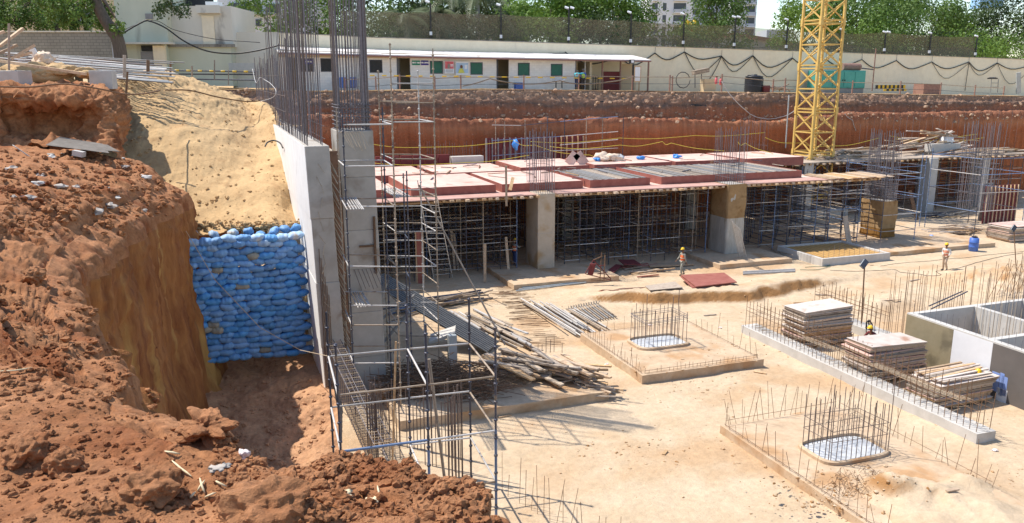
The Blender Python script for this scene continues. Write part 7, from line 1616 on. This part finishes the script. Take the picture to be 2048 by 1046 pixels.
facade(WHs, 'ledge', 'bldg_grey', 455, 25, 545, 29, 94.3, .7)
# cables on the left
def lcable(label, pts, Y, r=.04): 
    Q = cr_interp(np.array([tuple(D(x, y, Y)) for x, y in pts]), 8); return tag(MB().path([Vector(a) for a in Q], r, 5).build('cable', M['black'], smooth=True), label, 'cable')
lcable('thick black cable looped over the vent of the green house and down to the rebar', [(165, 116), (200, 98), (240, 70), (285, 44), (299, 42), (330, 55), (370, 83), (415, 102), (465, 107), (510, 102), (560, 90)], 64, .06)
lcable('thin black wire hung from the green house vent to the yard wall', [(100, 108), (200, 80), (299, 41), (350, 60), (430, 78), (520, 85)], 64.3, .025)
# items on the far left ground
for i, (a, b, w) in enumerate((((0, 92, 40), (46, 57, 41), .28), ((-10, 110, 40), (33, 90, 41), .25), ((22, 118, 40.5), (70, 90, 41), .25), ((30, 115, 41), (64, 105, 41.4), .28), ((-20, 74, 40.5), (8, 63, 41), .28))):
    tag(MB().beam(D(*a), D(*b), w*.8, .12).build('timber', M['wood']), f'timber sticking up from the scrap heap at the far left, {nth(i+1)} of five', 'timber', 'timbers sticking up at the far left')
tag(MB().beam(D(-40, 116, 38.5), D(172, 148, 38), .16, .12).build('timber', M['wood']), 'very long brown timber lying across the scrap at the upper left', 'timber')
for i in range(36):
    rr = R; y = 112+i*1.15; Y = 47+i*-.12; a = D(20+R.uniform(-30, 60), y-8+R.uniform(-4, 4), Y); b = D(300+R.uniform(-30, 70), y+14+R.uniform(-3, 3)*.5, Y-1)
    a.z = max(a.z, 11.35); b.z = max(b.z, 11.3); tag(rod('rebar', a, b, .035, M[R.choice(['rebar_grey', 'sheet_grey', 'steel_pale', 'galv'])], None, 5), f'long grey bar in the bundle lying behind the sand heap, {nth(i+1)} from the back', 'rebar', 'grey bars bundled behind the sand heap')
for i, (q, lb, rz) in enumerate((((-60, 38, 141, 164, 37.5), 'left grey concrete cube at the top of the earth cut', 0), ((180, 222, 141, 172, 38.5), 'right grey concrete cube at the top of the earth cut, beside the sand', .25))):
    x0, x1, y0, y1, Y = q; a = D(x0, y1, Y); b = D(x1, y1, Y); zt_ = D(x0, y0, Y).z; w = b.x-a.x; mb = MB(); ca, sa_ = math.cos(rz), math.sin(rz)
    cs = [Vector((a.x+dx*ca*w-dy*sa_*1.1, a.y+dx*sa_*w+dy*ca*1.1, a.z-.15)) for dx, dy in ((0, 0), (1, 0), (1, 1), (0, 1))]; tag(mb.hexa(cs+[Vector((c.x, c.y, zt_)) for c in cs]).build('concrete_block', M['concrete_pale'], bevel=.03), lb, 'concrete block')
tag(MB().uvb(0, 1, 0, 1, 0, 1).build('x_tmp', M['concrete']), 'x', 'x'); bpy.data.objects.remove(bpy.data.objects['x_tmp'])
mb = MB(); clod(mb, D(88, 122, 42), .55, 4, .5, .75); tag(mb.build('sack', M['cement_bag'], smooth=True), 'round dirty tan sack on the scrap heap at the upper left', 'sack')
tag(MB().beam(D(64, 98, 41.8), D(72, 113, 41.8), .1, .3).build('pipe_stub', M['white']), 'short white pipe sticking out beside the round tan sack', 'pipe')
mb = MB()
for (x, y, r) in ((75, 150, 2.2), (120, 135, 1.1), (172, 140, .8), (100, 142, 1.4)): clod(mb, D(x, y+6, 41.5), r*.75, 4, .35, .42)
struct(mb.build('sand_mound', M['sand'], smooth=True))
for i, (x, y0, y1, Y, r) in enumerate(((252, 143, 193, 38, .05), (296, 120, 152, 44, .09), (18, 47, 140, 37.6, .05), (249, 110, 155, 42, .08), (341, 124, 152, 46, .06), (279, 122, 150, 46, .03), (384, 132, 158, 50, .05), (429, 120, 160, 58, .05), (457, 140, 170, 60, .04))):
    tag(rod('stake', D(x+(3 if i == 0 else 0), y0, Y), D(x, y1, Y), r, M['rebar_rust' if i in (0, 1, 4) else 'wood_grey'], None, 6), f'upright stake behind the sand heap and scrap, {nth([18, 249, 252, 279, 296, 341, 384, 429, 457].index(x)+1)} from the left', 'stake', 'stakes behind the sand heap')
RL = thing('edge_barrier', 'black and yellow rail fence behind the top of the sand heap', 'barrier', D(400, 150, 62))
for (x0, y0, x1, y1) in ((340, 141, 440, 142), (440, 142, 510, 144), (340, 148, 510, 149), (360, 158, 510, 160)): rod('rail', D(x0, y0, 62), D(x1, y1, 62), .05, M['steel_dark'], RL, 5)
for i in range(7): rod('yellow_band', D(350+i*23, 140.8+i*.4, 61.95), D(358+i*23, 141+i*.4, 61.95), .07, M['yellow_paint'], RL, 5)
def hose(label, pts, r=.03, m='rebar_rust'): Q = cr_interp(np.array([tuple(D(*p)) for p in pts]), 8); return tag(MB().path([Vector(a) for a in Q], r, 5).build('cable', M[m], smooth=True), label, 'cable')
hose('brown cable sagging across the face of the sand heap', [(-20, 173, 33), (60, 174, 33.5), (130, 168, 34), (200, 178, 34.5), (250, 188, 37), (290, 187, 39), (320, 181, 40.5)], .035)
hose('brown cable lying along the upper part of the sand heap', [(330, 180, 41.5), (380, 181, 42), (440, 195, 43.2), (500, 203, 46), (545, 196, 47)], .035)
hose('black hose loop lying on the sand near the retaining wall', [(530, 293, 37.8), (535, 285, 38), (548, 281, 38.3), (560, 286, 38), (566, 296, 37.6)], .035, 'black')
hose('pale dangling rope knotted on the wall rebar', [(505, 138, 42), (512, 165, 41), (520, 155, 41), (530, 160, 41), (542, 168, 40), (552, 182, 39), (545, 195, 39), (520, 203, 39.5)], .014, 'steel_pale')
hose('thin pale cord lying across the rubble on the upper left slope', [(25, 290, 29.5), (100, 340, 29.5), (160, 372, 29.5), (215, 402, 29.0), (290, 418, 29.6), (335, 430, 30)], .02, 'steel_pale')
# ---------------------------------------------------------------- far blocks
def tower_block(label, x0, x1, y1, Y, cols, nrow, m='bldg_white', zt_=62, win=None):
    a = D(x0, y1, Y); b = D(x1, y1, Y); t = thing('apartment_tower', label, 'apartment block', Vector((a.x, a.y, 8)), 'far apartment towers'); w = b.x-a.x
    MB().hexa([Vector((a.x, a.y, 8)), Vector((b.x, b.y, 8)), Vector((b.x, b.y+16, 8)), Vector((a.x, a.y+16, 8)), Vector((a.x, a.y, zt_)), Vector((b.x, b.y, zt_)), Vector((b.x, b.y+16, zt_)), Vector((a.x, a.y+16, zt_))]).build('wall', M[m], t)
    for r in range(nrow):
        z = 11+r*3.1
        for (c0, c1, kind) in cols:
            xa, xb = a.x+w*c0, a.x+w*c1
            def bxx(y0, y_1, z0, z1, nm, mm_, par=t, s=0): return MB().hexa([Vector((xa+s, y0, z0)), Vector((xb-s, y0, z0)), Vector((xb-s, y_1, z0)), Vector((xa+s, y_1, z0)), Vector((xa+s, y0, z1)), Vector((xb-s, y0, z1)), Vector((xb-s, y_1, z1)), Vector((xa+s, y_1, z1))]).build(nm, M[mm_], par)
            bxx(a.y-.06, a.y-.01, z, z+1.9, 'window', 'glass_dark', t, .1)
            if kind: bxx(a.y-1.3, a.y-.07, z-.75, z-.5, 'balcony', m); bxx(a.y-1.3, a.y-1.2, z-.495, z+.25, 'railing', 'bldg_grey')
    return t
tower_block('pale apartment tower seen left of the dark gum tree, with balconies', 1296, 1382, 95, 230, [(.06, .2, 1), (.3, .4, 0), (.55, .85, 1)], 9)
tower_block('blue grey apartment tower behind the dark gum tree', 1372, 1470, 98, 250, [(.05, .25, 1), (.4, .55, 0), (.7, .92, 1)], 9, 'bldg_grey')
tower_block('narrow apartment tower with stacked balconies at its right edge, beside the open sky', 1462, 1508, 100, 240, [(.1, .35, 0), (.55, .95, 1)], 9)
tower_block('distant pale block glimpsed behind the palms', 985, 1020, 90, 220, [(.2, .4, 0), (.6, .8, 0)], 9, 'bldg_grey')
WBg = thing('building', 'low white building patch seen through the gap in the net beside the green bush', 'building', D(980, 80, 110)); facade(WBg, 'wall', 'bldg_white', 955, 30, 1000, 110, 110, 4); facade(WBg, 'band', 'wall_block', 955, 64, 1000, 71, 109.7, .28); facade(WBg, 'side', 'wall_beige', 978, 36, 994, 58, 109.8, .18)
GR = thing('warehouse', 'long grey roofed shed behind the net with a red brown ridge', 'shed', D(1500, 100, 120)); a, b, c = D(1360, 88, 120), D(1465, 70, 120), D(1610, 92, 120); d, e = D(1360, 125, 120), D(1610, 125, 120); dy = Vector((0, 25, 0))
MB().add([d, e, c, b, a, d+dy, e+dy, c+dy, b+dy, a+dy], [(0, 1, 2, 3, 4), (9, 8, 7, 6, 5), (4, 3, 8, 9), (3, 2, 7, 8), (0, 4, 9, 5), (1, 6, 7, 2)]).build('gable', M['galv'], GR)
MB().beam(a+Vector((0, -.2, .1)), b+Vector((0, -.2, .1)), .3, .5).build('ridge_trim', M['rust_tank'], GR); MB().beam(b+Vector((0, -.2, .1)), c+Vector((0, -.2, .1)), .3, .5).build('ridge_trim', M['rust_tank'], GR)
WB2 = thing('building', 'small bright white building between the shed and the light green tree', 'building', D(1545, 90, 140)); facade(WB2, 'wall', 'bldg_white', 1530, 60, 1575, 120, 140, 6)
mm('hoarding', (.22, .42, .68), (.30, .50, .74), .2)
BS = thing('building', 'blue hoarding glimpsed above the dark trees at the upper right', 'building', D(1985, 20, 150)); facade(BS, 'wall', 'hoarding', 1958, -30, 2006, 16, 150, 3)
tag(rod('yellow_flower_pole', D(1379, 70, 100), D(1379, 95, 100), .1, M['steel_dark']), 'thin pole behind the net below the yellow domes', 'pole')
for x, i in ((1372, 0), (1388, 1)): tag(MB().lathe(D(x, 62, 100), [(.8, 0), (.8, .5), (.5, 1.0), (.1, 1.3), (0, 1.4)], 12).build('yellow_dome', M['yellow_paint'], smooth=True), f"{'left' if i == 0 else 'right'} of two small yellow domes behind the net", 'dome')
# ---------------------------------------------------------------- people
def skin_mesh(name, pts, edges, m, parent, sub=1, root=0):
    me = bpy.data.meshes.new(name); me.from_pydata([tuple(p[0]) for p in pts], edges, []); o = bpy.data.objects.new(name, me); C.objects.link(o)
    md = o.modifiers.new('skin', 'SKIN'); md.use_smooth_shade = True
    for i, p in enumerate(pts): sv = me.skin_vertices[0].data[i]; r = p[1]; sv.radius = r if isinstance(r, tuple) else (r, r); sv.use_root = (i == root)
    s = o.modifiers.new('sub', 'SUBSURF'); s.levels = s.render_levels = sub
    S.view_layers[0].update(); dg = bpy.context.evaluated_depsgraph_get(); nm = bpy.data.meshes.new_from_object(o.evaluated_get(dg)); nm.name = name
    bpy.data.objects.remove(o); nm.materials.clear(); nm.materials.append(m); o = bpy.data.objects.new(name, nm); C.objects.link(o); o.parent = parent
    for p in nm.polygons: p.use_smooth = True
    return o
def person(label, loc, face, pose, shirt, trous, vest=None, helmet=True, sleeve=.9):
    # face: heading angle in degrees in world (direction the chest faces); pose: dict of joints in body frame x right, y forward, z up
    t = thing('person', label, 'person', loc); t.rotation_euler = (0, 0, math.radians(face-90))
    J = dict(pel=(0, 0, .93), wst=(0, 0, 1.06), chs=(0, 0, 1.27), nck=(0, .0, 1.45), hd0=(0, .01, 1.52), hd1=(0, .02, 1.63), hd2=(0, .015, 1.70),
             hl=(-.09, 0, .90), hr=(.09, 0, .90), kl=(-.10, .02, .50), kr=(.10, .02, .50), al=(-.10, 0, .09), ar=(.10, 0, .09), tl=(-.11, .15, .03), tr=(.11, .15, .03),
             sl=(-.18, 0, 1.40), sr=(.18, 0, 1.40), el=(-.23, -.02, 1.13), er=(.23, -.02, 1.13), wl=(-.23, .06, .88), wr=(.23, .06, .88))
    J.update(pose); J = {k: Vector(v) for k, v in J.items()}
    rad = dict(pel=(.135, .10), wst=(.125, .09), chs=(.15, .10), nck=.05, hd0=.055, hd1=.088, hd2=.07, hl=.085, hr=.085, kl=.055, kr=.055, al=.038, ar=.038, tl=.03, tr=.03, sl=.06, sr=.06, el=.042, er=.042, wl=.027, wr=.027)
    names = list(rad); idx = {k: i for i, k in enumerate(names)}; pts = [(J[k], rad[k]) for k in names]
    E = [('pel', 'wst'), ('wst', 'chs'), ('chs', 'nck'), ('nck', 'hd0'), ('hd0', 'hd1'), ('hd1', 'hd2'), ('pel', 'hl'), ('hl', 'kl'), ('kl', 'al'), ('al', 'tl'), ('pel', 'hr'), ('hr', 'kr'), ('kr', 'ar'), ('ar', 'tr'), ('chs', 'sl'), ('sl', 'el'), ('el', 'wl'), ('chs', 'sr'), ('sr', 'er'), ('er', 'wr')]
    E = [(idx[a], idx[b]) for a, b in E]
    for s, w, e in ((-1, 'wl', 'el'), (1, 'wr', 'er')):     # palm, four fingers, thumb
        d = (J[w]-J[e]).normalized(); sd = d.cross(Vector((0, 0, 1))); sd = sd.normalized() if sd.length > .2 else Vector((0, 1, 0)); nn = sd.cross(d)
        pk = len(pts); pts.append((J[w]+d*.055, (.036, .017))); E.append((idx[w], pk))
        for f, (o, ln_) in enumerate(((-.030, .066), (-.010, .076), (.010, .072), (.030, .056))):
            k = len(pts); b = J[w]+d*.092+sd*o; pts += [(b, .0095), (b+d*ln_*.5+nn*.01, .0085), (b+d*ln_*.9+nn*.032, .007)]; E += [(pk, k), (k, k+1), (k+1, k+2)]
        k = len(pts); pts += [(J[w]+d*.05-sd*.042, .011), (J[w]+d*.09-sd*.062+nn*.012, .0085)]; E += [(pk, k), (k, k+1)]
    body = skin_mesh('body', pts, E, M['skin'], t)
    # face: nose, eyes, ears
    hd = J['hd1']; fw = (J['hd1']-J['hd0']); fw = Vector((0, 1, 0))
    mb = MB(); mb.tube(hd+Vector((0, .075, .0)), hd+Vector((0, .107, -.025)), .012, 6, .017); mb.build2 = None
    def child(mb, nm, m_, sm=True):
        me = bpy.data.meshes.new(nm); me.from_pydata(mb.v, [], mb.f); me.materials.append(m_); o = bpy.data.objects.new(nm, me); C.objects.link(o); o.parent = t
        for p in me.polygons: p.use_smooth = sm
        return o
    child(mb, 'nose', M['skin'])
    for s in (-1, 1):
        mb = MB(); mb.lathe(hd+Vector((s*.032, .078, .012)), [(.0, -.008), (.012, -.004), (.012, .004), (0, .008)], 8); child(mb, 'eye', M['cloth_dark'])
        mb = MB(); mb.lathe(hd+Vector((s*.088, 0, -.02)), [(.004, -.02), (.016, -.01), (.018, .012), (.006, .03)], 8); child(mb, 'ear', M['skin'])
    mb = MB(); mb.lathe(hd+Vector((0, 0, -.0)), [(.088, -.03), (.097, .02), (.09, .07), (.05, .10), (0, .11)], 14); child(mb, 'hair', M['cloth_dark'])
    if helmet:
        mb = MB(); mb.lathe(hd+Vector((0, .01, .045)), [(.125, -.004), (.12, .006), (.112, .03), (.10, .07), (.07, .10), (.03, .115), (0, .117)], 20); mb.hexa([hd+Vector(a) for a in ((-.085, .09, .035), (.085, .09, .035), (.05, .165, .03), (-.05, .165, .03), (-.085, .09, .048), (.085, .09, .048), (.05, .165, .04), (-.05, .165, .04))]); child(mb, 'helmet', M['helmet'])
    # shirt, trousers, shoes
    q = lambda a, b, f: J[a].lerp(J[b], f)
    P = [(J['pel']+Vector((0, 0, .02)), (.150, .115)), (J['wst'], (.142, .108)), (J['chs'], (.168, .118)), (q('chs', 'nck', .85), (.07, .065)), (J['sl'], .074), (J['el'], .055), (q('el', 'wl', sleeve), .042), (J['sr'], .074), (J['er'], .055), (q('er', 'wr', sleeve), .042)]
    skin_mesh('shirt', P, [(0, 1), (1, 2), (2, 3), (2, 4), (4, 5), (5, 6), (2, 7), (7, 8), (8, 9)], M[shirt], t)
    P = [(J['pel']+Vector((0, 0, .05)), (.150, .112)), (J['hl'], .102), (J['kl'], .076), (q('kl', 'al', .92), .062), (J['hr'], .102), (J['kr'], .076), (q('kr', 'ar', .92), .062)]
    skin_mesh('trousers', P, [(0, 1), (1, 2), (2, 3), (0, 4), (4, 5), (5, 6)], M[trous], t)
    for s in 'lr': a, b = J['a'+s], J['t'+s]; skin_mesh('shoe', [(a+Vector((0, -.05, -.045)), .045), (a+Vector((0, .02, -.04)), .05), (b+Vector((0, .02, .01)), .04)], [(0, 1), (1, 2)], M['cloth_dark'], t)
    if vest:
        P = [(J['pel']+Vector((0, 0, -.10)), (.178, .140)), (J['wst'], (.170, .135)), (J['chs'], (.20, .145)), (q('chs', 'nck', .62), (.12, .085))]
        skin_mesh('vest', P, [(0, 1), (1, 2), (2, 3)], M[vest], t)
        ax = (J['chs']-J['wst']).normalized(); mb = MB(); c = J['wst'].lerp(J['chs'], .35)
        ring = [c+Vector((.186*math.cos(a), .152*math.sin(a), .0)) for a in [2*math.pi*i/20 for i in range(20)]]
        for i in range(20): p0, p1 = ring[i], ring[(i+1) % 20]; mb.add([p0-ax*.022, p1-ax*.022, p1+ax*.022, p0+ax*.022], [(0, 1, 2, 3)])
        child(mb, 'stripe', M['vest_stripe'])
    return t
person('man in yellow helmet, orange vest and grey trousers walking past the red boards', GG(1364, 551), 205, dict(kl=(-.08, .16, .52), al=(-.08, .12, .10), tl=(-.08, .26, .05), kr=(.09, -.02, .50), ar=(.09, -.22, .12), tr=(.09, -.09, .05), er=(.28, .03, 1.15), wr=(.30, .22, .95), wl=(-.24, -.10, .86)), 'cloth_grey', 'cloth_grey', 'vest')
person('man in yellow helmet, faded orange vest and khaki trousers walking on the open floor', GG(1888, 541), 215, dict(kl=(-.14, .20, .56), al=(-.16, -.02, .14), tl=(-.18, .10, .06), kr=(.10, -.02, .50), ar=(.13, -.12, .09), er=(.24, -.05, 1.14), wr=(.05, .16, 1.0), el=(-.27, -.06, 1.16), wl=(-.20, .10, .97)), 'cloth_white', 'cloth_khaki', 'vest_faded')
person('man in yellow helmet and orange vest reaching to the bare concrete column', G(1029, 531, .3), 25, dict(er=(.22, .18, 1.22), wr=(.16, .40, 1.24), el=(-.2, .16, 1.18), wl=(-.08, .40, 1.20)), 'cloth_grey', 'cloth_navy', 'vest')
person('person in a turquoise shirt bending at the office doorway, back to the camera', PV(1153, 178, 67.6), 70, dict(nck=(0, .16, 1.38), hd0=(0, .2, 1.42), hd1=(0, .27, 1.50), hd2=(0, .30, 1.55), chs=(0, .08, 1.24), sl=(-.18, .1, 1.33), sr=(.18, .1, 1.33), er=(.38, .25, 1.32), wr=(.55, .38, 1.42), el=(-.25, .2, 1.1), wl=(-.2, .35, 1.0)), 'cloth_teal', 'cloth_navy', None, helmet=False)
person('person in a blue shirt and green yellow vest beside the turquoise shirt', PV(1166, 178, 67.9), 90, dict(), 'plastic_blue', 'cloth_dark', 'vest_green', helmet=False)
crouch = dict(pel=(0, -.1, .45), wst=(0, -.03, .58), chs=(0, .08, .78), nck=(0, .16, .93), hd0=(0, .19, .98), hd1=(0, .24, 1.08), hd2=(0, .25, 1.15), hl=(-.1, -.08, .43), hr=(.1, -.08, .43), kl=(-.16, .28, .52), kr=(.16, .28, .52), al=(-.13, .02, .09), ar=(.13, .02, .09), tl=(-.14, .17, .03), tr=(.14, .17, .03), sl=(-.18, .12, .88), sr=(.18, .12, .88), el=(-.24, .3, .68), er=(.24, .3, .68), wl=(-.12, .45, .5), wr=(.12, .45, .5))
def head_at(px, py, zhead): return G(px, py, zhead)
g = G(1955, 735, 1.2); person('crouching man in a yellow helmet, only his head visible behind the nearest stack', Vector((g.x, g.y, 0)), 250, crouch, 'cloth_navy', 'cloth_dark', None)
g = G(1750, 652, 1.18); person('crouching man in a yellow helmet and dark red shirt behind the strip footing return', Vector((g.x, g.y, 0)), 200, crouch, 'red_dark', 'cloth_dark', None)
